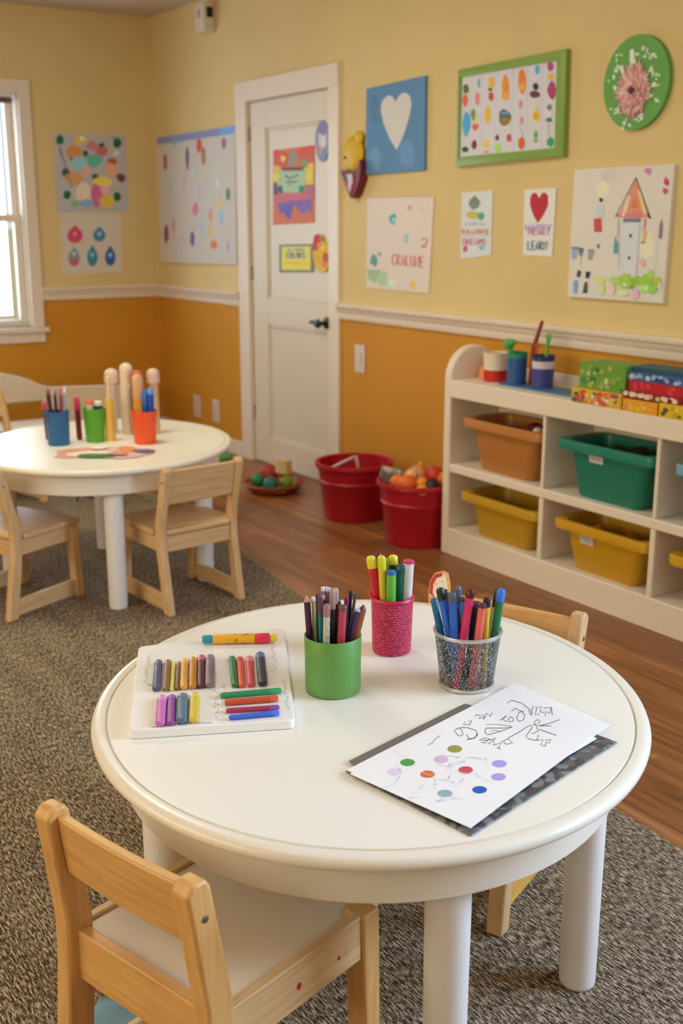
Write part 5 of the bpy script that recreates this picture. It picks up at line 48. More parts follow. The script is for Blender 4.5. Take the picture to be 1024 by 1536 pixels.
GREEN_CUP_PENS = [
  ((-1.6059, 1.0133, .551), (-1.6119, 1.0043, .7255), .006, (.064, .01, .04), (.616, .305, .242), .064, 'pencil', 'maroon pencil with a peach sharpened tip, leftmost in the green cup'),
  ((-1.6067, 1.0213, .551), (-1.6097, 1.0167, .7214), .0039, (.553, .515, .184), (.79, .83, .888), .043, 'marker', 'thin pale green pencil with a white end, second from left in the green cup'),
  ((-1.6199, 1.0337, .551), (-1.6208, 1.0323, .7173), .0037, (.015, .013, .057), None, 0, 'pen', 'thin navy pencil behind the teal one in the green cup'),
  ((-1.5835, 1.0192, .551), (-1.5858, 1.0158, .7342), .005, (.01, .162, .206), (.141, .045, .095), .202, 'marker', 'teal pencil with a dusky maroon upper half in the green cup'),
  ((-1.6089, 1.0363, .551), (-1.608, 1.0376, .7199), .0037, (.128, .032, .076), (.682, .679, .76), .037, 'marker', 'maroon pencil with a white end, right of teal in the green cup'),
  ((-1.6181, 1.0501, .551), (-1.6216, 1.0448, .7316), .0034, (.276, .188, .184), (.682, .715, .801), .043, 'marker', 'tall taupe brush, leftmost of three with white ends in the green cup'),
  ((-1.622, 1.0534, .551), (-1.6224, 1.0528, .7299), .0037, (.238, .156, .15), (.682, .715, .801), .044, 'marker', 'tall taupe brush, middle of three with white ends in the green cup'),
  ((-1.5699, 1.0166, .551), (-1.5683, 1.019, .7192), .0063, (.553, .545, .444), (.341, .188, .167), .136, 'printed', 'cream pencil printed with dark letters, at the front in the green cup'),
  ((-1.608, 1.0468, .551), (-1.6069, 1.0485, .734), .0034, (.17, .114, .115), (.616, .61, .681), .042, 'marker', 'grey brown brush, rightmost of the white tipped trio in the green cup'),
  ((-1.5799, 1.0338, .551), (-1.5776, 1.0373, .7422), .0055, (.011, .01, .015), (.388, .262, .242), .199, 'marker', 'black pencil with a tan upper part, in the middle in the green cup'),
  ((-1.592, 1.0523, .551), (-1.5915, 1.0531, .7364), .0052, (.014, .01, .015), (.44, .351, .36), .157, 'marker', 'dark brush with a pale metal end, right of the black pencil in the green cup'),
  ((-1.5873, 1.0548, .551), (-1.5854, 1.0576, .7137), .006, (.044, .01, .017), (.093, .032, .031), .09, 'pencil', 'dark brown pencil with a ragged end in the green cup'),
  ((-1.5593, 1.037, .551), (-1.5546, 1.0441, .7164), .0073, (.478, .045, .085), (.17, .061, .062), .058, 'marker', 'rosy red crayon at the front in the green cup'),
  ((-1.5818, 1.0675, .551), (-1.5808, 1.0691, .7197), .0042, (.027, .01, .038), (.276, .017, .107), .092, 'marker', 'dark plum pencil with a magenta top in the green cup'),
  ((-1.5952, 1.0803, .551), (-1.5936, 1.0866, .7227), .0034, (.019, .016, .03), None, 0, 'pen', 'thin charcoal pencil beside the flat grey brush in the green cup'),
  ((-1.5909, 1.0677, .551), (-1.5781, 1.0869, .725), .0091, (.104, .084, .085), None, 0, 'flat', 'wide flat grey brown brush, tallest on the right in the green cup'),
  ((-1.5706, 1.0431, .551), (-1.5503, 1.0735, .7051), .005, (.059, .026, .115), (.553, .577, .888), .028, 'marker', 'purple pencil with a pale tip leaning right in the green cup'),
  ((-1.5681, 1.0514, .551), (-1.5472, 1.0833, .7113), .0068, (.284, .084, .015), (.141, .045, .025), .054, 'pencil', 'orange brown crayon leaning right, rightmost in the green cup'),
]
PINK_CUP_PENS = [
  ((-1.684, 1.2332, .551), (-1.7015, 1.207, .7426), .0093, (.616, .01, .031), (.79, .679, .025), .122, 'marker', 'red marker with a yellow cap, leftmost in the pink woven cup'),
  ((-1.7076, 1.2456, .551), (-1.7153, 1.2346, .738), .007, (.141, .013, .038), None, 0, 'pen', 'dark maroon pen, mostly hidden behind the yellow markers in the pink woven cup'),
  ((-1.6808, 1.2305, .551), (-1.6866, 1.2219, .7448), .0079, (.79, .577, .038), (.682, .679, .025), .142, 'marker', 'amber marker with a bright yellow cap in the pink woven cup'),
  ((-1.7008, 1.2449, .551), (-1.7001, 1.2459, .7283), .0058, (.364, .515, .038), None, 0, 'pen', 'thin lime marker between the yellow ones in the pink woven cup'),
  ((-1.6972, 1.254, .551), (-1.6952, 1.257, .7377), .0087, (.041, .045, .015), (.827, .752, .072), .097, 'marker', 'dark marker with a round yellow top in the pink woven cup'),
  ((-1.6676, 1.2318, .551), (-1.6673, 1.2323, .7176), .0093, (.141, .515, .053), (.041, .156, .474), .045, 'marker', 'short green marker with a blue end, at the front in the pink woven cup'),
  ((-1.6705, 1.2533, .551), (-1.6683, 1.2566, .7264), .0099, (.01, .15, .126), (.012, .114, .107), .088, 'marker', 'teal green marker, second from right in the pink woven cup'),
  ((-1.6649, 1.2616, .551), (-1.6604, 1.269, .7342), .0105, (.703, .672, .681), (.616, .061, .184), .032, 'marker', 'cream marker with a pink tip, rightmost in the pink woven cup'),
]
MESH_CUP_PENS = [
  ((-1.4907, 1.2408, .551), (-1.5098, 1.2123, .7053), .0065, (.011, .162, .36), None, 0, 'pen', 'teal blue pen, leftmost in the silver mesh cup'),
  ((-1.4657, 1.2405, .551), (-1.4878, 1.2074, .7364), .0074, (.027, .141, .622), (.019, .026, .031), .118, 'marker', 'blue pen with a black striped cap, second from left in the silver mesh cup'),
  ((-1.4952, 1.2611, .551), (-1.5101, 1.2388, .7217), .0047, (.024, .053, .031), (.041, .053, .025), .164, 'marker', 'dark green pen between the two blue ones in the silver mesh cup'),
  ((-1.4583, 1.2299, .551), (-1.466, 1.2184, .7322), .0079, (.024, .127, .607), (.093, .114, .15), .098, 'marker', 'blue pen with a grey cap, left of the pink one in the silver mesh cup'),
  ((-1.5023, 1.2721, .551), (-1.5066, 1.2657, .7243), .0056, (.041, .091, .309), (.104, .156, .263), .155, 'marker', 'tall slate blue pen at the back in the silver mesh cup'),
  ((-1.4971, 1.269, .551), (-1.4965, 1.27, .7046), .0054, (.093, .305, .888), (.17, .08, .038), .049, 'marker', 'light blue pen with a brown end, behind the pink one in the silver mesh cup'),
  ((-1.4692, 1.2568, .551), (-1.4793, 1.2418, .6963), .0052, (.031, .017, .02), None, 0, 'pen', 'dark brown pen tucked left of the pink one in the silver mesh cup'),
  ((-1.4578, 1.2253, .551), (-1.4452, 1.2441, .7387), .0074, (.689, .023, .135), (.082, .012, .017), .081, 'marker', 'hot pink pen with a dark maroon cap, at the front in the silver mesh cup'),
  ((-1.4755, 1.269, .551), (-1.4689, 1.2788, .7023), .0081, (.031, .012, .021), (.093, .061, .121), .072, 'marker', 'thick dark maroon pen right of the pink one in the silver mesh cup'),
  ((-1.4392, 1.2476, .551), (-1.4309, 1.26, .7141), .007, (.805, .15, .115), (.104, .038, .053), .052, 'marker', 'coral pen at the front in the silver mesh cup'),
  ((-1.4373, 1.2721, .551), (-1.4358, 1.2743, .7206), .0063, (.682, .456, .025), (.011, .016, .04), .103, 'marker', 'yellow pen with a black cap in the silver mesh cup'),
  ((-1.4597, 1.2872, .551), (-1.446, 1.3076, .7276), .0047, (.717, .61, .36), (.024, .032, .038), .193, 'marker', 'cream pen with a dark striped cap, leaning right in the silver mesh cup'),
  ((-1.4371, 1.2831, .551), (-1.4264, 1.2992, .7346), .0074, (.01, .194, .068), (.048, .205, .76), .123, 'marker', 'green pen with a blue cap, leaning right in the silver mesh cup'),
  ((-1.4591, 1.3043, .551), (-1.4472, 1.3164, .7206), .0041, (.082, .065, .506), (.467, .515, .9), .076, 'marker', 'violet pen leaning right, rightmost in the silver mesh cup'),
]
FOLDER_UNDER = [(-1.3077,.8829),(-1.0562,.9225),(-1.1445,1.3085),(-1.3775,1.2647)]
FOLDER_TOP = [(-1.3301,.9043),(-1.1029,.942),(-1.202,1.2663),(-1.3963,1.1958)]
PAPER_UNDER = [(-1.305,.8835),(-1.1585,.9106),(-1.0946,.935),(-1.1675,1.2845),(-1.3391,1.2895),(-1.4028,1.2997)]
TRAY = [(-1.6002,.65),(-1.4828,.8986),(-1.8738,1.1123),(-1.9394,.819)]

PI = math.pi
C = bpy.context.scene.collection
rnd = random.Random(7)

# ------------------------------------------------------------ materials
def s2l(c):
    return tuple((x/255/12.92 if x/255 <= .04045 else ((x/255+.055)/1.055)**2.4) for x in c)
MC = {}
def nodes(name):
    m = bpy.data.materials.new(name); m.use_nodes = True
    return m, m.node_tree.nodes, m.node_tree.links, m.node_tree.nodes['Principled BSDF']
def flat(c, rough=.5, metal=0, key=None, lin=False, var=.05, bump=0, spec=.5, coat=0):
    """painted / plastic surface with slight procedural unevenness; c is sRGB 0-255, or linear if lin"""
    k = (tuple(c), rough, metal, lin, var, bump, spec, coat)
    if k in MC: return MC[k]
    L = tuple(c) if lin else s2l(c)
    m, N, K, b = nodes(key or 'paint')
    b.inputs['Roughness'].default_value = rough; b.inputs['Metallic'].default_value = metal
    b.inputs['Specular IOR Level'].default_value = spec; b.inputs['Coat Weight'].default_value = coat
    tc = N.new('ShaderNodeTexCoord'); nz = N.new('ShaderNodeTexNoise'); nz.inputs['Scale'].default_value = 30
    K.new(tc.outputs['Object'], nz.inputs['Vector'])
    mx = N.new('ShaderNodeMix'); mx.data_type = 'RGBA'
    mx.inputs[6].default_value = (*[x*(1-var) for x in L], 1); mx.inputs[7].default_value = (*[min(1, x*(1+var)) for x in L], 1)
    K.new(nz.outputs['Fac'], mx.inputs[0]); K.new(mx.outputs[2], b.inputs['Base Color'])
    if bump:
        bp = N.new('ShaderNodeBump'); bp.inputs['Strength'].default_value = bump; bp.inputs['Distance'].default_value = .002
        n2 = N.new('ShaderNodeTexNoise'); n2.inputs['Scale'].default_value = 220
        K.new(tc.outputs['Object'], n2.inputs['Vector']); K.new(n2.outputs['Fac'], bp.inputs['Height']); K.new(bp.outputs['Normal'], b.inputs['Normal'])
    MC[k] = m
    return m
def lin(c, rough=.55, **k): return flat(c, rough, lin=True, **k)
def ramp(N, stops):
    r = N.new('ShaderNodeValToRGB'); e = r.color_ramp.elements
    while len(e) < len(stops): e.new(.5)
    for i, (p, c) in enumerate(stops): e[i].position = p; e[i].color = (*s2l(c), 1)
    return r
def wood(name, axis, stops, scale=6, rough=.42, stretch=14):
    m, N, K, b = nodes(name)
    tc = N.new('ShaderNodeTexCoord'); mp = N.new('ShaderNodeMapping')
    sc = [stretch]*3; sc['XYZ'.index(axis)] = 1; mp.inputs['Scale'].default_value = sc
    K.new(tc.outputs['Object'], mp.inputs['Vector'])
    nz = N.new('ShaderNodeTexNoise'); nz.inputs['Scale'].default_value = scale; nz.inputs['Detail'].default_value = 6; nz.inputs['Distortion'].default_value = .6
    K.new(mp.outputs['Vector'], nz.inputs['Vector']); r = ramp(N, stops)
    K.new(nz.outputs['Fac'], r.inputs['Fac']); K.new(r.outputs['Color'], b.inputs['Base Color'])
    b.inputs['Roughness'].default_value = rough
    return m
BEECH = [(.3, (208, 166, 116)), (.5, (222, 182, 132)), (.72, (230, 194, 148))]
WX = wood('beech_wood_x', 'X', BEECH); WY = wood('beech_wood_y', 'Y', BEECH); WZ = wood('beech_wood_z', 'Z', BEECH)
HONEY = [(.3, (208, 154, 88)), (.5, (221, 168, 100)), (.72, (230, 180, 112))]
HX = wood('honey_wood_x', 'X', HONEY); HY = wood('honey_wood_yellow', 'Y', [(.3, (214, 160, 70)), (.7, (232, 184, 92))])

def wall_mat(name, c):
    m, N, K, b = nodes(name); b.inputs['Roughness'].default_value = .75
    tc = N.new('ShaderNodeTexCoord'); nz = N.new('ShaderNodeTexNoise'); nz.inputs['Scale'].default_value = 3; nz.inputs['Detail'].default_value = 4
    K.new(tc.outputs['Object'], nz.inputs['Vector'])
    r = ramp(N, [(.3, tuple(x*.97 for x in c)), (.7, c)]); K.new(nz.outputs['Fac'], r.inputs['Fac']); K.new(r.outputs['Color'], b.inputs['Base Color'])
    n2 = N.new('ShaderNodeTexNoise'); n2.inputs['Scale'].default_value = 160
    bp = N.new('ShaderNodeBump'); bp.inputs['Strength'].default_value = .12; bp.inputs['Distance'].default_value = .003
    K.new(tc.outputs['Object'], n2.inputs['Vector']); K.new(n2.outputs['Fac'], bp.inputs['Height']); K.new(bp.outputs['Normal'], b.inputs['Normal'])
    return m
M_UP = wall_mat('pale_yellow_wall_paint', (230, 205, 148))
M_LO = wall_mat('mustard_wall_paint', (214, 148, 36))
M_CEIL = wall_mat('ceiling_paint', (214, 198, 184))
M_TRIM = flat((236, 222, 208), .4, key='white_trim_paint', var=.02)
M_DOOR = flat((226, 214, 198), .42, key='door_paint', var=.02)
M_WHITE = flat((246, 241, 230), .3, key='table_white_laminate', var=.01)
M_RIM = flat((240, 232, 218), .28, key='table_rim_white', var=.01)
M_LEG = flat((238, 234, 232), .38, key='table_leg_white', var=.015)
M_SHELF = flat((238, 226, 210), .45, key='shelf_white', var=.02)
M_METAL = flat((150, 150, 155), .3, 1, key='metal')
M_BLACK = flat((22, 20, 20), .35, key='black_metal')

def floor_mat():
    m, N, K, b = nodes('oak_plank_floor')
    tc = N.new('ShaderNodeTexCoord'); br = N.new('ShaderNodeTexBrick')
    K.new(tc.outputs['Object'], br.inputs['Vector'])
    br.inputs['Scale'].default_value = 1; br.inputs['Brick Width'].default_value = 1.3; br.inputs['Row Height'].default_value = .13
    br.inputs['Mortar Size'].default_value = .0015; br.offset = .37
    br.inputs['Color1'].default_value = (.25, .25, .25, 1); br.inputs['Color2'].default_value = (.8, .8, .8, 1); br.inputs['Mortar'].default_value = (0, 0, 0, 1)
    mp = N.new('ShaderNodeMapping'); mp.inputs['Scale'].default_value = (1.2, 16, 1); K.new(tc.outputs['Object'], mp.inputs['Vector'])
    nz = N.new('ShaderNodeTexNoise'); nz.inputs['Scale'].default_value = 2.2; nz.inputs['Detail'].default_value = 8; nz.inputs['Distortion'].default_value = .8
    K.new(mp.outputs['Vector'], nz.inputs['Vector'])
    ad = N.new('ShaderNodeMath'); ad.operation = 'MULTIPLY_ADD'; ad.inputs[1].default_value = .34
    K.new(br.outputs['Color'], ad.inputs[0]); 
    sb = N.new('ShaderNodeMath'); sb.operation = 'MULTIPLY'; sb.inputs[1].default_value = .75; K.new(nz.outputs['Fac'], sb.inputs[0])
    K.new(sb.outputs[0], ad.inputs[2])
    r = ramp(N, [(.22, (74, 42, 22)), (.45, (128, 78, 42)), (.62, (158, 100, 58)), (.8, (188, 130, 84))])
    K.new(ad.outputs[0], r.inputs['Fac']); K.new(r.outputs['Color'], b.inputs['Base Color'])
    b.inputs['Roughness'].default_value = .38
    bp = N.new('ShaderNodeBump'); bp.inputs['Strength'].default_value = .25; bp.inputs['Distance'].default_value = .002
    K.new(br.outputs['Fac'], bp.inputs['Height']); bp.invert = True; K.new(bp.outputs['Normal'], b.inputs['Normal'])
    return m
def rug_mat():
    m, N, K, b = nodes('woven_rug')
    tc = N.new('ShaderNodeTexCoord')
    def streak(sx, sy, detail=3):
        mp = N.new('ShaderNodeMapping'); mp.inputs['Scale'].default_value = (sx, sy, 1); K.new(tc.outputs['Object'], mp.inputs['Vector'])
        n = N.new('ShaderNodeTexNoise'); n.inputs['Scale'].default_value = 1; n.inputs['Detail'].default_value = detail; n.inputs['Distortion'].default_value = .3
        K.new(mp.outputs['Vector'], n.inputs['Vector']); return n
    a = streak(55, 260, 2); c = streak(2.2, 14, 4); d = streak(260, 420, 1)
    s1 = N.new('ShaderNodeMath'); s1.operation = 'MULTIPLY_ADD'; s1.inputs[1].default_value = .60; K.new(a.outputs['Fac'], s1.inputs[0])
    s2 = N.new('ShaderNodeMath'); s2.operation = 'MULTIPLY_ADD'; s2.inputs[1].default_value = .07; K.new(c.outputs['Fac'], s2.inputs[0])
    s3 = N.new('ShaderNodeMath'); s3.operation = 'MULTIPLY'; s3.inputs[1].default_value = .33; K.new(d.outputs['Fac'], s3.inputs[0])
    K.new(s3.outputs[0], s2.inputs[2]); K.new(s2.outputs[0], s1.inputs[2])
    r = ramp(N, [(.40, (48, 40, 32)), (.475, (100, 84, 66)), (.52, (138, 120, 98)), (.60, (202, 184, 160))])
    K.new(s1.outputs[0], r.inputs['Fac']); K.new(r.outputs['Color'], b.inputs['Base Color'])
    b.inputs['Roughness'].default_value = .95; b.inputs['Specular IOR Level'].default_value = .15
    bp = N.new('ShaderNodeBump'); bp.inputs['Strength'].default_value = .6; bp.inputs['Distance'].default_value = .004
    K.new(s1.outputs[0], bp.inputs['Height']); K.new(bp.outputs['Normal'], b.inputs['Normal'])
    return m
def mesh_cup_mat():
    m, N, K, b = nodes('silver_wire_mesh')
    tc = N.new('ShaderNodeTexCoord'); v = N.new('ShaderNodeTexVoronoi'); v.inputs['Scale'].default_value = 480
    K.new(tc.outputs['Object'], v.inputs['Vector'])
    n = N.new('ShaderNodeTexNoise'); n.inputs['Scale'].default_value = 520; K.new(tc.outputs['Object'], n.inputs['Vector'])
    r = ramp(N, [(.40, (46, 46, 48)), (.52, (112, 112, 112)), (.62, (222, 220, 216))]); K.new(n.outputs['Fac'], r.inputs['Fac'])
    K.new(r.outputs['Color'], b.inputs['Base Color']); b.inputs['Metallic'].default_value = .45; b.inputs['Roughness'].default_value = .4
    gt = N.new('ShaderNodeMath'); gt.operation = 'GREATER_THAN'; gt.inputs[1].default_value = .50
    gt.operation = 'LESS_THAN'
    K.new(v.outputs['Distance'], gt.inputs[0]); K.new(gt.outputs[0], b.inputs['Alpha'])
    return m
def fabric_weave(c, name):
    m, N, K, b = nodes(name)
    tc = N.new('ShaderNodeTexCoord'); w = N.new('ShaderNodeTexWave'); w.inputs['Scale'].default_value = 62; w.inputs['Distortion'].default_value = 7; w.inputs['Detail'].default_value = 2; w.inputs['Detail Scale'].default_value = 4; w.bands_direction = 'Z'
    K.new(tc.outputs['Object'], w.inputs['Vector'])
    r = ramp(N, [(.1, tuple(x*.72 for x in c)), (.75, c), (.97, tuple(min(255, x*1.0+60) for x in c))]); K.new(w.outputs['Fac'], r.inputs['Fac']); K.new(r.outputs['Color'], b.inputs['Base Color'])
    bp = N.new('ShaderNodeBump'); bp.inputs['Strength'].default_value = .8; bp.inputs['Distance'].default_value = .0016
    K.new(w.outputs['Fac'], bp.inputs['Height']); K.new(bp.outputs['Normal'], b.inputs['Normal']); b.inputs['Roughness'].default_value = .45
    return m
def speckle(c1, c2, c3, scale, name, rough=.5):
    m, N, K, b = nodes(name)
    tc = N.new('ShaderNodeTexCoord'); v = N.new('ShaderNodeTexVoronoi'); v.inputs['Scale'].default_value = scale
    K.new(tc.outputs['Object'], v.inputs['Vector']); sp = N.new('ShaderNodeSeparateColor'); K.new(v.outputs['Color'], sp.inputs[0])
    r = ramp(N, [(.0, c1), (.45, c2), (.75, c3)]); r.color_ramp.interpolation = 'CONSTANT'
    K.new(sp.outputs[0], r.inputs['Fac']); K.new(r.outputs['Color'], b.inputs['Base Color']); b.inputs['Roughness'].default_value = rough
    return m

# ------------------------------------------------------------ mesh builder
class MB:
    def __init__(s): s.v = []; s.f = []; s.mi = []; s.mats = []; s.sm = []
    def slot(s, m):
        if m not in s.mats: s.mats.append(m)
        return s.mats.index(m)
    def add(s, vs, fs, m, smooth=True, M=None):
        o = len(s.v); k = s.slot(m)
        s.v += [tuple(M @ Vector(p)) if M else tuple(p) for p in vs]
        for f in fs: s.f.append([i+o for i in f]); s.mi.append(k); s.sm.append(smooth)
        return s
    def box(s, x0, x1, y0, y1, z0, z1, m, M=None):
        vs = [(x, y, z) for z in (z0, z1) for y in (y0, y1) for x in (x0, x1)]
        return s.add(vs, [(0,2,3,1),(4,5,7,6),(0,1,5,4),(2,6,7,3),(0,4,6,2),(1,3,7,5)], m, False, M)
    def prism(s, pts, h0, h1, m, M=None, axis='Z', smooth=False):
        n = len(pts)
        P = {'Z': lambda u, v, w: (u, v, w), 'Y': lambda u, v, w: (u, w, v), 'X': lambda u, v, w: (w, u, v)}[axis]
        vs = [P(u, v, h0) for u, v in pts]+[P(u, v, h1) for u, v in pts]
        fs = [tuple(range(n))[::-1], tuple(range(n, 2*n))]+[(i, (i+1) % n, (i+1) % n+n, i+n) for i in range(n)]
        return s.add(vs, fs, m, smooth, M)
    def lathe(s, prof, m, seg=32, M=None, a=1, b=1, add=True, close=False, off=None):
        """profile (r,z); off=(A,B): an oval whose radii are A+r, B+r"""
        vs = []; fs = []; n = len(prof)
        for j in range(seg):
            t = 2*PI*j/seg
            for r, z in prof:
                if off: vs.append(((off[0]+r)*math.cos(t), (off[1]+r)*math.sin(t), z))
                else: vs.append((r*a*math.cos(t), r*b*math.sin(t), z))
        for j in range(seg):
            k = (j+1) % seg
            for i in range(n-1): fs.append((j*n+i, k*n+i, k*n+i+1, j*n+i+1))
            if close: fs.append((j*n+n-1, k*n+n-1, k*n, j*n))
        return s.add(vs, fs, m, True, M)
    def disc(s, r, z, m, seg=32, M=None, b=None, up=True):
        b = r if b is None else b
        vs = [(r*math.cos(2*PI*j/seg), b*math.sin(2*PI*j/seg), z) for j in range(seg)]
        return s.add(vs, [tuple(range(seg)) if up else tuple(range(seg))[::-1]], m, False, M)
    def tube(s, path, r, m, seg=12, caps=True, M=None, flat=1):
        path = [Vector(p) for p in path]; rs = r if isinstance(r, (list, tuple)) else [r]*len(path)
        vs = []; fs = []; up = Vector((0, 0, 1))
        d0 = (path[1]-path[0]).normalized()
        if abs(d0.dot(up)) > .95: up = Vector((1, 0, 0))
        for i, p in enumerate(path):
            d = (path[min(i+1, len(path)-1)]-path[max(i-1, 0)]).normalized()
            u = d.cross(up).normalized(); w = u.cross(d)
            for j in range(seg):
                t = 2*PI*j/seg; vs.append(tuple(p+u*rs[i]*math.cos(t)+w*rs[i]*flat*math.sin(t)))
        for i in range(len(path)-1):
            for j in range(seg):
                k = (j+1) % seg; fs.append((i*seg+j, i*seg+k, (i+1)*seg+k, (i+1)*seg+j))
        if caps: fs.append(tuple(range(seg))[::-1]); fs.append(tuple(range((len(path)-1)*seg, len(path)*seg)))
        return s.add(vs, fs, m, True, M)
    def ball(s, c, r, m, seg=14, sc=(1, 1, 1)):
        vs = [(c[0], c[1], c[2]-r*sc[2])]; rg = seg//2
        for i in range(1, rg):
            a = -PI/2+PI*i/rg
            for j in range(seg):
                t = 2*PI*j/seg; vs.append((c[0]+r*sc[0]*math.cos(a)*math.cos(t), c[1]+r*sc[1]*math.cos(a)*math.sin(t), c[2]+r*sc[2]*math.sin(a)))
        vs.append((c[0], c[1], c[2]+r*sc[2])); fs = []
        for j in range(seg): fs.append((0, 1+(j+1) % seg, 1+j)); fs.append((len(vs)-1, len(vs)-1-seg+j, len(vs)-1-seg+(j+1) % seg))
        for i in range(rg-2):
            for j in range(seg):
                k = (j+1) % seg; fs.append((1+i*seg+j, 1+i*seg+k, 1+(i+1)*seg+k, 1+(i+1)*seg+j))
        return s.add(vs, fs, m, True)
    def build(s, name, parent=None, bevel=0, loc=None, rz=0, segs=2, recalc=True):
        me = bpy.data.meshes.new(name); me.from_pydata(s.v, [], s.f)
        for m in s.mats: me.materials.append(m)
        for i, p in enumerate(me.polygons): p.material_index = s.mi[i]; p.use_smooth = s.sm[i] or bevel > 0
        if recalc:
            bm = bmesh.new(); bm.from_mesh(me); bmesh.ops.recalc_face_normals(bm, faces=bm.faces); bm.to_mesh(me); bm.free()
        try: me.set_sharp_from_angle(angle=math.radians(38))
        except Exception: pass
        o = bpy.data.objects.new(name, me); C.objects.link(o)
        if parent: o.parent = parent
        if loc: o.location = loc
        o.rotation_euler = (0, 0, rz)
        if bevel:
            b = o.modifiers.new('bevel', 'BEVEL'); b.width = bevel; b.segments = segs; b.limit_method = 'ANGLE'; b.angle_limit = math.radians(40)
            w = o.modifiers.new('normals', 'WEIGHTED_NORMAL'); w.keep_sharp = True
        return o
def tag(o, label=None, cat=None, group=None, kind=None):
    if label: o['label'] = label
    if cat: o['category'] = cat
    if group: o['group'] = group
    if kind: o['kind'] = kind
    return o
def empty(name, loc, rz=0):
    o = bpy.data.objects.new(name, None); C.objects.link(o); o.location = loc; o.rotation_euler = (0, 0, rz); o.empty_display_size = .1
    return o
def copy_thing(o, loc, rz):
    r = o.copy(); C.objects.link(r); r.location = loc; r.rotation_euler = (0, 0, rz)
    for ch in list(o.children):
        c = ch.copy(); C.objects.link(c); c.parent = r
        for g in ch.children:
            d = g.copy(); C.objects.link(d); d.parent = c
    return r
def struct(o): o['kind'] = 'structure'; return o

# ------------------------------------------------------------ the room
XL, YW, ZC = -6.95, 3.2, 2.605       # left wall plane, door wall plane, ceiling height
XR, YF = 2.2, -2.6                   # walls behind the photographer
RAIL = .9
b = MB(); b.box(XL-.15, XR+.15, YF-.15, YW+.15, -.1, 0, floor_mat()); struct(b.build('floor'))
b = MB(); b.box(XL-.15, XR+.15, YF-.15, YW+.15, ZC, ZC+.1, M_CEIL); struct(b.build('ceiling'))
def wall_seg(b, x0, x1, y0, y1, z0, z1):
    if z0 < RAIL < z1:
        b.box(x0, x1, y0, y1, z0, RAIL, M_LO); b.box(x0, x1, y0, y1, RAIL, z1, M_UP)
    else: b.box(x0, x1, y0, y1, z0, z1, M_LO if z1 <= RAIL else M_UP)
WY0, WY1, WZ0, WZ1 = 1.32, 2.33, .735, 2.115       # left window opening
b = MB(); wall_seg(b, XL-.14, XL, YF, WY0, 0, ZC); wall_seg(b, XL-.14, XL, WY1, YW, 0, ZC)
wall_seg(b, XL-.14, XL, WY0, WY1, 0, WZ0); wall_seg(b, XL-.14, XL, WY0, WY1, WZ1, ZC); struct(b.build('wall_left'))
VX0, VX1 = -.6, 1.1                                  # opening for the assumed window in the door wall, right of the frame
DX0, DX1, DZ = -5.72, -4.865, 2.02                   # door opening
b = MB(); wall_seg(b, XL-.14, DX0, YW, YW+.14, 0, ZC); wall_seg(b, DX0, DX1, YW, YW+.14, DZ, ZC); wall_seg(b, DX1, VX0, YW, YW+.14, 0, ZC)
wall_seg(b, VX0, VX1, YW, YW+.14, 0, .95); wall_seg(b, VX0, VX1, YW, YW+.14, 2.2, ZC); wall_seg(b, VX1, XR+.14, YW, YW+.14, 0, ZC)
struct(b.build('wall_back'))
FW0, FW1 = -4.6, -.6                                  # wide opening added behind the photographer for a fill light
UW0, UW1 = -1.3, 1.6  # opening added for a side fill light, now without a lamp
b = MB(); wall_seg(b, XR, XR+.14, YF, UW0, 0, ZC); wall_seg(b, XR, XR+.14, UW1, YW, 0, ZC); wall_seg(b, XR, XR+.14, UW0, UW1, 0, .9); wall_seg(b, XR, XR+.14, UW0, UW1, 2.2, ZC); struct(b.build('wall_right'))
b = MB(); wall_seg(b, XL-.14, FW0, YF-.14, YF, 0, ZC); wall_seg(b, FW1, XR+.14, YF-.14, YF, 0, ZC); wall_seg(b, FW0, FW1, YF-.14, YF, 0, .9); wall_seg(b, FW0, FW1, YF-.14, YF, 2.2, ZC); struct(b.build('wall_front'))
SKY_BLOCK = flat((235, 232, 225), .8, key='sky_block_panel')  # opaque panels plugging the unseen openings so sky light stays out
root = struct(empty('added_window_front', (0, YF, 0))); b = MB()  # made-up window, framed only to house the front fill light
for (x0, x1, z0, z1) in ((FW0-.08, FW0, .9, 2.2), (FW1, FW1+.08, .9, 2.2), (FW0-.08, FW1+.08, 2.2, 2.28), (FW0-.08, FW1+.08, .82, .9)): b.box(x0, x1, 0, .02, z0, z1, M_TRIM)
b.build('window_casing', root, bevel=.004); b = MB(); b.box(FW0, FW1, -.13, -.11, .9, 2.2, SKY_BLOCK); b.build('roller_or_sky_block', root)  # panel added to block sky light, not a blind
root = struct(empty('added_window_right', (XR, 0, 0))); b = MB()  # made-up window, put in for a side fill that is no longer lit
for (y0, y1, z0, z1) in ((UW0-.08, UW0, .9, 2.2), (UW1, UW1+.08, .9, 2.2), (UW0-.08, UW1+.08, 2.2, 2.28), (UW0-.08, UW1+.08, .82, .9)): b.box(-.02, 0, y0, y1, z0, z1, M_TRIM)
b.build('window_casing', root, bevel=.004); b = MB(); b.box(.11, .13, UW0, UW1, .9, 2.2, SKY_BLOCK); b.build('roller_or_sky_block', root)  # unseen panel, blocks the sky through this opening

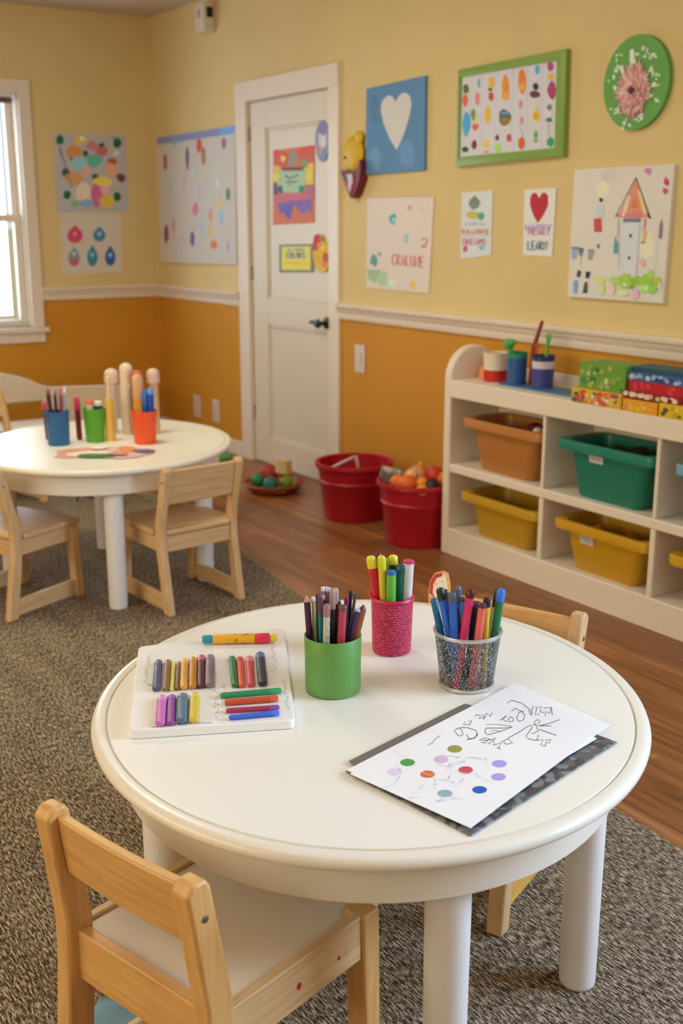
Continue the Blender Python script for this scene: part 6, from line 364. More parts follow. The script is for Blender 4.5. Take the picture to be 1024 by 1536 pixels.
# chair rails: stepped moulding, profile (depth from wall, height)
RP = [(0, .895), (.014, .895), (.018, .905), (.018, .925), (.026, .935), (.03, .95), (.04, .956), (.042, .968), (.034, .976), (0, .976)]
def rail_y(x0, x1, name):
    b = MB(); n = len(RP); vs = [(x, YW-d, z) for x in (x0, x1) for d, z in RP]
    b.add(vs, [tuple(range(n)), tuple(range(n, 2*n))[::-1]]+[(i, (i+1) % n, (i+1) % n+n, i+n) for i in range(n)], M_TRIM, False); struct(b.build(name))
def rail_x(y0, y1, name):
    b = MB(); n = len(RP); vs = [(XL+d, y, z) for y in (y0, y1) for d, z in RP]
    b.add(vs, [tuple(range(n)), tuple(range(n, 2*n))[::-1]]+[(i, (i+1) % n, (i+1) % n+n, i+n) for i in range(n)], M_TRIM, False); struct(b.build(name))
rail_x(2.402, YW, 'trim_1'); rail_x(YF, 1.24, 'trim_2'); rail_y(XL, -5.832, 'trim_3'); rail_y(-4.783, -.71, 'trim_4'); rail_y(1.21, XR, 'trim_5')
b = MB(); b.box(XL, XL+.014, YF, YW, 0, .09, M_TRIM); struct(b.build('baseboard_left', bevel=.003))
b = MB(); b.box(XL+.014, -5.83, YW-.014, YW, 0, .09, M_TRIM); b.box(-4.784, XR, YW-.014, YW, 0, .09, M_TRIM); struct(b.build('baseboard_back', bevel=.003))

# door: casing, leaf with two recessed panels, lever
root = struct(empty('door_1', (-5.29, YW, 0)))
def local(b, name, **k): return b.build(name, root, **k)
b = MB(); x = -5.29
b.box(-5.828-x, DX0+.012-x, -.016, .01, 0, DZ, M_TRIM); b.box(DX1-.012-x, -4.785-x, -.016, .01, 0, DZ, M_TRIM)
b.box(-5.828-x, -4.785-x, -.020, .01, DZ-.012, 2.115, M_TRIM)
b.box(DX0-x, DX0+.014-x, .01, .13, 0, DZ, M_TRIM); b.box(DX1-.014-x, DX1-x, .01, .13, 0, DZ, M_TRIM); b.box(DX0-x, DX1-x, .01, .13, DZ-.014, DZ, M_TRIM)
local(b, 'door_casing', bevel=.004)
b = MB(); fy0, fy1 = .007, .047; L0, L1 = DX0+.016-x, DX1-.016-x
P0, P1 = -5.535-x, -4.965-x
b.box(L0, P0, fy0, fy1, .008, DZ-.018, M_DOOR); b.box(P1+.03, L1, fy0, fy1, .008, DZ-.018, M_DOOR)
for z0, z1 in ((.008, .16), (.81, .96), (1.86, DZ-.018)): b.box(P0, P1+.03, fy0, fy1, z0, z1, M_DOOR)
for z0, z1 in ((.16, .81), (.96, 1.86)):
    b.box(P0, P1+.03, fy0+.014, fy1-.01, z0, z1, M_DOOR)
    for (a0, a1, c0, c1) in ((P0, P1+.03, z0, z0+.014), (P0, P1+.03, z1-.014, z1), (P0, P0+.014, z0, z1), (P1+.016, P1+.03, z0, z1)): b.box(a0, a1, fy0+.006, fy0+.02, c0, c1, M_DOOR)
local(b, 'door_panel', bevel=.0025)
h = MB(); hx = -4.925-x
Mh = Matrix.Translation((hx, fy0, .862)) @ Matrix.Rotation(PI/2, 4, 'X')
h.lathe([(0, 0), (.03, 0), (.031, .006), (.026, .01), (.012, .012), (.011, .045), (.02, .05), (.024, .058), (.02, .068), (0, .07)], M_BLACK, 20, Mh)
h.tube([(hx, fy0-.05, .862), (hx-.05, fy0-.054, .866), (hx-.08, fy0-.05, .864)], [.011, .011, .009], M_BLACK)
local(h, 'door_handle')
b = MB()
for z in (.25, 1.05, 1.8): b.box(L0-.004, L0+.008, fy0-.004, fy0+.004, z, z+.08, M_METAL)
local(b, 'door_hinge')

# left window: casing, stool, two sashes, panes
root = struct(empty('window_1', (XL, 0, 0)))
b = MB(); cw = .075
b.box(0, .022, WY1, WY1+cw, WZ0, WZ1, M_TRIM); b.box(0, .022, WY0-cw, WY0, WZ0, WZ1, M_TRIM); b.box(0, .022, WY0-cw, WY1+cw, WZ1, WZ1+cw, M_TRIM)
b.box(-.14, 0, WY1-.012, WY1, WZ0, WZ1, M_TRIM); b.box(-.14, 0, WY0, WY0+.012, WZ0, WZ1, M_TRIM); b.box(-.14, 0, WY0, WY1, WZ1-.012, WZ1, M_TRIM)
local(b, 'window_casing', bevel=.004)
b = MB(); b.box(-.14, .05, WY0-cw-.02, WY1+cw+.02, WZ0-.032, WZ0, M_TRIM); b.box(0, .02, WY0-cw, WY1+cw, WZ0-.095, WZ0-.032, M_TRIM); local(b, 'window_sill', bevel=.004)
def sash(z0, z1, xo, name):
    b = MB(); f = .045; y0, y1 = WY0+.012, WY1-.012
    b.box(xo-.035, xo, y0, y0+f, z0, z1, M_TRIM); b.box(xo-.035, xo, y1-f, y1, z0, z1, M_TRIM); b.box(xo-.035, xo, y0+f, y1-f, z0, z0+f, M_TRIM); b.box(xo-.035, xo, y0+f, y1-f, z1-f, z1, M_TRIM)
    s_ = local(b, name, bevel=.003)
    g, N, K, bs = nodes('window_glass'); bs.inputs['Transmission Weight'].default_value = 1; bs.inputs['Roughness'].default_value = 0; bs.inputs['IOR'].default_value = 1.02
    b = MB(); b.box(xo-.02, xo-.016, y0+f, y1-f, z0+f, z1-f, g); b.build('pane', s_)
sash(1.37, WZ1-.012, -.075, 'upper_sash'); sash(WZ0, 1.415, -.035, 'lower_sash')
h = MB(); h.box(-.075, -.045, 1.7, 1.78, 1.415, 1.43, M_METAL); h.box(-.07, -.05, 1.73, 1.75, 1.43, 1.445, M_METAL); local(h, 'sash_lock')
b = MB(); b.tube([(-.02, WY0+.03, 2.07), (-.02, WY1-.03, 2.07)], .016, flat((90, 80, 72), .6, key='shade_roller')); local(b, 'roller_or_sky_block')
# assumed window, added in the door wall beyond the right edge of the picture
root = struct(empty('assumed_window_back', (0, YW, 0)))
b = MB()
for (x0, x1, z0, z1) in ((VX0-.08, VX0, .95, 2.2), (VX1, VX1+.08, .95, 2.2), (VX0-.08, VX1+.08, 2.2, 2.28), (VX0-.08, VX1+.08, .87, .95)): b.box(x0, x1, -.02, 0, z0, z1, M_TRIM)
local(b, 'window_casing', bevel=.004)
b = MB()
for (x0, x1, z0, z1) in ((VX0, VX0+.05, .95, 2.2), (VX1-.05, VX1, .95, 2.2), (VX0, VX1, 2.15, 2.2), (VX0, VX1, .95, 1.0), (VX0, VX1, 1.55, 1.6)): b.box(x0, x1, .05, .085, z0, z1, M_TRIM)
local(b, 'window_sash'); b = MB(); b.box(VX0, VX1, .12, .13, .95, 2.2, flat((235, 232, 225), .8, key='sky_block_panel')); local(b, 'roller_or_sky_block')  # panel behind the sash is added to shut out sky light

# rug
b = MB(); b.prism([(-.9, 1.84), (1.7, 1.70), (1.7, -1.6), (-6.1, -1.2), (-6.1, 2.42), (-4.6, 2.27), (-3.2, 2.07), (-2.1, 1.93)], 0, .011, rug_mat())
tag(b.build('rug', bevel=.004), 'large grey brown woven rug under both round tables', 'rug')

# ------------------------------------------------------------ round tables
VA = math.atan2(.556, -.831)       # long axis of the oval tops
A, Bx, TH = .540, .488, .545
def make_table(loc):
    t = empty('round_table', (loc[0], loc[1], .0), VA)
    b = MB()
    prof = [(-.030, TH), (-.0280, TH-.0003), (-.0268, TH-.0045), (-.0248, TH-.0045), (-.0236, TH-.0002), (-.016, TH+.0002), (-.008, TH-.001), (-.0025, TH-.0045), (0, TH-.011), (-.001, TH-.017), (-.006, TH-.022), (-.015, TH-.024), (-.030, TH-.024)]
    b.lathe(prof, M_RIM, 128, off=(A, Bx)); b.build('edge_band', t, recalc=True)
    b = MB(); seg = 128; E = [((A-.029)*math.cos(2*PI*j/seg), (Bx-.029)*math.sin(2*PI*j/seg)) for j in range(seg)]
    b.prism(E, TH-.024, TH+.0002, M_WHITE, smooth=False); b.build('tabletop', t)
    b = MB(); b.lathe([(-.056, TH-.022), (-.050, TH-.028), (-.050, TH-.098), (-.053, TH-.101), (-.067, TH-.101), (-.070, TH-.098), (-.070, TH-.022)], M_RIM, 96, off=(A, Bx)); b.build('apron', t)
    for fx, sy in ((-.415, .107), (-.082, .385), (-.115, -.362), (.36, -.10)):
        b = MB(); r = .0352
        # local x = away from camera along the long axis, local y = -side
        Mx = Matrix.Translation((fx, -sy, 0))
        b.lathe([(0, .0112), (r*.86, .0112), (r*.92, .014), (r*.94, .02), (r, TH-.05), (r, TH-.024), (0, TH-.024)], M_LEG, 32, Mx); b.build('leg', t)
    return t
near = make_table((-1.528, 1.083)); tag(near, 'white round play table in the foreground holding cups of pens, a tray and drawings', 'table')
far = copy_thing(near, (-4.07, 1.62, 0), VA); tag(far, 'white round play table at the back left in front of the window wall', 'table')

# ------------------------------------------------------------ children's chairs
def slab(b, pts_yz, x0, x1, m): b.prism(pts_yz, x0, x1, m, axis='X')
def make_chair(name, loc, rz, w=.162, zt=.553, yt=-.188, hs=.315, yr=-.132, yf=.146, yfr=-.18, yff=.149, wt=None, mats=None, pale=False, px=.027, dp=.040, bh=.128, st=(.022, .082), honey_st=False):
    wt = w if wt is None else wt
    mx, my, mz = mats or (WX, WY, WZ)
    t = empty(name, loc, rz); G = .0112
    for sgn in (-1, 1):
        b = MB(); xi, xo = sorted((sgn*(w-px), sgn*w)); 
        prof = [(yfr-dp/2, G), (yfr+dp/2+.004, G), (yr+dp/2-.004, hs-.06), (yr+dp/2-.004, hs+.02), (yt+dp/2-.006, zt-.012), (yt+dp/2-.014, zt), (yt-dp/2+.012, zt), (yt-dp/2, zt-.014), (yr-dp/2-.004, hs+.02), (yr-dp/2-.006, hs-.06)]
        b.prism(prof, xi, xo, mz, axis='X')
        # posts close in slightly towards the top
        k = (wt-w)*sgn
        b.v = [(x_+(k*(z_-hs)/(zt-hs) if z_ > hs else 0), y_, z_) for x_, y_, z_ in b.v]
        b.build('back_post', t, bevel=.005)
        b = MB(); fx0, fx1 = sorted((sgn*(w-px-.004), sgn*(w+.001)))
        b.prism([(yff-.018, G), (yff+.018, G), (yf+.004, hs-(.0 if pale else .022)), (yf-.036, hs-(.0 if pale else .022))], fx0, fx1, mz, axis='X'); b.build('front_leg', t, bevel=.004)
        b = MB(); sx0, sx1 = sorted((sgn*(w-.021), sgn*(w-.005)))
        b.box(sx0, sx1, yr+.015, yf-.034, hs-.078, hs-(.0 if pale else .022), my); b.build('side_rail', t, bevel=.002)
        b = MB(); b.box(sx0, sx1, yfr+.022, yff-.016, st[0], st[1], HY if honey_st else my); b.build('stretcher', t, bevel=.003)
    b = MB(); b.box(-w+px, w-px, yr-.012, yr+.008, hs-.082, hs-(-.002 if pale else .024), mx); b.build('rear_rail', t, bevel=.002)
    b = MB(); b.box(-w+.028, w-.028, yf-.03, yf-.012, hs-.078, hs-.025, mx); b.build('front_rail', t, bevel=.002)
    b = MB(); 
    if pale:
        P = flat((232, 214, 192), .38, key='pale_laminate', var=.01)
        b.box(-w+.0215, w-.0215, yr+.0085, yf+.03, hs-.024, hs-.006, P); st = b.build('seat', t, bevel=.003); tag(st, 'pale laminate seat')
    else:
        b.box(-w+px+.001, w-px-.001, yr-.018, yr+.022, hs-.022, hs, mx); b.box(-w-.006, w+.006, yr+.0205, yf+.016, hs-.022, hs, mx); b.build('seat', t, bevel=.007, segs=3)
    # backrest follows the lean of the posts
    b = MB(); za, zb = zt-.014-bh, zt-.014; s_ = (yt-yr)/(zt-hs)
    ya = yr+s_*(za-hs); yb = yr+s_*(zb-hs); wi = wt-px+.002
    ct = [(ya-.009, za), (ya+.009, za), (yb+.009, zb), (yb-.009, zb)]
    n = 8; vs = []; fs = []
    for i in range(n+1):
        x_ = -wi+2*wi*i/n; bow = -.006*(1-(2*i/n-1)**2)
        vs += [(x_, y_+bow, z_) for y_, z_ in ct]
    for i in range(n):
        for j in range(4): fs.append((i*4+j, i*4+(j+1) % 4, i*4+4+(j+1) % 4, i*4+4+j))
    fs += [(3, 2, 1, 0), (n*4, n*4+1, n*4+2, n*4+3)]
    b.add(vs, fs, mx, True); b.build('backrest', t, bevel=.004)
    for sgn in (-1, 1):
        b = MB(); zz = zt-.055; Ms = Matrix.Translation((sgn*(wt-.001+(w-wt)*.25), yt-.001+.005, zz)) @ Matrix.Rotation(sgn*PI/2, 4, 'Y')
        b.lathe([(0, .0035), (.003, .0035), (.0052, .0025), (.0058, 0), (0, 0)], M_METAL, 14, Ms); b.build('screw', t)
    return t
ch = make_chair('child_chair', (-3.674, 1.729, 0), 1.655)
tag(ch, 'light wood child chair with its back to the camera, right of the back round table', 'chair')
c1 = copy_thing(ch, (-3.95, 1.211, 0), .425); tag(c1, 'light wood child chair at the left photo edge, pulled up to the back table', 'chair')
c3 = copy_thing(ch, (-5.48, 1.62, 0), -PI/2+.25); tag(c3, 'light wood child chair behind the far side of the back table', 'chair')
nc = make_chair('child_chair', (-1.376, .693, 0), .277, w=.172, wt=.167, zt=.545, yt=-.184, hs=.325, yr=-.154, yf=.178, yff=.172, pale=True, px=.034, dp=.047, bh=.098,
    mats=(HX, wood('honey_wood_y', 'Y', BEECH), wood('honey_wood_z', 'Z', HONEY)))
tag(nc, 'honey wood child chair with a pale seat in the lower left foreground', 'chair')
# little red paint spots on its side rail
for o in nc.children:
    if o.name.startswith('side_rail') and o.bound_box[0][0] > 0:
        nw = .172; RED = flat((190, 25, 35), .4, key='red_paint'); b = MB()
        for y_, z_, r in ((.0, .283, .0048), (.09, .280, .003)):
            b.prism([(y_+r*math.cos(t*PI/5), z_+r*1.3*math.sin(t*PI/5)) for t in range(10)], nw-.0053, nw-.0045, RED, axis='X')
        tag(b.build('paint_spot', o), 'red paint spots')
c4 = make_chair('child_chair', (-1.650, 1.423, 0), 3.555, w=.172, wt=.179, zt=.577, yt=-.178, yr=-.13, yfr=-.18, yff=.163, yf=.15, px=.03, dp=.045, bh=.10, st=(.052, .125), honey_st=True, mats=(HX, WY, WZ))
tag(c4, 'yellowish wood child chair behind the foreground table, with a scribbled plaque', 'chair')
# sticker capping one post of that chair
b = MB(); STW = flat((238, 226, 205), .5, key='sticker_white'); STR = flat((200, 45, 50), .5, key='sticker_red'); STK = flat((50, 42, 40), .6, key='sticker_ink')
sgm = -1
ol = [(-.020, -.075), (-.024, -.01), (-.021, .022), (-.010, .040), (.006, .046), (.016, .042), (.021, .02), (.022, -.01), (.020, -.075)]
ol = [(-u, v) for u, v in ol]
b.prism(ol, -.003, .003, HX, axis='Y')
inn = [(u*.86, v*.93) for u, v in ol[1:-1]]
b.prism(inn, .003, .0036, STW, axis='Y')
red = [(-.0215, -.004), (-.0195, .021), (-.0095, .0375), (.006, .043), (.006, .036), (-.006, .030), (-.013, .016), (-.014, -.002), (-.009, -.012)]
red = [(-u, v) for u, v in red]
b.prism(red, .0036, .0040, STR, axis='Y')
r3 = random.Random(4)
for k in range(26):
    u, v = r3.uniform(-.017, .010), r3.uniform(-.022, .028); du, dv = r3.uniform(-.004, .004), r3.uniform(-.003, .003)
    b.prism([(u, v), (u+du, v+dv), (u+du+.0009, v+dv+.0006), (u+.0009, v+.0006)], .0040, .0043, STK, axis='Y')
o = b.build('sticker_plaque', c4); o.location = (.150, -.150, .572); o.scale = (1.15, 1, 1.12); tag(o, 'rounded plaque with red edge and dark scribbles')

# green topped stool behind the back table
st = empty('stool', (-4.64, 2.30, 0), .4); tag(st, 'low wooden stool with a green seat between back table and door', 'stool')
b = MB(); b.lathe([(0, .295), (.15, .295), (.158, .302), (.158, .314), (.15, .322), (0, .322)], flat((50, 140, 50), .45, key='green_seat'), 32); b.build('seat', st)
for sx in (-1, 1):
    for sy in (-1, 1):
        b = MB(); b.tube([(sx*.12, sy*.12, .0125), (sx*.095, sy*.095, .296)], [.014, .017], WZ, 14); b.build('leg', st)

# ------------------------------------------------------------ white curved bench by the window wall
bn = empty('bench', (-6.2, 2.0, 0)); tag(bn, 'cream bench with a wavy curved back behind the far table, below the window', 'bench')
BW = flat((232, 214, 190), .45, key='bench_cream')
top = []
for i in range(25):
    y_ = 1.25+1.35*i/24
    if y_ < 1.95: z_ = .60-.07*((y_-1.62)/.36)**2 if y_ > 1.62 else .60
    elif y_ < 2.17: t = (y_-1.95)/.22; z_ = .541-.079*(t*t*(3-2*t))
    else: z_ = .462-.02*(y_-2.17)/.4
    top.append((y_-2.0, z_))
prof = [(-.75, .02), (-.70, .02), (-.70, .39), (.10, .39), (.13, .36), (.13, .20), (.60, .20), (.60, top[-1][1])]+top[::-1]
b = MB(); b.prism(prof, -.02, .02, BW, axis='X'); b.build('back_panel', bn, bevel=.006)
b = MB(); b.box(-.3, -.022, -.72, .6, .20, .235, BW); b.build('seat', bn, bevel=.005)
for y_ in (-.70, .55):
    b = MB(); b.box(-.3, .015, y_, y_+.04, 0, .2, BW); b.build('leg', bn, bevel=.004)

# maroon toy box and a wire stand glimpsed under the back table
b = MB(); t_ = empty('toy_crate', (-5.38, 2.12, 0), .3); tag(t_, 'dark maroon crate on the floor seen beneath the back table', 'crate')
MR = flat((92, 28, 34), .5, key='maroon_plastic')
b.box(-.06, .06, -.12, .12, .0112, .02, MR); b.box(-.06, -.05, -.12, .12, .02, .25, MR); b.box(.05, .06, -.12, .12, .02, .25, MR); b.box(-.05, .05, -.12, -.11, .02, .25, MR); b.box(-.05, .05, .11, .12, .02, .25, MR); b.build('crate_body', t_, bevel=.004)
b = MB(); b.box(-.066, .066, -.126, .126, .25, .262, MR); b.build('crate_lid', t_, bevel=.003)
t_ = empty('wire_stand', (-5.2, 1.97, .0115), .5); tag(t_, 'thin crossed grey wire stand on the floor behind the back table', 'stand')
WR = flat((95, 88, 84), .4, .8, key='grey_wire')
for p0, p1 in (((-.08, 0, .0045), (.08, 0, .3)), ((.08, .012, .0045), (-.08, .012, .3))):
    b = MB(); b.tube([p0, p1], .005, WR, 10); b.build('wire_leg', t_)
b = MB(); b.tube([(-.1, .006, .302), (.1, .006, .302)], .005, WR, 10); b.build('wire_bar', t_)

# ------------------------------------------------------------ storage shelf
sh = empty('storage_shelf', (-3.6, 2.92, 0)); tag(sh, 'long white cubby shelf against the door wall at the right, holding coloured bins', 'shelf')
SX, SY = -3.6, 2.92; D = .262
def sb(name, x0, x1, y0, y1, z0, z1): b = MB(); b.box(x0-SX, x1-SX, y0-SY, y1-SY, z0, z1, M_SHELF); return b.build(name, sh, bevel=.004)
XE = -1.38
b = MB(); arch = [(D, 0), (D, .70)]
for i in range(13):
    t = PI*i/12; arch.append((D/2+D/2*math.cos(t), .745+.135*math.sin(t)))
arch += [(0, .0)]
b.prism(arch, 0, .042, M_SHELF, axis='X'); b.build('end_panel', sh, bevel=.008, segs=3)
b = MB(); b.prism(arch, XE-SX, XE-SX+.042, M_SHELF, axis='X'); b.build('end_panel', sh, bevel=.008, segs=3)
sb('top_board', -3.558, XE, SY, SY+D, .672, .745)
sb('middle_board', -3.558, XE, SY+.004, SY+D, .358, .394)
sb('base_board', -3.558, XE, SY+.002, SY+D, 0, .115)
for xd in (-3.012, -2.468, -1.925):
    sb('divider', xd-.008, xd+.008, SY+.006, SY+D, .394, .672); sb('divider', xd-.012, xd+.012, SY+.006, SY+D, .115, .358)
sb('back_panel', -3.558, XE, SY+D, SY+D+.012, 0, .79)

def rrect(w, d, r, n=5):
    pts = []
    for cx, cy, a0 in ((w/2-r, d/2-r, 0), (-w/2+r, d/2-r, PI/2), (-w/2+r, -d/2+r, PI), (w/2-r, -d/2+r, 3*PI/2)):
        for i in range(n+1): a = a0+PI/2*i/n; pts.append((cx+r*math.cos(a), cy+r*math.sin(a)))
    return pts
def make_bin(loc, c, lab, label_at=None, wb=.29, h=.2, wt=.385, lip=.04, cat='bin', fill=None):
    t = empty('storage_bin', loc); tag(t, lab, cat, 'storage bins on the shelf')
    m = flat(c, .42, key='bin_plastic', var=.06); dt, db = .205, .165
    rings = [(wb, db, .03, .003), (wb, db, .03, 0), (wb+.01, db+.008, .03, .006), (wt-.01, dt-.006, .035, h-.02), (wt, dt, .035, h-.02), (wt, dt, .035, h-.001), (wt-.006, dt-.006, .032, h-.001), (wb+.004, db, .03, .01)]
    b = MB(); n = 24; vs = []; fs = []
    for (w_, d_, r_, z_) in rings[1:]: vs += [(x_, y_, z_) for x_, y_ in rrect(w_, d_, r_)]
    k = len(rings)-1
    for i in range(k-1):
        for j in range(n): fs.append((i*n+j, i*n+(j+1) % n, (i+1)*n+(j+1) % n, (i+1)*n+j))
    fs.append(tuple(range(n))[::-1]); fs.append(tuple(range((k-1)*n, k*n))); b.add(vs, fs, m); b.build('bin_body', t)
    # flared rim, drooping at its outer edge
    b = MB(); R = [(wt-.008, dt-.008, h-.004), (wt-.004, dt-.004, h+.004), (wt+lip*1.7, dt+lip*.9, h+.006), (wt+lip*1.9, dt+lip, h), (wt+lip*1.85, dt+lip*.95, h-.030), (wt+lip*1.7, dt+lip*.8, h-.030), (wt+lip*1.6, dt+lip*.75, h-.006), (wt, dt, h-.006)]
    vs = []; fs = []
    for (w_, d_, z_) in R: vs += [(x_, y_, z_) for x_, y_ in rrect(w_, d_, .03)]
    for i in range(len(R)):
        i2 = (i+1) % len(R)
        for j in range(n): fs.append((i*n+j, i*n+(j+1) % n, i2*n+(j+1) % n, i2*n+j))
    b.add(vs, fs, m); b.build('bin_rim', t)
    if label_at:
        u, v = label_at; f = v/h; yy = -((db+(dt-db)*f)/2)-.003
        b = MB(); b.box(-.033, .033, -.0008, .0008, -.019, .019, flat((214, 208, 206), .5, key='label_card'))
        ink = flat((120, 118, 125), .6, key='label_ink'); r2 = random.Random(int(u*1000)+5)
        for q in range(3):
            for g in range(7): x_ = -.025+g*.007; b.box(x_, x_+r2.uniform(.002, .0055), -.0012, -.0008, .008-q*.008, .0115-q*.008, ink)
        o = b.build('label', t); o.location = (u, yy-.001, v); o.rotation_euler = (math.atan((dt-db)/2/h)*1.0, 0, 0); tag(o, 'small white label')
    return t
BY = 3.045
make_bin((-3.262, BY, .394), (188, 124, 60), 'orange brown bin in the top left cubby of the shelf')
make_bin((-2.715, BY, .394), (26, 126, 106), 'teal green bin in the top middle cubby of the shelf', (-.045, .158))
make_bin((-2.172, BY, .394), (120, 165, 180), 'pale blue bin in the top right cubby, cut by the photo edge')
make_bin((-3.262, BY, .115), (198, 154, 30), 'mustard yellow bin without a label in the bottom left cubby', h=.17)
make_bin((-2.715, BY, .115), (205, 156, 24), 'mustard yellow bin with a white label in the bottom middle cubby', (-.07, .128), h=.178)
make_bin((-2.172, BY, .115), (208, 162, 26), 'yellow bin in the bottom right cubby, cut by the photo edge', h=.17)
# toys lying inside bins
for (x_, y_, z_, r, c, lb) in ((-3.20, 3.06, .565, .042, (110, 40, 30), 'dark red ball in the orange brown bin'), (-3.12, 3.0, .585, .022, (222, 205, 170), 'small cream ball at the edge of the orange brown bin'),
        (-2.66, 3.06, .55, .05, (35, 38, 42), 'charcoal ball in the teal bin'), (-2.80, 3.02, .258, .03, (215, 110, 40), 'orange ball in the labelled yellow bin'), (-2.66, 3.05, .245, .04, (170, 110, 40), 'brown ball in the labelled yellow bin'), (-2.77, 3.07, .54, .045, (45, 60, 55), 'dark green ball in the teal bin')):
    b = MB(); b.ball((0, 0, 0), r, flat(c, .5, key='toy_plastic')); tag(b.build('ball', loc=(x_, y_, z_)), lb, 'ball')

# ------------------------------------------------------------ things on the shelf top
T0 = .745
def pot(name, x_, y_, r0, r1, h, stripes, lab, cat='pot', z=T0, inner=(60, 50, 50)):
    b = MB(); t = .003; zs = [0]+[s_[0]*h for s_ in stripes]
    for i, (f, c) in enumerate(stripes):
        a0, a1 = zs[i], zs[i+1]; ra, rb = r0+(r1-r0)*a0/h, r0+(r1-r0)*a1/h
        b.lathe([(ra, a0), (rb, a1)], flat(c, .4, key='pot_plastic'), 28)
    m = flat(stripes[-1][1], .4, key='pot_plastic')
    b.lathe([(r1, h), (r1+.002, h+.001), (r1+.002, h+.004), (r1-t, h+.004), (r0-t, .006), (0, .006)], m, 28); b.disc(r0, 0, m, 28, up=False)
    return tag(b.build(name, loc=(x_, y_, z)), lab, cat)
p = pot('paint_pot', -3.431, 3.05, .048, .052, .112, [(.42, (200, 38, 42)), (1, (236, 222, 205))], 'red and white paint pot at the left on the shelf top', inner=(180, 60, 50))
b = MB(); b.disc(.049, .1, flat((214, 130, 90), .6, key='clay'), 24); b.ball((-.01, 0, .1), .026, flat((226, 180, 140), .6, key='clay_light'), sc=(1, 1, .6)); b.build('paint_fill', p)
p = pot('paint_pot', -3.29, 3.035, .037, .039, .12, [(.86, (32, 92, 156)), (1, (30, 140, 110))], 'blue paint pot with a green rim on the shelf top', z=T0+.0065)
p = pot('paint_pot', -3.165, 3.055, .041, .044, .118, [(.62, (62, 72, 150)), (.86, (214, 206, 222)), (1, (50, 50, 120))], 'violet blue paint pot with a white band on the shelf top', z=T0+.0065)
b = MB(); b.prism(rrect(.42, .12, .03), 0, .006, flat((62, 120, 170), .45, key='blue_mat')); tag(b.build('mat', loc=(-3.15, 3.045, T0+.0002)), 'flat blue mat under the two blue paint pots', 'mat')
GR = flat((60, 170, 90), .45, key='green_plastic')
b = MB(); b.tube([(-3.292, 3.03, T0+.0135), (-3.305, 3.02, T0+.125), (-3.315, 3.015, T0+.15)], [.006, .007, .012], GR); b.ball((-3.32, 3.013, T0+.16), .024, GR, sc=(1, .7, .9)); b.ball((-3.295, 3.013, T0+.168), .014, GR)
tag(b.build('brush'), 'round headed green dabber in the blue paint pot', 'brush')
b = MB(); b.tube([(-3.16, 3.06, T0+.014), (-3.17, 3.075, T0+.13), (-3.175, 3.085, T0+.19)], [.006, .008, .009], flat((105, 190, 70), .45, key='lime_plastic'), flat=.6); b.ball((-3.176, 3.087, T0+.196), .014, flat((90, 180, 70), .45, key='lime_plastic2'), sc=(1, .5, 1.2))
tag(b.build('spoon'), 'lime green plastic spoon standing in the violet blue pot', 'spoon')
b = MB(); b.tube([(-3.235, 3.055, T0+.0075), (-3.228, 3.06, T0+.15), (-3.212, 3.085, T0+.255)], [.008, .0095, .007], flat((140, 25, 35), .35, key='red_lacquer'))
o = b.build('paint_brush'); tag(o, 'tall dark red paintbrush upright between the two blue pots', 'brush')
b = MB(); b.tube([(-3.232, 3.062, T0+.10), (-3.222, 3.07, T0+.17)], [.011, .011], flat((235, 110, 60), .4, key='orange_band')); b.build('ferrule', o)
b = MB(); b.lathe([(0, 0), (.034, 0), (.038, .002), (.030, .05), (.020, .055), (0, .055)], flat((240, 140, 100), .35, key='peach_plastic'), 24); tag(b.build('cup', loc=(-3.505, 3.07, T0)), 'small peach upturned cup beside the rounded shelf end', 'cup')
# boxes and books at the right
FL = speckle((235, 190, 60), (230, 120, 80), (225, 205, 120), 60, 'flower_print'); 
def bx(name, cx, cy, cz, w, d, h, mats, lab, cat, rz=0, bev=.0015):
    b = MB(); m0, m1 = mats; b.box(-w/2, w/2, -d/2, d/2, 0, h, m0)
    if m1: m1(b, w, d, h)
    return tag(b.build(name, loc=(cx, cy, cz), rz=rz, bevel=0), lab, cat)
def blobs(cols, n, seed):
    def f(b, w, d, h):
        r = random.Random(seed)
        for k in range(n):
            u, v, s_ = r.uniform(-w/2+.012, w/2-.012), r.uniform(.008, h-.008), r.uniform(.004, .011)
            s_ = min(s_, v-.001, h-v-.001)
            b.prism([(u+s_*1.3*math.cos(t*PI/4), v+s_*math.sin(t*PI/4)) for t in range(8)], -d/2-.0008-.00012*k, -d/2, flat(r.choice(cols), .5, key='print_ink'), axis='Y')
    return f
bx('storage_box', -2.757, 3.0, T0+.0002, .236, .16, .052, (flat((228, 178, 60), .5, key='yellow_box'), blobs([(215, 60, 50), (230, 140, 110), (90, 110, 130), (235, 205, 90), (235, 225, 200), (50, 120, 80), (220, 90, 70)], 46, 3)), 'yellow box printed with flowers, under the green box on the shelf top', 'box')
bx('storage_box', -2.748, 3.0, T0+.0524, .215, .13, .092, (flat((105, 160, 50), .5, key='green_box'), blobs([(150, 180, 100), (70, 130, 60), (200, 215, 160), (130, 160, 80), (170, 180, 90)], 34, 8)), 'green patterned box on top of the flowered yellow box', 'box')
bx('storage_box', -2.556, 3.0, T0+.0002, .15, .16, .042, (flat((235, 165, 30), .5, key='amber_box'), blobs([(235, 195, 70), (190, 150, 150), (240, 190, 50)], 8, 5)), 'amber yellow box under the red books on the shelf top', 'box')
bx('storage_box', -2.378, 3.0, T0+.0002, .19, .16, .046, (flat((228, 190, 30), .5, key='lemon_box'), blobs([(240, 215, 90), (200, 170, 40), (90, 90, 40)], 8, 6)), 'lemon yellow box at the right photo edge on the shelf top', 'box')
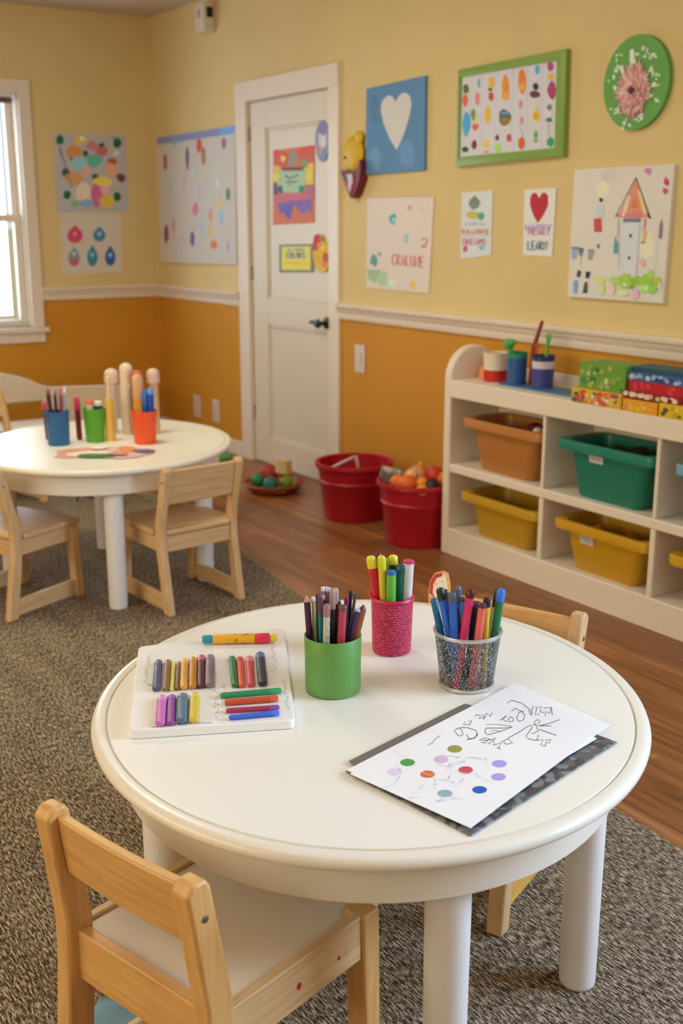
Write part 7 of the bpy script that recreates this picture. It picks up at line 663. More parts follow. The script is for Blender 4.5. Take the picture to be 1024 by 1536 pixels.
bx('book', -2.52, 3.005, T0+.0465, .25, .15, .022, (flat((150, 30, 40), .5, key='crimson_book'), blobs([(235, 215, 190), (225, 190, 150), (120, 30, 30), (230, 220, 200)], 30, 9)), 'crimson book with white print, lowest of the red and blue stack', 'book')
bx('book', -2.512, 3.01, T0+.0687, .232, .14, .034, (flat((190, 20, 40), .5, key='red_book'), blobs([(165, 20, 35), (215, 60, 60), (215, 60, 90)], 10, 4)), 'bright red book above the crimson one in the stack', 'book')
bx('book', -2.523, 3.015, T0+.1029, .235, .13, .028, (flat((70, 95, 165), .5, key='blue_book'), blobs([(120, 160, 220), (150, 190, 235), (200, 200, 230), (50, 60, 120)], 26, 12)), 'blue and lilac patterned book above the bright red one', 'book')
bx('book', -2.51, 3.03, T0+.1311, .28, .12, .016, (flat((20, 84, 110), .5, key='petrol_book'), None), 'dark petrol blue book, topmost of the stack', 'book', rz=.05)
bx('storage_box', -2.34, 3.03, T0+.0463, .10, .13, .13, (flat((20, 50, 60), .5, key='navy_box'), blobs([(150, 150, 140), (40, 90, 90), (120, 130, 130)], 10, 15)), 'dark teal box standing on the lemon yellow box', 'box')

# ------------------------------------------------------------ red tubs and basket on the floor
def tub(loc, r0, r1, h, lab):
    t = empty('toy_tub', loc); tag(t, lab, 'tub', 'crimson toy tubs on the floor')
    m = flat((184, 14, 42), .42, key='crimson_plastic', var=.08); b = MB()
    k = lambda z: r0+(r1-.008-r0)*z/h
    b.lathe([(0, 0), (r0-.006, 0), (r0, .006), (k(h*.62), h*.62), (k(h*.62)+.005, h*.64), (k(h*.7)+.005, h*.69), (k(h*.72), h*.71), (k(h), h-.01), (k(h)-.004, h-.004), (r0-.005, .008), (0, .008)], m, 48); b.build('tub_body', t)
    b = MB(); R = r1-.008; b.lathe([(R-.005, h-.02), (R-.005, h), (R+.004, h+.006), (R+.012, h+.003), (R+.014, h-.012), (R+.01, h-.018), (R+.001, h-.02)], m, 48, close=True); b.build('tub_rim', t)
    return t
tub((-4.305, 2.955, 0), .145, .182, .268, 'crimson round tub with white rods inside, next to the door')
tub((-3.795, 2.945, 0), .14, .178, .275, 'crimson round tub full of orange toys, beside the shelf')
WP = flat((225, 210, 205), .35, key='white_rod')
b = MB(); b.tube([(-4.42, 2.90, .02), (-4.36, 2.87, .24), (-4.26, 2.92, .30)], [.009, .009, .008], WP); tag(b.build('rod'), 'bent white rod rising above the crimson tub by the door', 'rod')
b = MB(); b.tube([(-4.25, 2.99, .02), (-4.285, 2.95, .30)], [.009, .008], WP); tag(b.build('rod'), 'straight white rod standing in the crimson tub by the door', 'rod')
b = MB(); b.prism(rrect(.09, .05, .012), .0, .03, WP); tag(b.build('block', loc=(-4.21, 2.90, .20)), 'pale block lying in the crimson tub by the door', 'block')
toys = [(-3.76, 2.86, .275, .043, (235, 110, 15), 'large orange ball at the front of the toy tub'), (-3.81, 2.95, .29, .046, (222, 150, 110), 'peach ball in the middle of the toy tub'), (-3.75, 3.0, .295, .045, (200, 50, 25), 'orange red ball at the back of the toy tub'),
        (-3.84, 2.865, .268, .034, (240, 130, 25), 'orange ball left of the large one in the toy tub'), (-3.68, 2.93, .27, .034, (30, 40, 50), 'navy ball in the toy tub'), (-3.70, 3.02, .285, .04, (232, 130, 20), 'orange ball at the right back of the toy tub'),
        (-3.67, 2.87, .262, .028, (220, 170, 30), 'yellow ball at the right front of the toy tub'), (-3.88, 2.96, .275, .03, (240, 140, 60), 'light orange ball at the left of the toy tub'), (-3.80, 2.86, .25, .03, (180, 40, 30), 'dark red ball low at the front of the toy tub'), (-3.86, 3.02, .28, .032, (205, 70, 40), 'brick red ball at the left back of the toy tub'), (-3.71, 2.90, .285, .026, (250, 150, 40), 'bright orange ball beside the navy one in the toy tub'), (-3.79, 2.905, .30, .026, (245, 190, 150), 'small pale peach ball on top of the toy tub')]
for x_, y_, z_, r, c, lb in toys:
    b = MB(); b.ball((0, 0, 0), r, flat(c, .45, key='toy_plastic'), 18); tag(b.build('ball', loc=(x_, y_, z_)), lb, 'ball')
b = MB(); b.prism(rrect(.10, .03, .01), -.04, .05, speckle((150, 150, 160), (210, 190, 175), (90, 110, 140), 30, 'soft_toy_grey')); o = b.build('soft_block', loc=(-3.905, 2.875, .272), bevel=.01); o.rotation_euler = (.35, .25, .8); tag(o, 'grey and cream patterned soft block at the left of the toy tub', 'block')
b = MB(); b.tube([(-3.85, 2.98, .2), (-3.87, 3.02, .335)], .012, flat((240, 165, 40), .45, key='toy_yellow')); tag(b.build('stick'), 'short yellow stick upright at the back of the toy tub', 'stick')
# basket
t = empty('toy_basket', (-4.97, 2.90, 0)); tag(t, 'shallow woven basket of small toys on the floor by the door', 'basket')
b = MB(); b.lathe([(0, 0), (.11, 0), (.14, .02), (.155, .045), (.15, .05), (.135, .024), (.105, .006), (0, .006)], speckle((170, 40, 30), (190, 60, 35), (205, 160, 60), 55, 'woven_red_basket'), 36); b.build('basket_body', t)
b = MB(); b.lathe([(.148, .044), (.155, .052), (.162, .046), (.155, .040)], flat((120, 90, 40), .6, key='basket_rim'), 36, close=True); b.build('basket_rim', t)
for x_, y_, z_, s_, c, nm, lb in ((-5.02, 2.90, .085, .05, (176, 50, 40), 'ball', 'dull red ball in the basket'), (-4.92, 2.85, .052, .04, (38, 120, 110), 'ball', 'teal ball at the front of the basket'), (-5.03, 2.84, .055, .038, (40, 130, 90), 'ball', 'green ball at the front left of the basket'), (-4.89, 2.93, .056, .036, (120, 150, 40), 'ball', 'olive green ball at the right of the basket'), (-5.0, 2.99, .08, .04, (235, 150, 70), 'ball', 'orange ball at the back of the basket')):
    b = MB(); b.ball((0, 0, 0), s_, flat(c, .5, key='toy_plastic'), 16); tag(b.build(nm, loc=(x_, y_, z_)), lb, 'ball')
b = MB(); b.prism(rrect(.075, .06, .012), 0, .07, flat((228, 205, 150), .5, key='cream_block')); tag(b.build('block', loc=(-4.935, 2.94, .10), rz=.4), 'cream coloured block on top of the basket', 'block')
# blue cloth
b = MB(); n = 8; vs = []; fs = []; r3 = random.Random(2)
for i in range(n+1):
    for j in range(n+1): vs.append((-.09+.18*i/n, -.08+.16*j/n, .0125+.006*math.sin(i*1.3)*math.cos(j*.9)+.005*r3.random()))
for i in range(n):
    for j in range(n): k = i*(n+1)+j; fs.append((k, k+1, k+n+2, k+n+1))
b.add(vs, fs, flat((120, 158, 178), .9, key='blue_cloth')); o = b.build('cloth', loc=(-1.56, .60, .005), rz=.7); sm = o.modifiers.new('thick', 'SOLIDIFY'); sm.thickness = .002
tag(o, 'light blue cloth on the rug under the foreground chair', 'cloth')

# ------------------------------------------------------------ pictures on walls and door
def art(key, name, label, cat, wall='back', mat_rough=.7, extra=None):
    a = ART[key]; t = a['t']
    b = MB(); base = lin(a['base'], mat_rough, key='board_'+key, var=.03)
    b.prism(a['q'], -t, -.0005, base, axis='Y')
    for k, mk in enumerate(a['marks']):
        m = lin(mk[0], .6, key='ink'); e = -t-.0003-.00006*k
        if mk[1] == 'strip':
            Ls, Rs = mk[2], mk[3]; n = len(Ls); vs = [(u, e, v) for u, v in Ls]+[(u, e, v) for u, v in Rs]
            b.add(vs, [(i, i+1, n+i+1, n+i) for i in range(n-1)], m, False)
        else: b.add([(u, e, v) for u, v in mk[1]], [tuple(range(len(mk[1])))], m, False)
    if wall == 'back': o = b.build(name, loc=(a['c'][0], YW, a['c'][1]), recalc=False)
    elif wall == 'door': o = b.build(name, loc=(a['c'][0], YW+(.0205 if key in ('rainbow', 'sign') else .0058), a['c'][1]), recalc=False)
    else: o = b.build(name, loc=(XL, a['c'][0], a['c'][1]), rz=PI/2, recalc=False)
    bm = bmesh.new(); bm.from_mesh(o.data)
    for f in bm.faces:
        if len(f.verts) and all(abs(v.co.y+t) < .0001 for v in f.verts) and f.normal.y > 0: f.normal_flip()
    bm.to_mesh(o.data); bm.free()
    tag(o, label, cat); return o
art('collage', 'collage_poster', 'grey poster of colourful paper dots on the window wall, above the raindrop sheet', 'poster', 'left')
art('drops', 'raindrop_sheet', 'white sheet with five coloured drops on the window wall', 'drawing', 'left')
art('dabs', 'canvas', 'large pale canvas of small colour dabs with a blue top edge, left of the door', 'canvas')
art('heart', 'canvas', 'blue canvas with a white heart, right of the door', 'canvas')
art('pinkcard', 'drawing', 'square pink white drawing with red lettering below the heart canvas', 'drawing')
art('card1', 'card', 'small card with a little house drawing and lettering, below the green frame', 'card')
art('card2', 'card', 'small white card with a red heart above coloured lettering', 'card')
art('house', 'canvas', 'large canvas of a tower house with a pink roof and green bushes', 'canvas')
art('rainbow', 'poster', 'red and yellow painted poster with a green face, on the door', 'poster', 'door')
art('sign', 'sign', 'small yellow sign with a grey border on the door', 'sign', 'door')
art('oval', 'sticker', 'lilac oval sticker at the top right of the door panel', 'sticker', 'door')
art('flame', 'ornament', 'yellow and red oval ornament on the door beside the yellow sign', 'ornament', 'door')
o = art('disc', 'disc', 'round green wall plaque with a pink paper flower', 'plaque')
fx, fz = ART['disc']['flower']; b = MB(); r3 = random.Random(11)
cols = [flat(c, .7, key='petal') for c in ((240, 182, 188), (250, 216, 214), (222, 150, 162), (246, 198, 198))]
for ring, (rr, nn) in enumerate(((.082, 34), (.07, 30), (.056, 26), (.042, 20), (.028, 14), (.016, 8))):
    for k in range(nn):
        t = 2*PI*k/nn+ring*.3; m = cols[r3.randrange(4)]; R = rr*r3.uniform(.9, 1.08); wv = .0075
        dx, dz = math.cos(t), math.sin(t); d0 = -.021-.0022*ring
        P = [(fx+dx*R*.35, d0, fz+dz*R*.35*1.25), (fx+dx*R*.8-dz*wv, d0-.003, fz+(dz*R*.8+dx*wv)*1.2), (fx+dx*R, d0-.006, fz+dz*R*1.2), (fx+dx*R*.8+dz*wv, d0-.003, fz+(dz*R*.8-dx*wv)*1.2)]
        b.add(P, [(0, 1, 2), (0, 2, 3)], m, False)
b.lathe([(0, .008), (.008, .007), (.013, 0)], flat((120, 60, 80), .7, key='flower_heart'), 14, Matrix.Translation((fx, -.036, fz)) @ Matrix.Rotation(PI/2, 4, 'X'))
f_ = b.build('paper_flower', o); md = f_.modifiers.new('s', 'SOLIDIFY'); md.thickness = .0012; tag(f_, 'pink layered paper flower')
# green framed print
fo, fi, vg = ART['vegframe'], ART['veginner'], ART['veg']
t = empty('framed_print', (fo['c'][0], YW, fo['c'][1])); tag(t, 'green framed print of rows of vegetables and fruit', 'picture')
q0 = fo['q']; q1 = [(u+fi['c'][0]-fo['c'][0], v+fi['c'][1]-fo['c'][1]) for u, v in fi['q']]
b = MB(); FG = flat((134, 170, 78), .4, key='green_frame', var=.03); vs = []; 
for pts, y_ in ((q0, -.0005), (q0, -.024), ([(u*.94, v*.92) for u, v in q0], -.03), (q1, -.026), (q1, -.019)): vs += [(u, y_, v) for u, v in pts]
fs = [(i*4+j, i*4+(j+1) % 4, (i+1)*4+(j+1) % 4, (i+1)*4+j) for i in range(4) for j in range(4)]
b.add(vs, fs, FG, False); b.build('frame', t)
b = MB(); q2 = [(u*1.02, v*1.02) for u, v in q1]; b.prism(q2, -.020, -.004, lin(vg['base'], .5, key='print_paper'), axis='Y')
ou, ov = vg['c'][0]-fo['c'][0], vg['c'][1]-fo['c'][1]
for k, mk in enumerate(vg['marks']):
    m = lin(mk[0], .6, key='ink'); e = -.0203-.00003*k
    if mk[1] == 'strip':
        Ls, Rs = mk[2], mk[3]; n = len(Ls); b.add([(u+ou, e, v+ov) for u, v in Ls]+[(u+ou, e, v+ov) for u, v in Rs], [(i, i+1, n+i+1, n+i) for i in range(n-1)], m, False)
    else: b.add([(u+ou, e, v+ov) for u, v in mk[1]], [tuple(range(len(mk[1])))], m, False)
b.build('print', t, recalc=False)
# hanging ornament left of the heart canvas
t = empty('wall_ornament', (-4.65, YW-.02, 1.62)); tag(t, 'yellow and red hanging cone shaped ornament between door and heart canvas', 'ornament')
Y1 = flat((226, 184, 30), .5, key='yellow_felt')
b = MB(); b.ball((0, 0, .065), .088, Y1, 20, sc=(.98, .28, .95)); b.ball((.045, 0, .135), .035, Y1, 14, sc=(1, .4, 1)); b.ball((-.035, -.024, .05), .008, flat((120, 80, 30), .5, key='dot'), 8); b.build('yellow_top', t)
b = MB(); cone = [(-.062, -.005), (.06, -.02), (.098, .035), (.108, 0), (.094, -.06), (.05, -.125), (.022, -.14), (-.02, -.09)]
b.prism(cone, -.03, .018, flat((120, 28, 40), .5, key='dark_red_felt'), axis='Y')
b.prism([(-.05, -.02), (.042, -.03), (.06, -.06), (.04, -.11), (.025, -.128), (-.012, -.085)], -.034, -.03, flat((186, 40, 50), .5, key='red_felt'), axis='Y')
b.prism([(-.01, -.03), (.045, -.028), (.05, -.06), (.022, -.112), (.008, -.09), (.012, -.06)], -.037, -.034, flat((205, 200, 215), .5, key='white_felt'), axis='Y')
b.prism([(-.048, -.022), (-.012, -.026), (-.002, -.05), (-.022, -.06)], -.037, -.034, flat((60, 75, 120), .5, key='blue_felt'), axis='Y')
b.build('red_cone', t, bevel=.004)
# plates and sensor
def plate(name, x, z, w, h, lab, cat, kind):
    t = empty(name, (x, YW, z)); tag(t, lab, cat); m = flat((222, 205, 195), .4, key='plate_white', var=.02)
    b = MB(); b.box(-w/2, w/2, -.008, -.0003, -h/2, h/2, m); b.build('cover_plate', t, bevel=.002)
    b = MB()
    if kind == 's': b.box(-.016, .016, -.013, -.008, -.032, .032, m)
    else:
        for s_ in (-1, 1): b.box(-.018, .018, -.011, -.008, s_*.026-.016, s_*.026+.016, m); b.box(-.008, -.005, -.0115, -.0109, s_*.026-.006, s_*.026+.006, M_BLACK); b.box(.005, .008, -.0115, -.0109, s_*.026-.006, s_*.026+.006, M_BLACK)
    b.build('switch_toggle' if kind == 's' else 'socket', t, bevel=.001 if kind == 's' else 0)
plate('light_switch', -4.608, .71, .088, .138, 'white light switch plate on the mustard wall right of the door', 'switch', 's')
plate('wall_outlet', -6.434, .228, .09, .14, 'white outlet plate near the corner, left one of the pair', 'outlet', 'o')
plate('wall_outlet', -6.172, .232, .09, .14, 'white outlet plate nearer the door, right one of the pair', 'outlet', 'o')
t = empty('motion_sensor', (-6.11, YW, 2.487)); tag(t, 'small white wall sensor high above the door near the ceiling', 'sensor')
b = MB(); b.prism([(-.055, -.078), (.055, -.078), (.06, -.03), (.06, .078), (-.06, .078), (-.06, -.03)], -.075, -.0005, flat((225, 212, 200), .4, key='sensor_white'), axis='Y'); b.build('housing', t, bevel=.01)
b = MB(); b.box(.0602, .066, -.06, -.02, -.005, .05, M_BLACK); tag(b.build('sensor_window', t, bevel=.002), 'black side window')
b = MB(); b.box(-.012, .008, -.0775, -.0745, 0, .04, flat((150, 120, 110), .3, key='sensor_lens')); b.build('lens', t, bevel=.002)

# ------------------------------------------------------------ on the foreground table
Z0 = TH+.0007
# activity tray
t = empty('activity_tray', (-1.70, .87, Z0)); tag(t, 'white activity tray holding rows of coloured markers on the foreground table', 'tray')
TW = flat((246, 243, 240), .35, key='tray_white', var=.01)
def roundpoly(p, r, n=4):
    out = []; k = len(p)
    for i in range(k):
        a, b_, c = Vector(p[i-1]), Vector(p[i]), Vector(p[(i+1) % k]); u = (a-b_).normalized(); w = (c-b_).normalized()
        s_, e = b_+u*r, b_+w*r
        for j in range(n+1): q = j/n; out.append(tuple((1-q)**2*s_+2*q*(1-q)*b_+q*q*e))
    return out
q = [(x_+1.70, y_-.87) for x_, y_ in TRAY]
b = MB(); b.prism(roundpoly(q, .012), 0, .0165, TW); b.build('tray_body', t, bevel=.002)
# raised rims round the marker bays (surface relief)
def L2(a, c): return None
trays_c = Vector((sum(p[0] for p in q)/4, sum(p[1] for p in q)/4))
def bay(us, vs_):   # bilinear inside the tray: u along the near edge, v away from the camera
    f = lambda u, v: tuple(Vector(q[0])*(1-u)*(1-v)+Vector(q[1])*u*(1-v)+Vector(q[2])*u*v+Vector(q[3])*(1-u)*v)
    return [f(us[0], vs_[0]), f(us[1], vs_[0]), f(us[1], vs_[1]), f(us[0], vs_[1])]
b = MB(); INK = flat((150, 146, 150), .6, key='tray_ink'); PALE = flat((238, 233, 227), .5, key='tray_print', var=.02)
for us, vs_ in (((.08, .50), (.49, .90)), ((.58, .90), (.49, .90)), ((.12, .50), (.04, .42))):
    b.prism(bay(us, vs_), .0165, .0168, PALE)
r3 = random.Random(21)
f = lambda u, v: Vector(q[0])*(1-u)*(1-v)+Vector(q[1])*u*(1-v)+Vector(q[2])*u*v+Vector(q[3])*(1-u)*v
def tick(u, v, s_=.0028):
    c_ = f(u, v); a = r3.uniform(0, PI); d = Vector((math.cos(a), math.sin(a)))*s_*r3.uniform(.5, 1.2); n_ = Vector((-d.y, d.x)).normalized()*.0003
    b.prism([tuple(c_-d-n_), tuple(c_+d-n_), tuple(c_+d+n_), tuple(c_-d+n_)], .0168, .0170, INK)
for k in range(80): tick(.09+.42*k/80, .475+r3.uniform(-.012, .012))
for k in range(34): tick(.075+r3.uniform(-.01, .01), .5+.36*k/34)
for k in range(30): tick(.90+r3.uniform(0, .02), .5+.36*k/30)
for k in range(30): tick(.515+r3.uniform(-.006, .03), .06+.34*k/30)
for k in range(46): tick(.14+.36*k/46, .025+r3.uniform(-.008, .008))
for k in range(26): tick(.56+.03*r3.random(), .08+.34*k/26); tick(.95+.02*r3.random(), .1+.3*k/26)
o = b.build('tray_print', t); tag(o, 'faint grey printed marks')
TZ_ = Z0+.0173
def pen_obj(name, p0, p1, r, c, cap, frac, kind, label, cat, group=None, seg=14):
    """a pen from butt p0 to tip p1; body is the thing, cap/tip its part"""
    p0, p1 = Vector(p0), Vector(p1); L_ = (p1-p0).length; d = (p1-p0).normalized()
    M = Matrix.Translation(p0) @ d.to_track_quat('Z', 'Y').to_matrix().to_4x4()
    m = lin(c, .38, key='pen_body', var=.08); s = L_*(1-frac) if cap else L_
    b = MB(); o = bpy.data.objects
    if kind == 'flat':
        b.prism(rrect(r*2, r*.5, r*.12), 0, L_*.62, flat((45, 35, 35), .4, key='brush_handle')); b.prism(rrect(r*1.95, r*.5, r*.1), L_*.62, L_, m)
        n_ = b.build(name, bevel=.0006)
    else:
        prof = [(0, 0), (r*.7, 0), (r*.95, r*.3), (r, r*.8), (r, s)]
        if cap: prof += [(r*.8, s), (0, s)]
        else: prof += [(r*.9, s) if False else (r*.75, s+r*.5), (r*.3, s+r*.8), (0, s+r*.8)]
        b.lathe(prof, m, seg)
        if kind == 'printed':
            ik = flat((55, 50, 50), .5, key='pen_print'); r4 = random.Random(3)
            for k in range(40):
                z_ = s*(.45+.5*k/40); a = r4.uniform(-1.3, 1.3)+PI
                for g in range(3):
                    aa = a+g*.8; b.box(-.0008, .0008, r, r+.0002, z_, z_+r4.uniform(.0006, .0022), ik, Matrix.Rotation(aa, 4, 'Z'))
        n_ = b.build(name)
    n_.matrix_world = M; tag(n_, label, cat, group)
    if cap and kind != 'flat':
        mc = lin(cap, .35, key='pen_cap'); b = MB(); e = L_-s
        if kind == 'pencil': b.lathe([(r*.98, s), (r*.9, s+e*.15), (r*.3, s+e*.85), (r*.12, s+e), (0, s+e)], mc, seg); nm = 'pencil_tip'
        else: b.lathe([(0, s), (r*1.06, s), (r*1.08, s+e*.1), (r*1.05, s+e*.75), (r*.85, s+e*.93), (r*.45, s+e), (0, s+e)], mc, seg); nm = 'pen_cap'
        cp = b.build(nm, n_)
        if kind != 'pencil': pass
    return n_
for nm, (cx_, cy_), L_, ang, r, c, tip, lb in TRAY_MARKERS:
    r = r*.98; p0 = Vector((cx_-math.cos(ang)*L_/2, cy_-math.sin(ang)*L_/2, TZ_+r*.62)); p1 = Vector((cx_+math.cos(ang)*L_/2, cy_+math.sin(ang)*L_/2, TZ_+r*.62))
    o = pen_obj('marker', p0, p1, r, c, tip if tip else tuple(min(.9, x*1.15+.03) for x in c), .2 if tip else .16, 'marker', lb, 'marker', 'markers on the white activity tray')
    o.scale = (1, .6, 1); k = o.rotation_euler.copy()
    # lay the flattened side down
    d = (p1-p0).normalized(); zax = Vector((0, 0, 1)); xax = d.cross(zax).normalized()
    R = Matrix((( xax.x, zax.x, d.x), (xax.y, zax.y, d.y), (xax.z, zax.z, d.z))); 
    if R.determinant() < 0: R = Matrix(((-xax.x, zax.x, d.x), (-xax.y, zax.y, d.y), (-xax.z, zax.z, d.z)))
    o.matrix_world = Matrix.Translation(p0) @ R.to_4x4() @ Matrix.Diagonal((1, .6, 1, 1))
(p0, p1) = [Vector(v) for v in BIG_MARKER]; L_ = (p1-p0).length; d = (p1-p0).normalized()
t = empty('jumbo_marker', (0, 0, 0)); M = Matrix.Translation((p0.x, p0.y, TZ_+.0102)) @ d.to_track_quat('Z', 'Y').to_matrix().to_4x4(); t.matrix_world = M
tag(t, 'chunky teal, yellow and pink marker lying at the back of the white tray', 'marker')
seg_ = [(0, .14, .0085, (40, 150, 175), 'end_cap'), (.14, .70, .0098, (240, 175, 35), 'barrel'), (.70, .90, .0102, (225, 45, 80), 'cap'), (.90, 1, .0075, (240, 205, 50), 'nib')]
for a0, a1, r, c, nm in seg_:
    b = MB(); e = .003; b.lathe([(0, a0*L_), (r-e*.6, a0*L_), (r, a0*L_+e), (r, a1*L_-e), (r-e*.6, a1*L_), (0, a1*L_)], flat(c, .35, key='jumbo_plastic'), 24)
    if nm == 'barrel':
        ik = flat((120, 70, 20), .5, key='barrel_ink'); r4 = random.Random(6)
        for k in range(34):
            z_ = L_*(.30+.36*r4.random()); b.box(-.0016, .0016, r, r+.0003, z_, z_+r4.uniform(.0008, .003), ik, Matrix.Rotation(r4.uniform(0, 2*PI), 4, 'Z'))
    tag(b.build(nm, t), {'end_cap': 'teal end cap', 'barrel': 'yellow printed barrel', 'cap': 'pink red cap', 'nib': 'yellow tip'}[nm])

# three cups
def cup(name, loc, r0, r1, h, m, lab, wall=.0025):
    t = empty(name, loc); tag(t, lab, 'cup'); b = MB()
    b.lathe([(0, 0), (r0-.004, 0), (r0-.001, .0015), (r0, .005), (r1, h), (r1-.0005, h+.0008), (r1-wall+.0005, h+.0008), (r1-wall, h), (r0-wall, .004), (0, .004)], m, 48); b.build('cup_body', t); return t
cup('pencil_cup', (-1.586, 1.043, Z0), .0505, .0515, .106, flat((100, 154, 74), .42, key='green_cup'), 'plain green cup of pencils and brushes on the foreground table')
t = cup('pencil_cup', (-1.681, 1.245, Z0), .0385, .0415, .112, fabric_weave((208, 22, 72), 'pink_weave'), 'pink red woven cup of markers, the farthest cup on the foreground table')
b = MB(); b.lathe([(.040, .108), (.0432, .109), (.0445, .112), (.043, .1155), (.040, .1158), (.0385, .113)], flat((205, 30, 75), .4, key='pink_rim'), 40, close=True)
b.ball((-.030, -.030, .118), .006, flat((205, 30, 75), .4, key='pink_rim')); b.build('cup_rim', t)
t = empty('pencil_cup', (-1.47, 1.261, Z0)); tag(t, 'silver wire mesh cup of pens beside the drawings', 'cup')
MM = mesh_cup_mat(); b = MB(); b.lathe([(.049, .004), (.0605, .104)], MM, 64); b.lathe([(.0602, .104), (.0487, .004)], MM, 64); b.build('mesh_wall', t, recalc=False)
SV = flat((205, 200, 198), .32, .6, key='silver_rim')
b = MB(); b.lathe([(.0595, .102), (.0625, .102), (.0635, .105), (.0625, .108), (.0595, .108), (.0585, .105)], SV, 48, close=True); b.build('cup_rim', t)
b = MB(); b.lathe([(0, 0), (.049, 0), (.0515, .002), (.0515, .005), (.049, .007), (.047, .003), (0, .003)], SV, 48); b.build('cup_base', t)
for lst, grp in ((GREEN_CUP_PENS, 'pencils and brushes in the green cup'), (PINK_CUP_PENS, 'markers in the pink woven cup'), (MESH_CUP_PENS, 'pens in the silver mesh cup')):
    for p0, p1, r, c, cap, frac, kind, lb in lst:
        cat = 'brush' if 'brush' in lb else 'crayon' if 'crayon' in lb else 'pencil' if 'pencil' in lb else 'marker' if 'marker' in lb else 'pen'
        pen_obj(cat if cat != 'brush' else 'art_brush', p0, p1, r, c, cap, frac, kind, lb, cat, grp)

# folders and drawings
FGY = speckle((74, 76, 80), (98, 99, 102), (132, 133, 136), 80, 'grey_folder', .3)
b = MB(); b.prism(FOLDER_UNDER, 0, .0022, FGY); b.v = [(x_, y_, z_) for x_, y_, z_ in b.v]; tag(b.build('folder', loc=(0, 0, Z0), bevel=.0005), 'lower grey plastic folder beneath the drawings', 'folder')
b = MB(); b.prism(FOLDER_TOP, 0, .0022, flat((118, 112, 106), .35, key='dark_grey_folder')); tag(b.build('folder', loc=(0, 0, Z0+.0024), bevel=.0005), 'upper taupe grey folder sticking out left of the drawings', 'folder')
PAPER = flat((247, 246, 248), .6, key='drawing_paper', var=.005)
b = MB(); b.prism(PAPER_UNDER, 0, .0009, PAPER); tag(b.build('paper', loc=(0, 0, Z0+.0048)), 'plain white sheet underneath the drawing', 'paper')
a = ART['paper']; b = MB(); b.prism(a['q'], 0, .0008, PAPER)
for k, mk in enumerate(a['marks']):
    m = lin(mk[0], .6, key='ink'); e = .0009+.000004*k
    if mk[1] == 'strip':
        Ls, Rs = mk[2], mk[3]; n = len(Ls); b.add([(u, v, e) for u, v in Ls]+[(u, v, e) for u, v in Rs], [(i, i+1, n+i+1, n+i) for i in range(n-1)], m, False)
    else: b.add([(u, v, e) for u, v in mk[1]], [tuple(range(len(mk[1])))], m, False)
tag(b.build('drawing', loc=(a['c'][0], a['c'][1], Z0+.0059)), 'white drawing with coloured dots and black scribbles, on top of the grey folders', 'drawing')

# ------------------------------------------------------------ on the back table
def cup2(loc, r0, r1, h, c, lab):
    t = empty('pencil_cup', loc); tag(t, lab, 'cup'); b = MB()
    b.lathe([(0, 0), (r0-.003, 0), (r0, .004), (r1, h), (r1+.002, h+.001), (r1+.002, h+.004), (r1-.003, h+.004), (r0-.003, .005), (0, .005)], flat(c, .4, key='cup_plastic'), 32); b.build('cup_body', t); return t
cup2((-4.112, 1.452, Z0), .041, .043, .125, (32, 96, 150), 'blue cup of pencils on the back table')
cup2((-4.095, 1.592, Z0), .036, .042, .125, (88, 160, 36), 'green cup on the back table')
cup2((-3.955, 1.738, Z0), .042, .050, .122, (240, 88, 36), 'orange red cup on the back table')
S_ = Vector((.556, .831)); F_ = Vector((-.831, .556))
def at(base, s_, f_, z): v = Vector(base)+S_*s_+F_*f_; return (v.x, v.y, z)
zb = Z0+.006
bl = (-4.112, 1.452)
for s0, s1, f_, top, c, lb in ((-.026, -.044, .0, .76, (85, 40, 60), 'dark plum'), (-.018, -.03, -.012, .765, (80, 25, 35), 'dark maroon'), (-.008, -.012, .01, .76, (225, 150, 120), 'peach'), (.002, .002, -.014, .758, (40, 30, 70), 'navy'), (.012, .018, .01, .77, (165, 35, 60), 'crimson'), (.02, .028, -.008, .76, (150, 60, 80), 'dull rose'), (.026, .036, .014, .768, (190, 190, 195), 'silver grey')):
    pen_obj('pencil', at(bl, s0*.6, f_, zb), at(bl, s1*.8, f_*1.5, top), .0055, s2l(c), tuple(min(.9, x*1.6+.05) for x in s2l(c)), .12, 'pencil', lb+' pencil in the blue cup on the back table', 'pencil', 'pencils in the blue cup', 10)
pen_obj('marker', at(bl, -.065, .09, Z0+.001), at(bl, -.072, .09, Z0+.15), .009, s2l((90, 70, 120)), s2l((200, 70, 110)), .2, 'marker', 'violet marker standing behind the left side of the blue cup', 'marker')
pen_obj('marker', at(bl, .058, .09, Z0+.001), at(bl, .055, .09, Z0+.17), .011, s2l((150, 30, 50)), s2l((215, 60, 100)), .3, 'marker', 'crimson marker standing behind the right side of the blue cup', 'marker')
gc = (-4.095, 1.592)
pen_obj('marker', at(gc, -.014, 0, zb), at(gc, -.016, 0, Z0+.165), .014, s2l((232, 215, 180)), s2l((235, 110, 80)), .12, 'marker', 'cream marker with an orange red tip in the green cup', 'marker')
pen_obj('marker', at(gc, .017, 0, zb), at(gc, .018, 0, Z0+.158), .015, s2l((25, 62, 48)), s2l((225, 220, 205)), .12, 'marker', 'dark green marker with a white end in the green cup', 'marker')
oc = (-3.955, 1.738)
pen_obj('marker', at(oc, .006, .0, zb), at(oc, .008, .0, Z0+.205), .0135, s2l((25, 80, 175)), s2l((45, 105, 200)), .3, 'marker', 'blue marker at the left in the orange red cup', 'marker')
pen_obj('marker', at(oc, .026, -.01, zb), at(oc, .030, -.01, Z0+.215), .012, s2l((20, 75, 185)), s2l((110, 150, 215)), .12, 'marker', 'blue marker with a pale end at the right in the orange red cup', 'marker')
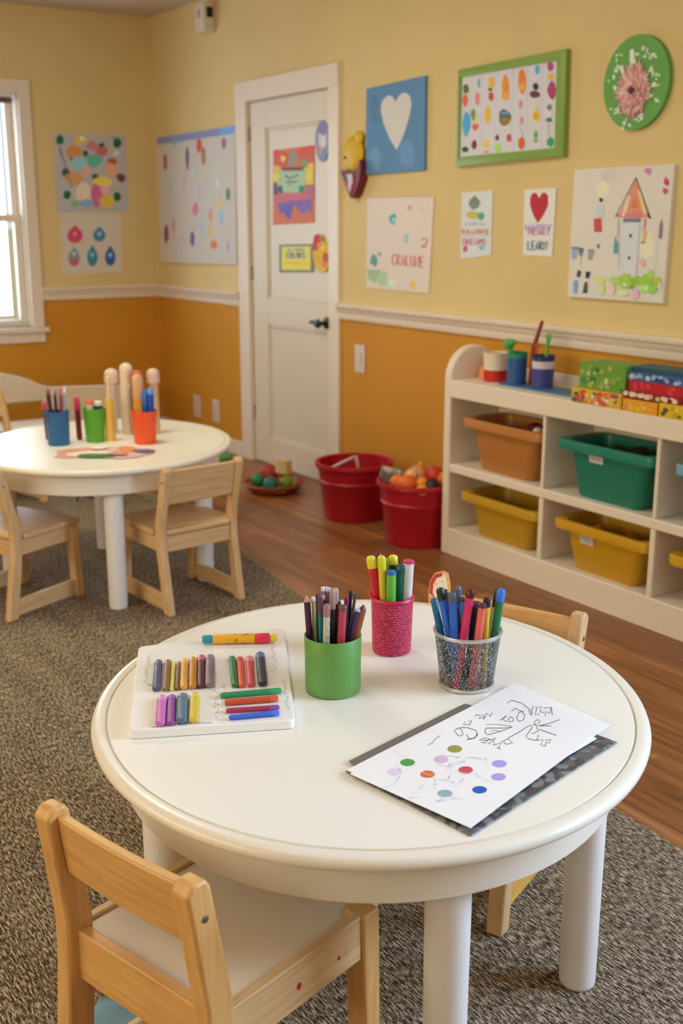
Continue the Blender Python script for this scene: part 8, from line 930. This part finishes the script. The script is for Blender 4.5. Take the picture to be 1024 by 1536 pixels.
pen_obj('glue_stick', at(oc, -.018, .006, zb), at(oc, -.022, .012, Z0+.262), .021, s2l((226, 152, 40)), s2l((214, 160, 112)), .36, 'marker', 'tall amber glue stick with a tan rounded top in the orange red cup', 'glue')
# standing bottles behind
def bottle(b0, s_, f_, prof, stripes, lab, cat, name):
    t = empty(name, at(b0, s_, f_, Z0)); tag(t, lab, cat); z = 0
    for (r0, r1, z0, z1, c, nm, rd) in stripes:
        b = MB(); pr = [(0, z0), (r0, z0)]
        if rd:
            zc = z1-r1
            pr += [(r1, zc)]+[(r1*math.cos(k*PI/12), zc+r1*math.sin(k*PI/12)) for k in range(1, 6)]+[(0, z1)]
        else: pr += [(r1, z1), (0, z1)]
        b.lathe(pr, flat(c, .45, key='bottle_plastic'), 24); b.build(nm, t)
bottle(gc, .058, .01, None, [(.019, .018, 0, .165, (224, 180, 80), 'bottle_body', False), (.008, .007, .165, .25, (232, 200, 165), 'bottle_nozzle', True)], 'slim yellow bottle with a long pale nozzle right of the green cup', 'bottle', 'glue_bottle')
bottle(gc, .10, .16, None, [(.027, .026, 0, .285, (228, 206, 176), 'bottle_body', True)], 'tall cream bottle with a rounded top at the centre of the back table', 'bottle', 'bottle')
bottle(gc, .148, .13, None, [(.021, .023, 0, .18, (82, 80, 90), 'bottle_body', False), (.024, .024, .18, .19, (50, 70, 130), 'collar', False), (.010, .010, .19, .22, (205, 120, 110), 'neck', False), (.023, .023, .212, .26, (205, 95, 90), 'bottle_cap', True)], 'grey bottle with a blue collar and coral pink cap on the back table', 'bottle', 'bottle')
bottle(gc, .040, .17, None, [(.015, .013, 0, .22, (222, 200, 180), 'bottle_body', False), (.030, .030, .205, .262, (220, 190, 170), 'bottle_cap', True)], 'pinkish cream bottle with a round top, left of the tallest bottle', 'bottle', 'bottle')
bottle(gc, .205, .17, None, [(.021, .018, 0, .22, (210, 170, 130), 'bottle_body', False), (.026, .026, .205, .262, (220, 190, 172), 'bottle_cap', True)], 'tan bottle with a pale cap behind the orange red cup', 'bottle', 'bottle')

# cut paper pieces in front of the cups
def sheet(cx, cy, pts, c, z, lab):
    b = MB(); b.prism(pts, 0, .0009, flat(c, .6, key='craft_paper')); tag(b.build('paper_scrap', loc=(cx, cy, z)), lab, 'paper', 'craft paper scraps on the back table')
r3 = random.Random(31)
def blobp(a_, b_, rot, n=12, j=.2):
    return [((a_*math.cos(t)*math.cos(rot)-b_*math.sin(t)*math.sin(rot))*k, (a_*math.cos(t)*math.sin(rot)+b_*math.sin(t)*math.cos(rot))*k) for t, k in ((2*PI*i/n, 1+r3.uniform(-j, j)) for i in range(n))]
ax = math.atan2(.831, .556); pc = (-3.86, 1.50)
for i, (s_, f_, a_, b_, c, lb) in enumerate(((-.06, .02, .085, .065, (222, 160, 145), 'dusky pink paper scrap, leftmost on the back table'), (.06, .045, .07, .045, (230, 200, 190), 'pale pink paper scrap under the orange one on the back table'), (.10, .0, .10, .05, (228, 190, 185), 'rosy paper scrap at the right on the back table'), (-.02, -.015, .085, .032, (245, 225, 215), 'white paper scrap in the middle of the back table'),
        (.10, .07, .03, .03, (240, 150, 100), 'orange paper scrap on the back table'), (.01, -.06, .058, .02, (50, 135, 60), 'green leaf shaped paper scrap on the back table'), (.175, .02, .04, .016, (110, 105, 140), 'slate violet paper scrap at the right end of the back table'), (.0, .08, .025, .02, (250, 245, 240), 'small white paper scrap behind the others on the back table'), (.09, -.035, .035, .018, (225, 140, 150), 'deep pink paper scrap at the front right of the back table'))):
    v = at(pc, s_, f_, 0); sheet(v[0], v[1], blobp(a_*1.1, b_*1.7, ax+r3.uniform(-.3, .3)), c, Z0+.0002+i*.0011, lb)

# ------------------------------------------------------------ light
def area(name, loc, rot, sx, sy, power, col):
    l = bpy.data.lights.new(name, 'AREA'); l.shape = 'RECTANGLE'; l.size = sx; l.size_y = sy; l.energy = power; l.color = col
    o = bpy.data.objects.new(name, l); C.objects.link(o); o.location = loc; o.rotation_euler = rot; return o
for i, (x_, y_, pw, cl) in enumerate(((-1.6, .2, 5, (1, .98, .95)), (-4.0, 1.3, 26, (1, .94, .66)), (.6, -.8, 1.5, (1, .94, .8)))):
    t = empty('assumed_ceiling_light', (x_, y_, ZC)); tag(t, 'assumed flat square ceiling lamp, added out of the picture', 'lamp', 'assumed ceiling lamps')  # assumed fixtures, added out of view for overhead light; power and colour fitted
    b = MB(); b.box(-.34, .34, -.34, .34, -.04, 0, M_TRIM); b.build('housing', t)
    area('assumed_ceiling_lamp_%d' % i, (x_, y_, ZC-.05), (0, 0, 0), .6, .6, pw, cl)
area('assumed_window_daylight', ((VX0+VX1)/2, YW+.02, 1.58), (-PI/2, 0, 0), 1.5, 1.1, 138, (.53, .74, 1))  # added daylight from the assumed window right of the frame, power fitted
area('left_window_daylight', (XL-.2, 1.8, 1.45), (0, -PI/2, 0), 1.3, .95, 36, (.66, .85, 1))
area('front_fill_light', ((FW0+FW1)/2, YF-.02, 1.55), (PI/2, 0, 0), FW1-FW0, 1.3, 76, (1, .88, .60))  # warm fill added behind the camera to brighten the walls
w = bpy.data.worlds.new('world'); bpy.context.scene.world = w; w.use_nodes = True
w.node_tree.nodes['Background'].inputs[0].default_value = (.90, 1, .98, 1); w.node_tree.nodes['Background'].inputs[1].default_value = 1.0
# bright foliage and ground outside the left window
b = MB(); b.box(-12, -11.95, -3, 8, -1, 1.3, flat((225, 205, 165), .8, key='fence_outside')); tag(b.build('garden_wall'), 'sunlit cream wall seen through the lower window sash', 'wall')

cam = bpy.data.cameras.new('camera'); co = bpy.data.objects.new('camera', cam); C.objects.link(co); bpy.context.scene.camera = co
cam.sensor_fit = 'VERTICAL'; cam.sensor_height = 36; cam.sensor_width = 24; cam.lens = 1682/1536*36
yaw, pit = math.radians(33.8), math.radians(14.5)
fwv = Vector((-math.cos(yaw)*math.cos(pit), math.sin(yaw)*math.cos(pit), -math.sin(pit)))
co.location = (0, 0, 1.37); co.rotation_euler = fwv.to_track_quat('-Z', 'Y').to_euler()
cam.dof.use_dof = True; cam.dof.focus_distance = 2.0; cam.dof.aperture_fstop = 4.6
cam.clip_start = .05
sc = bpy.context.scene
sc.view_settings.view_transform = 'Standard'; sc.view_settings.look = 'None'; sc.view_settings.exposure = -0.1; sc.view_settings.gamma = 1; sc.view_settings.use_curve_mapping = False
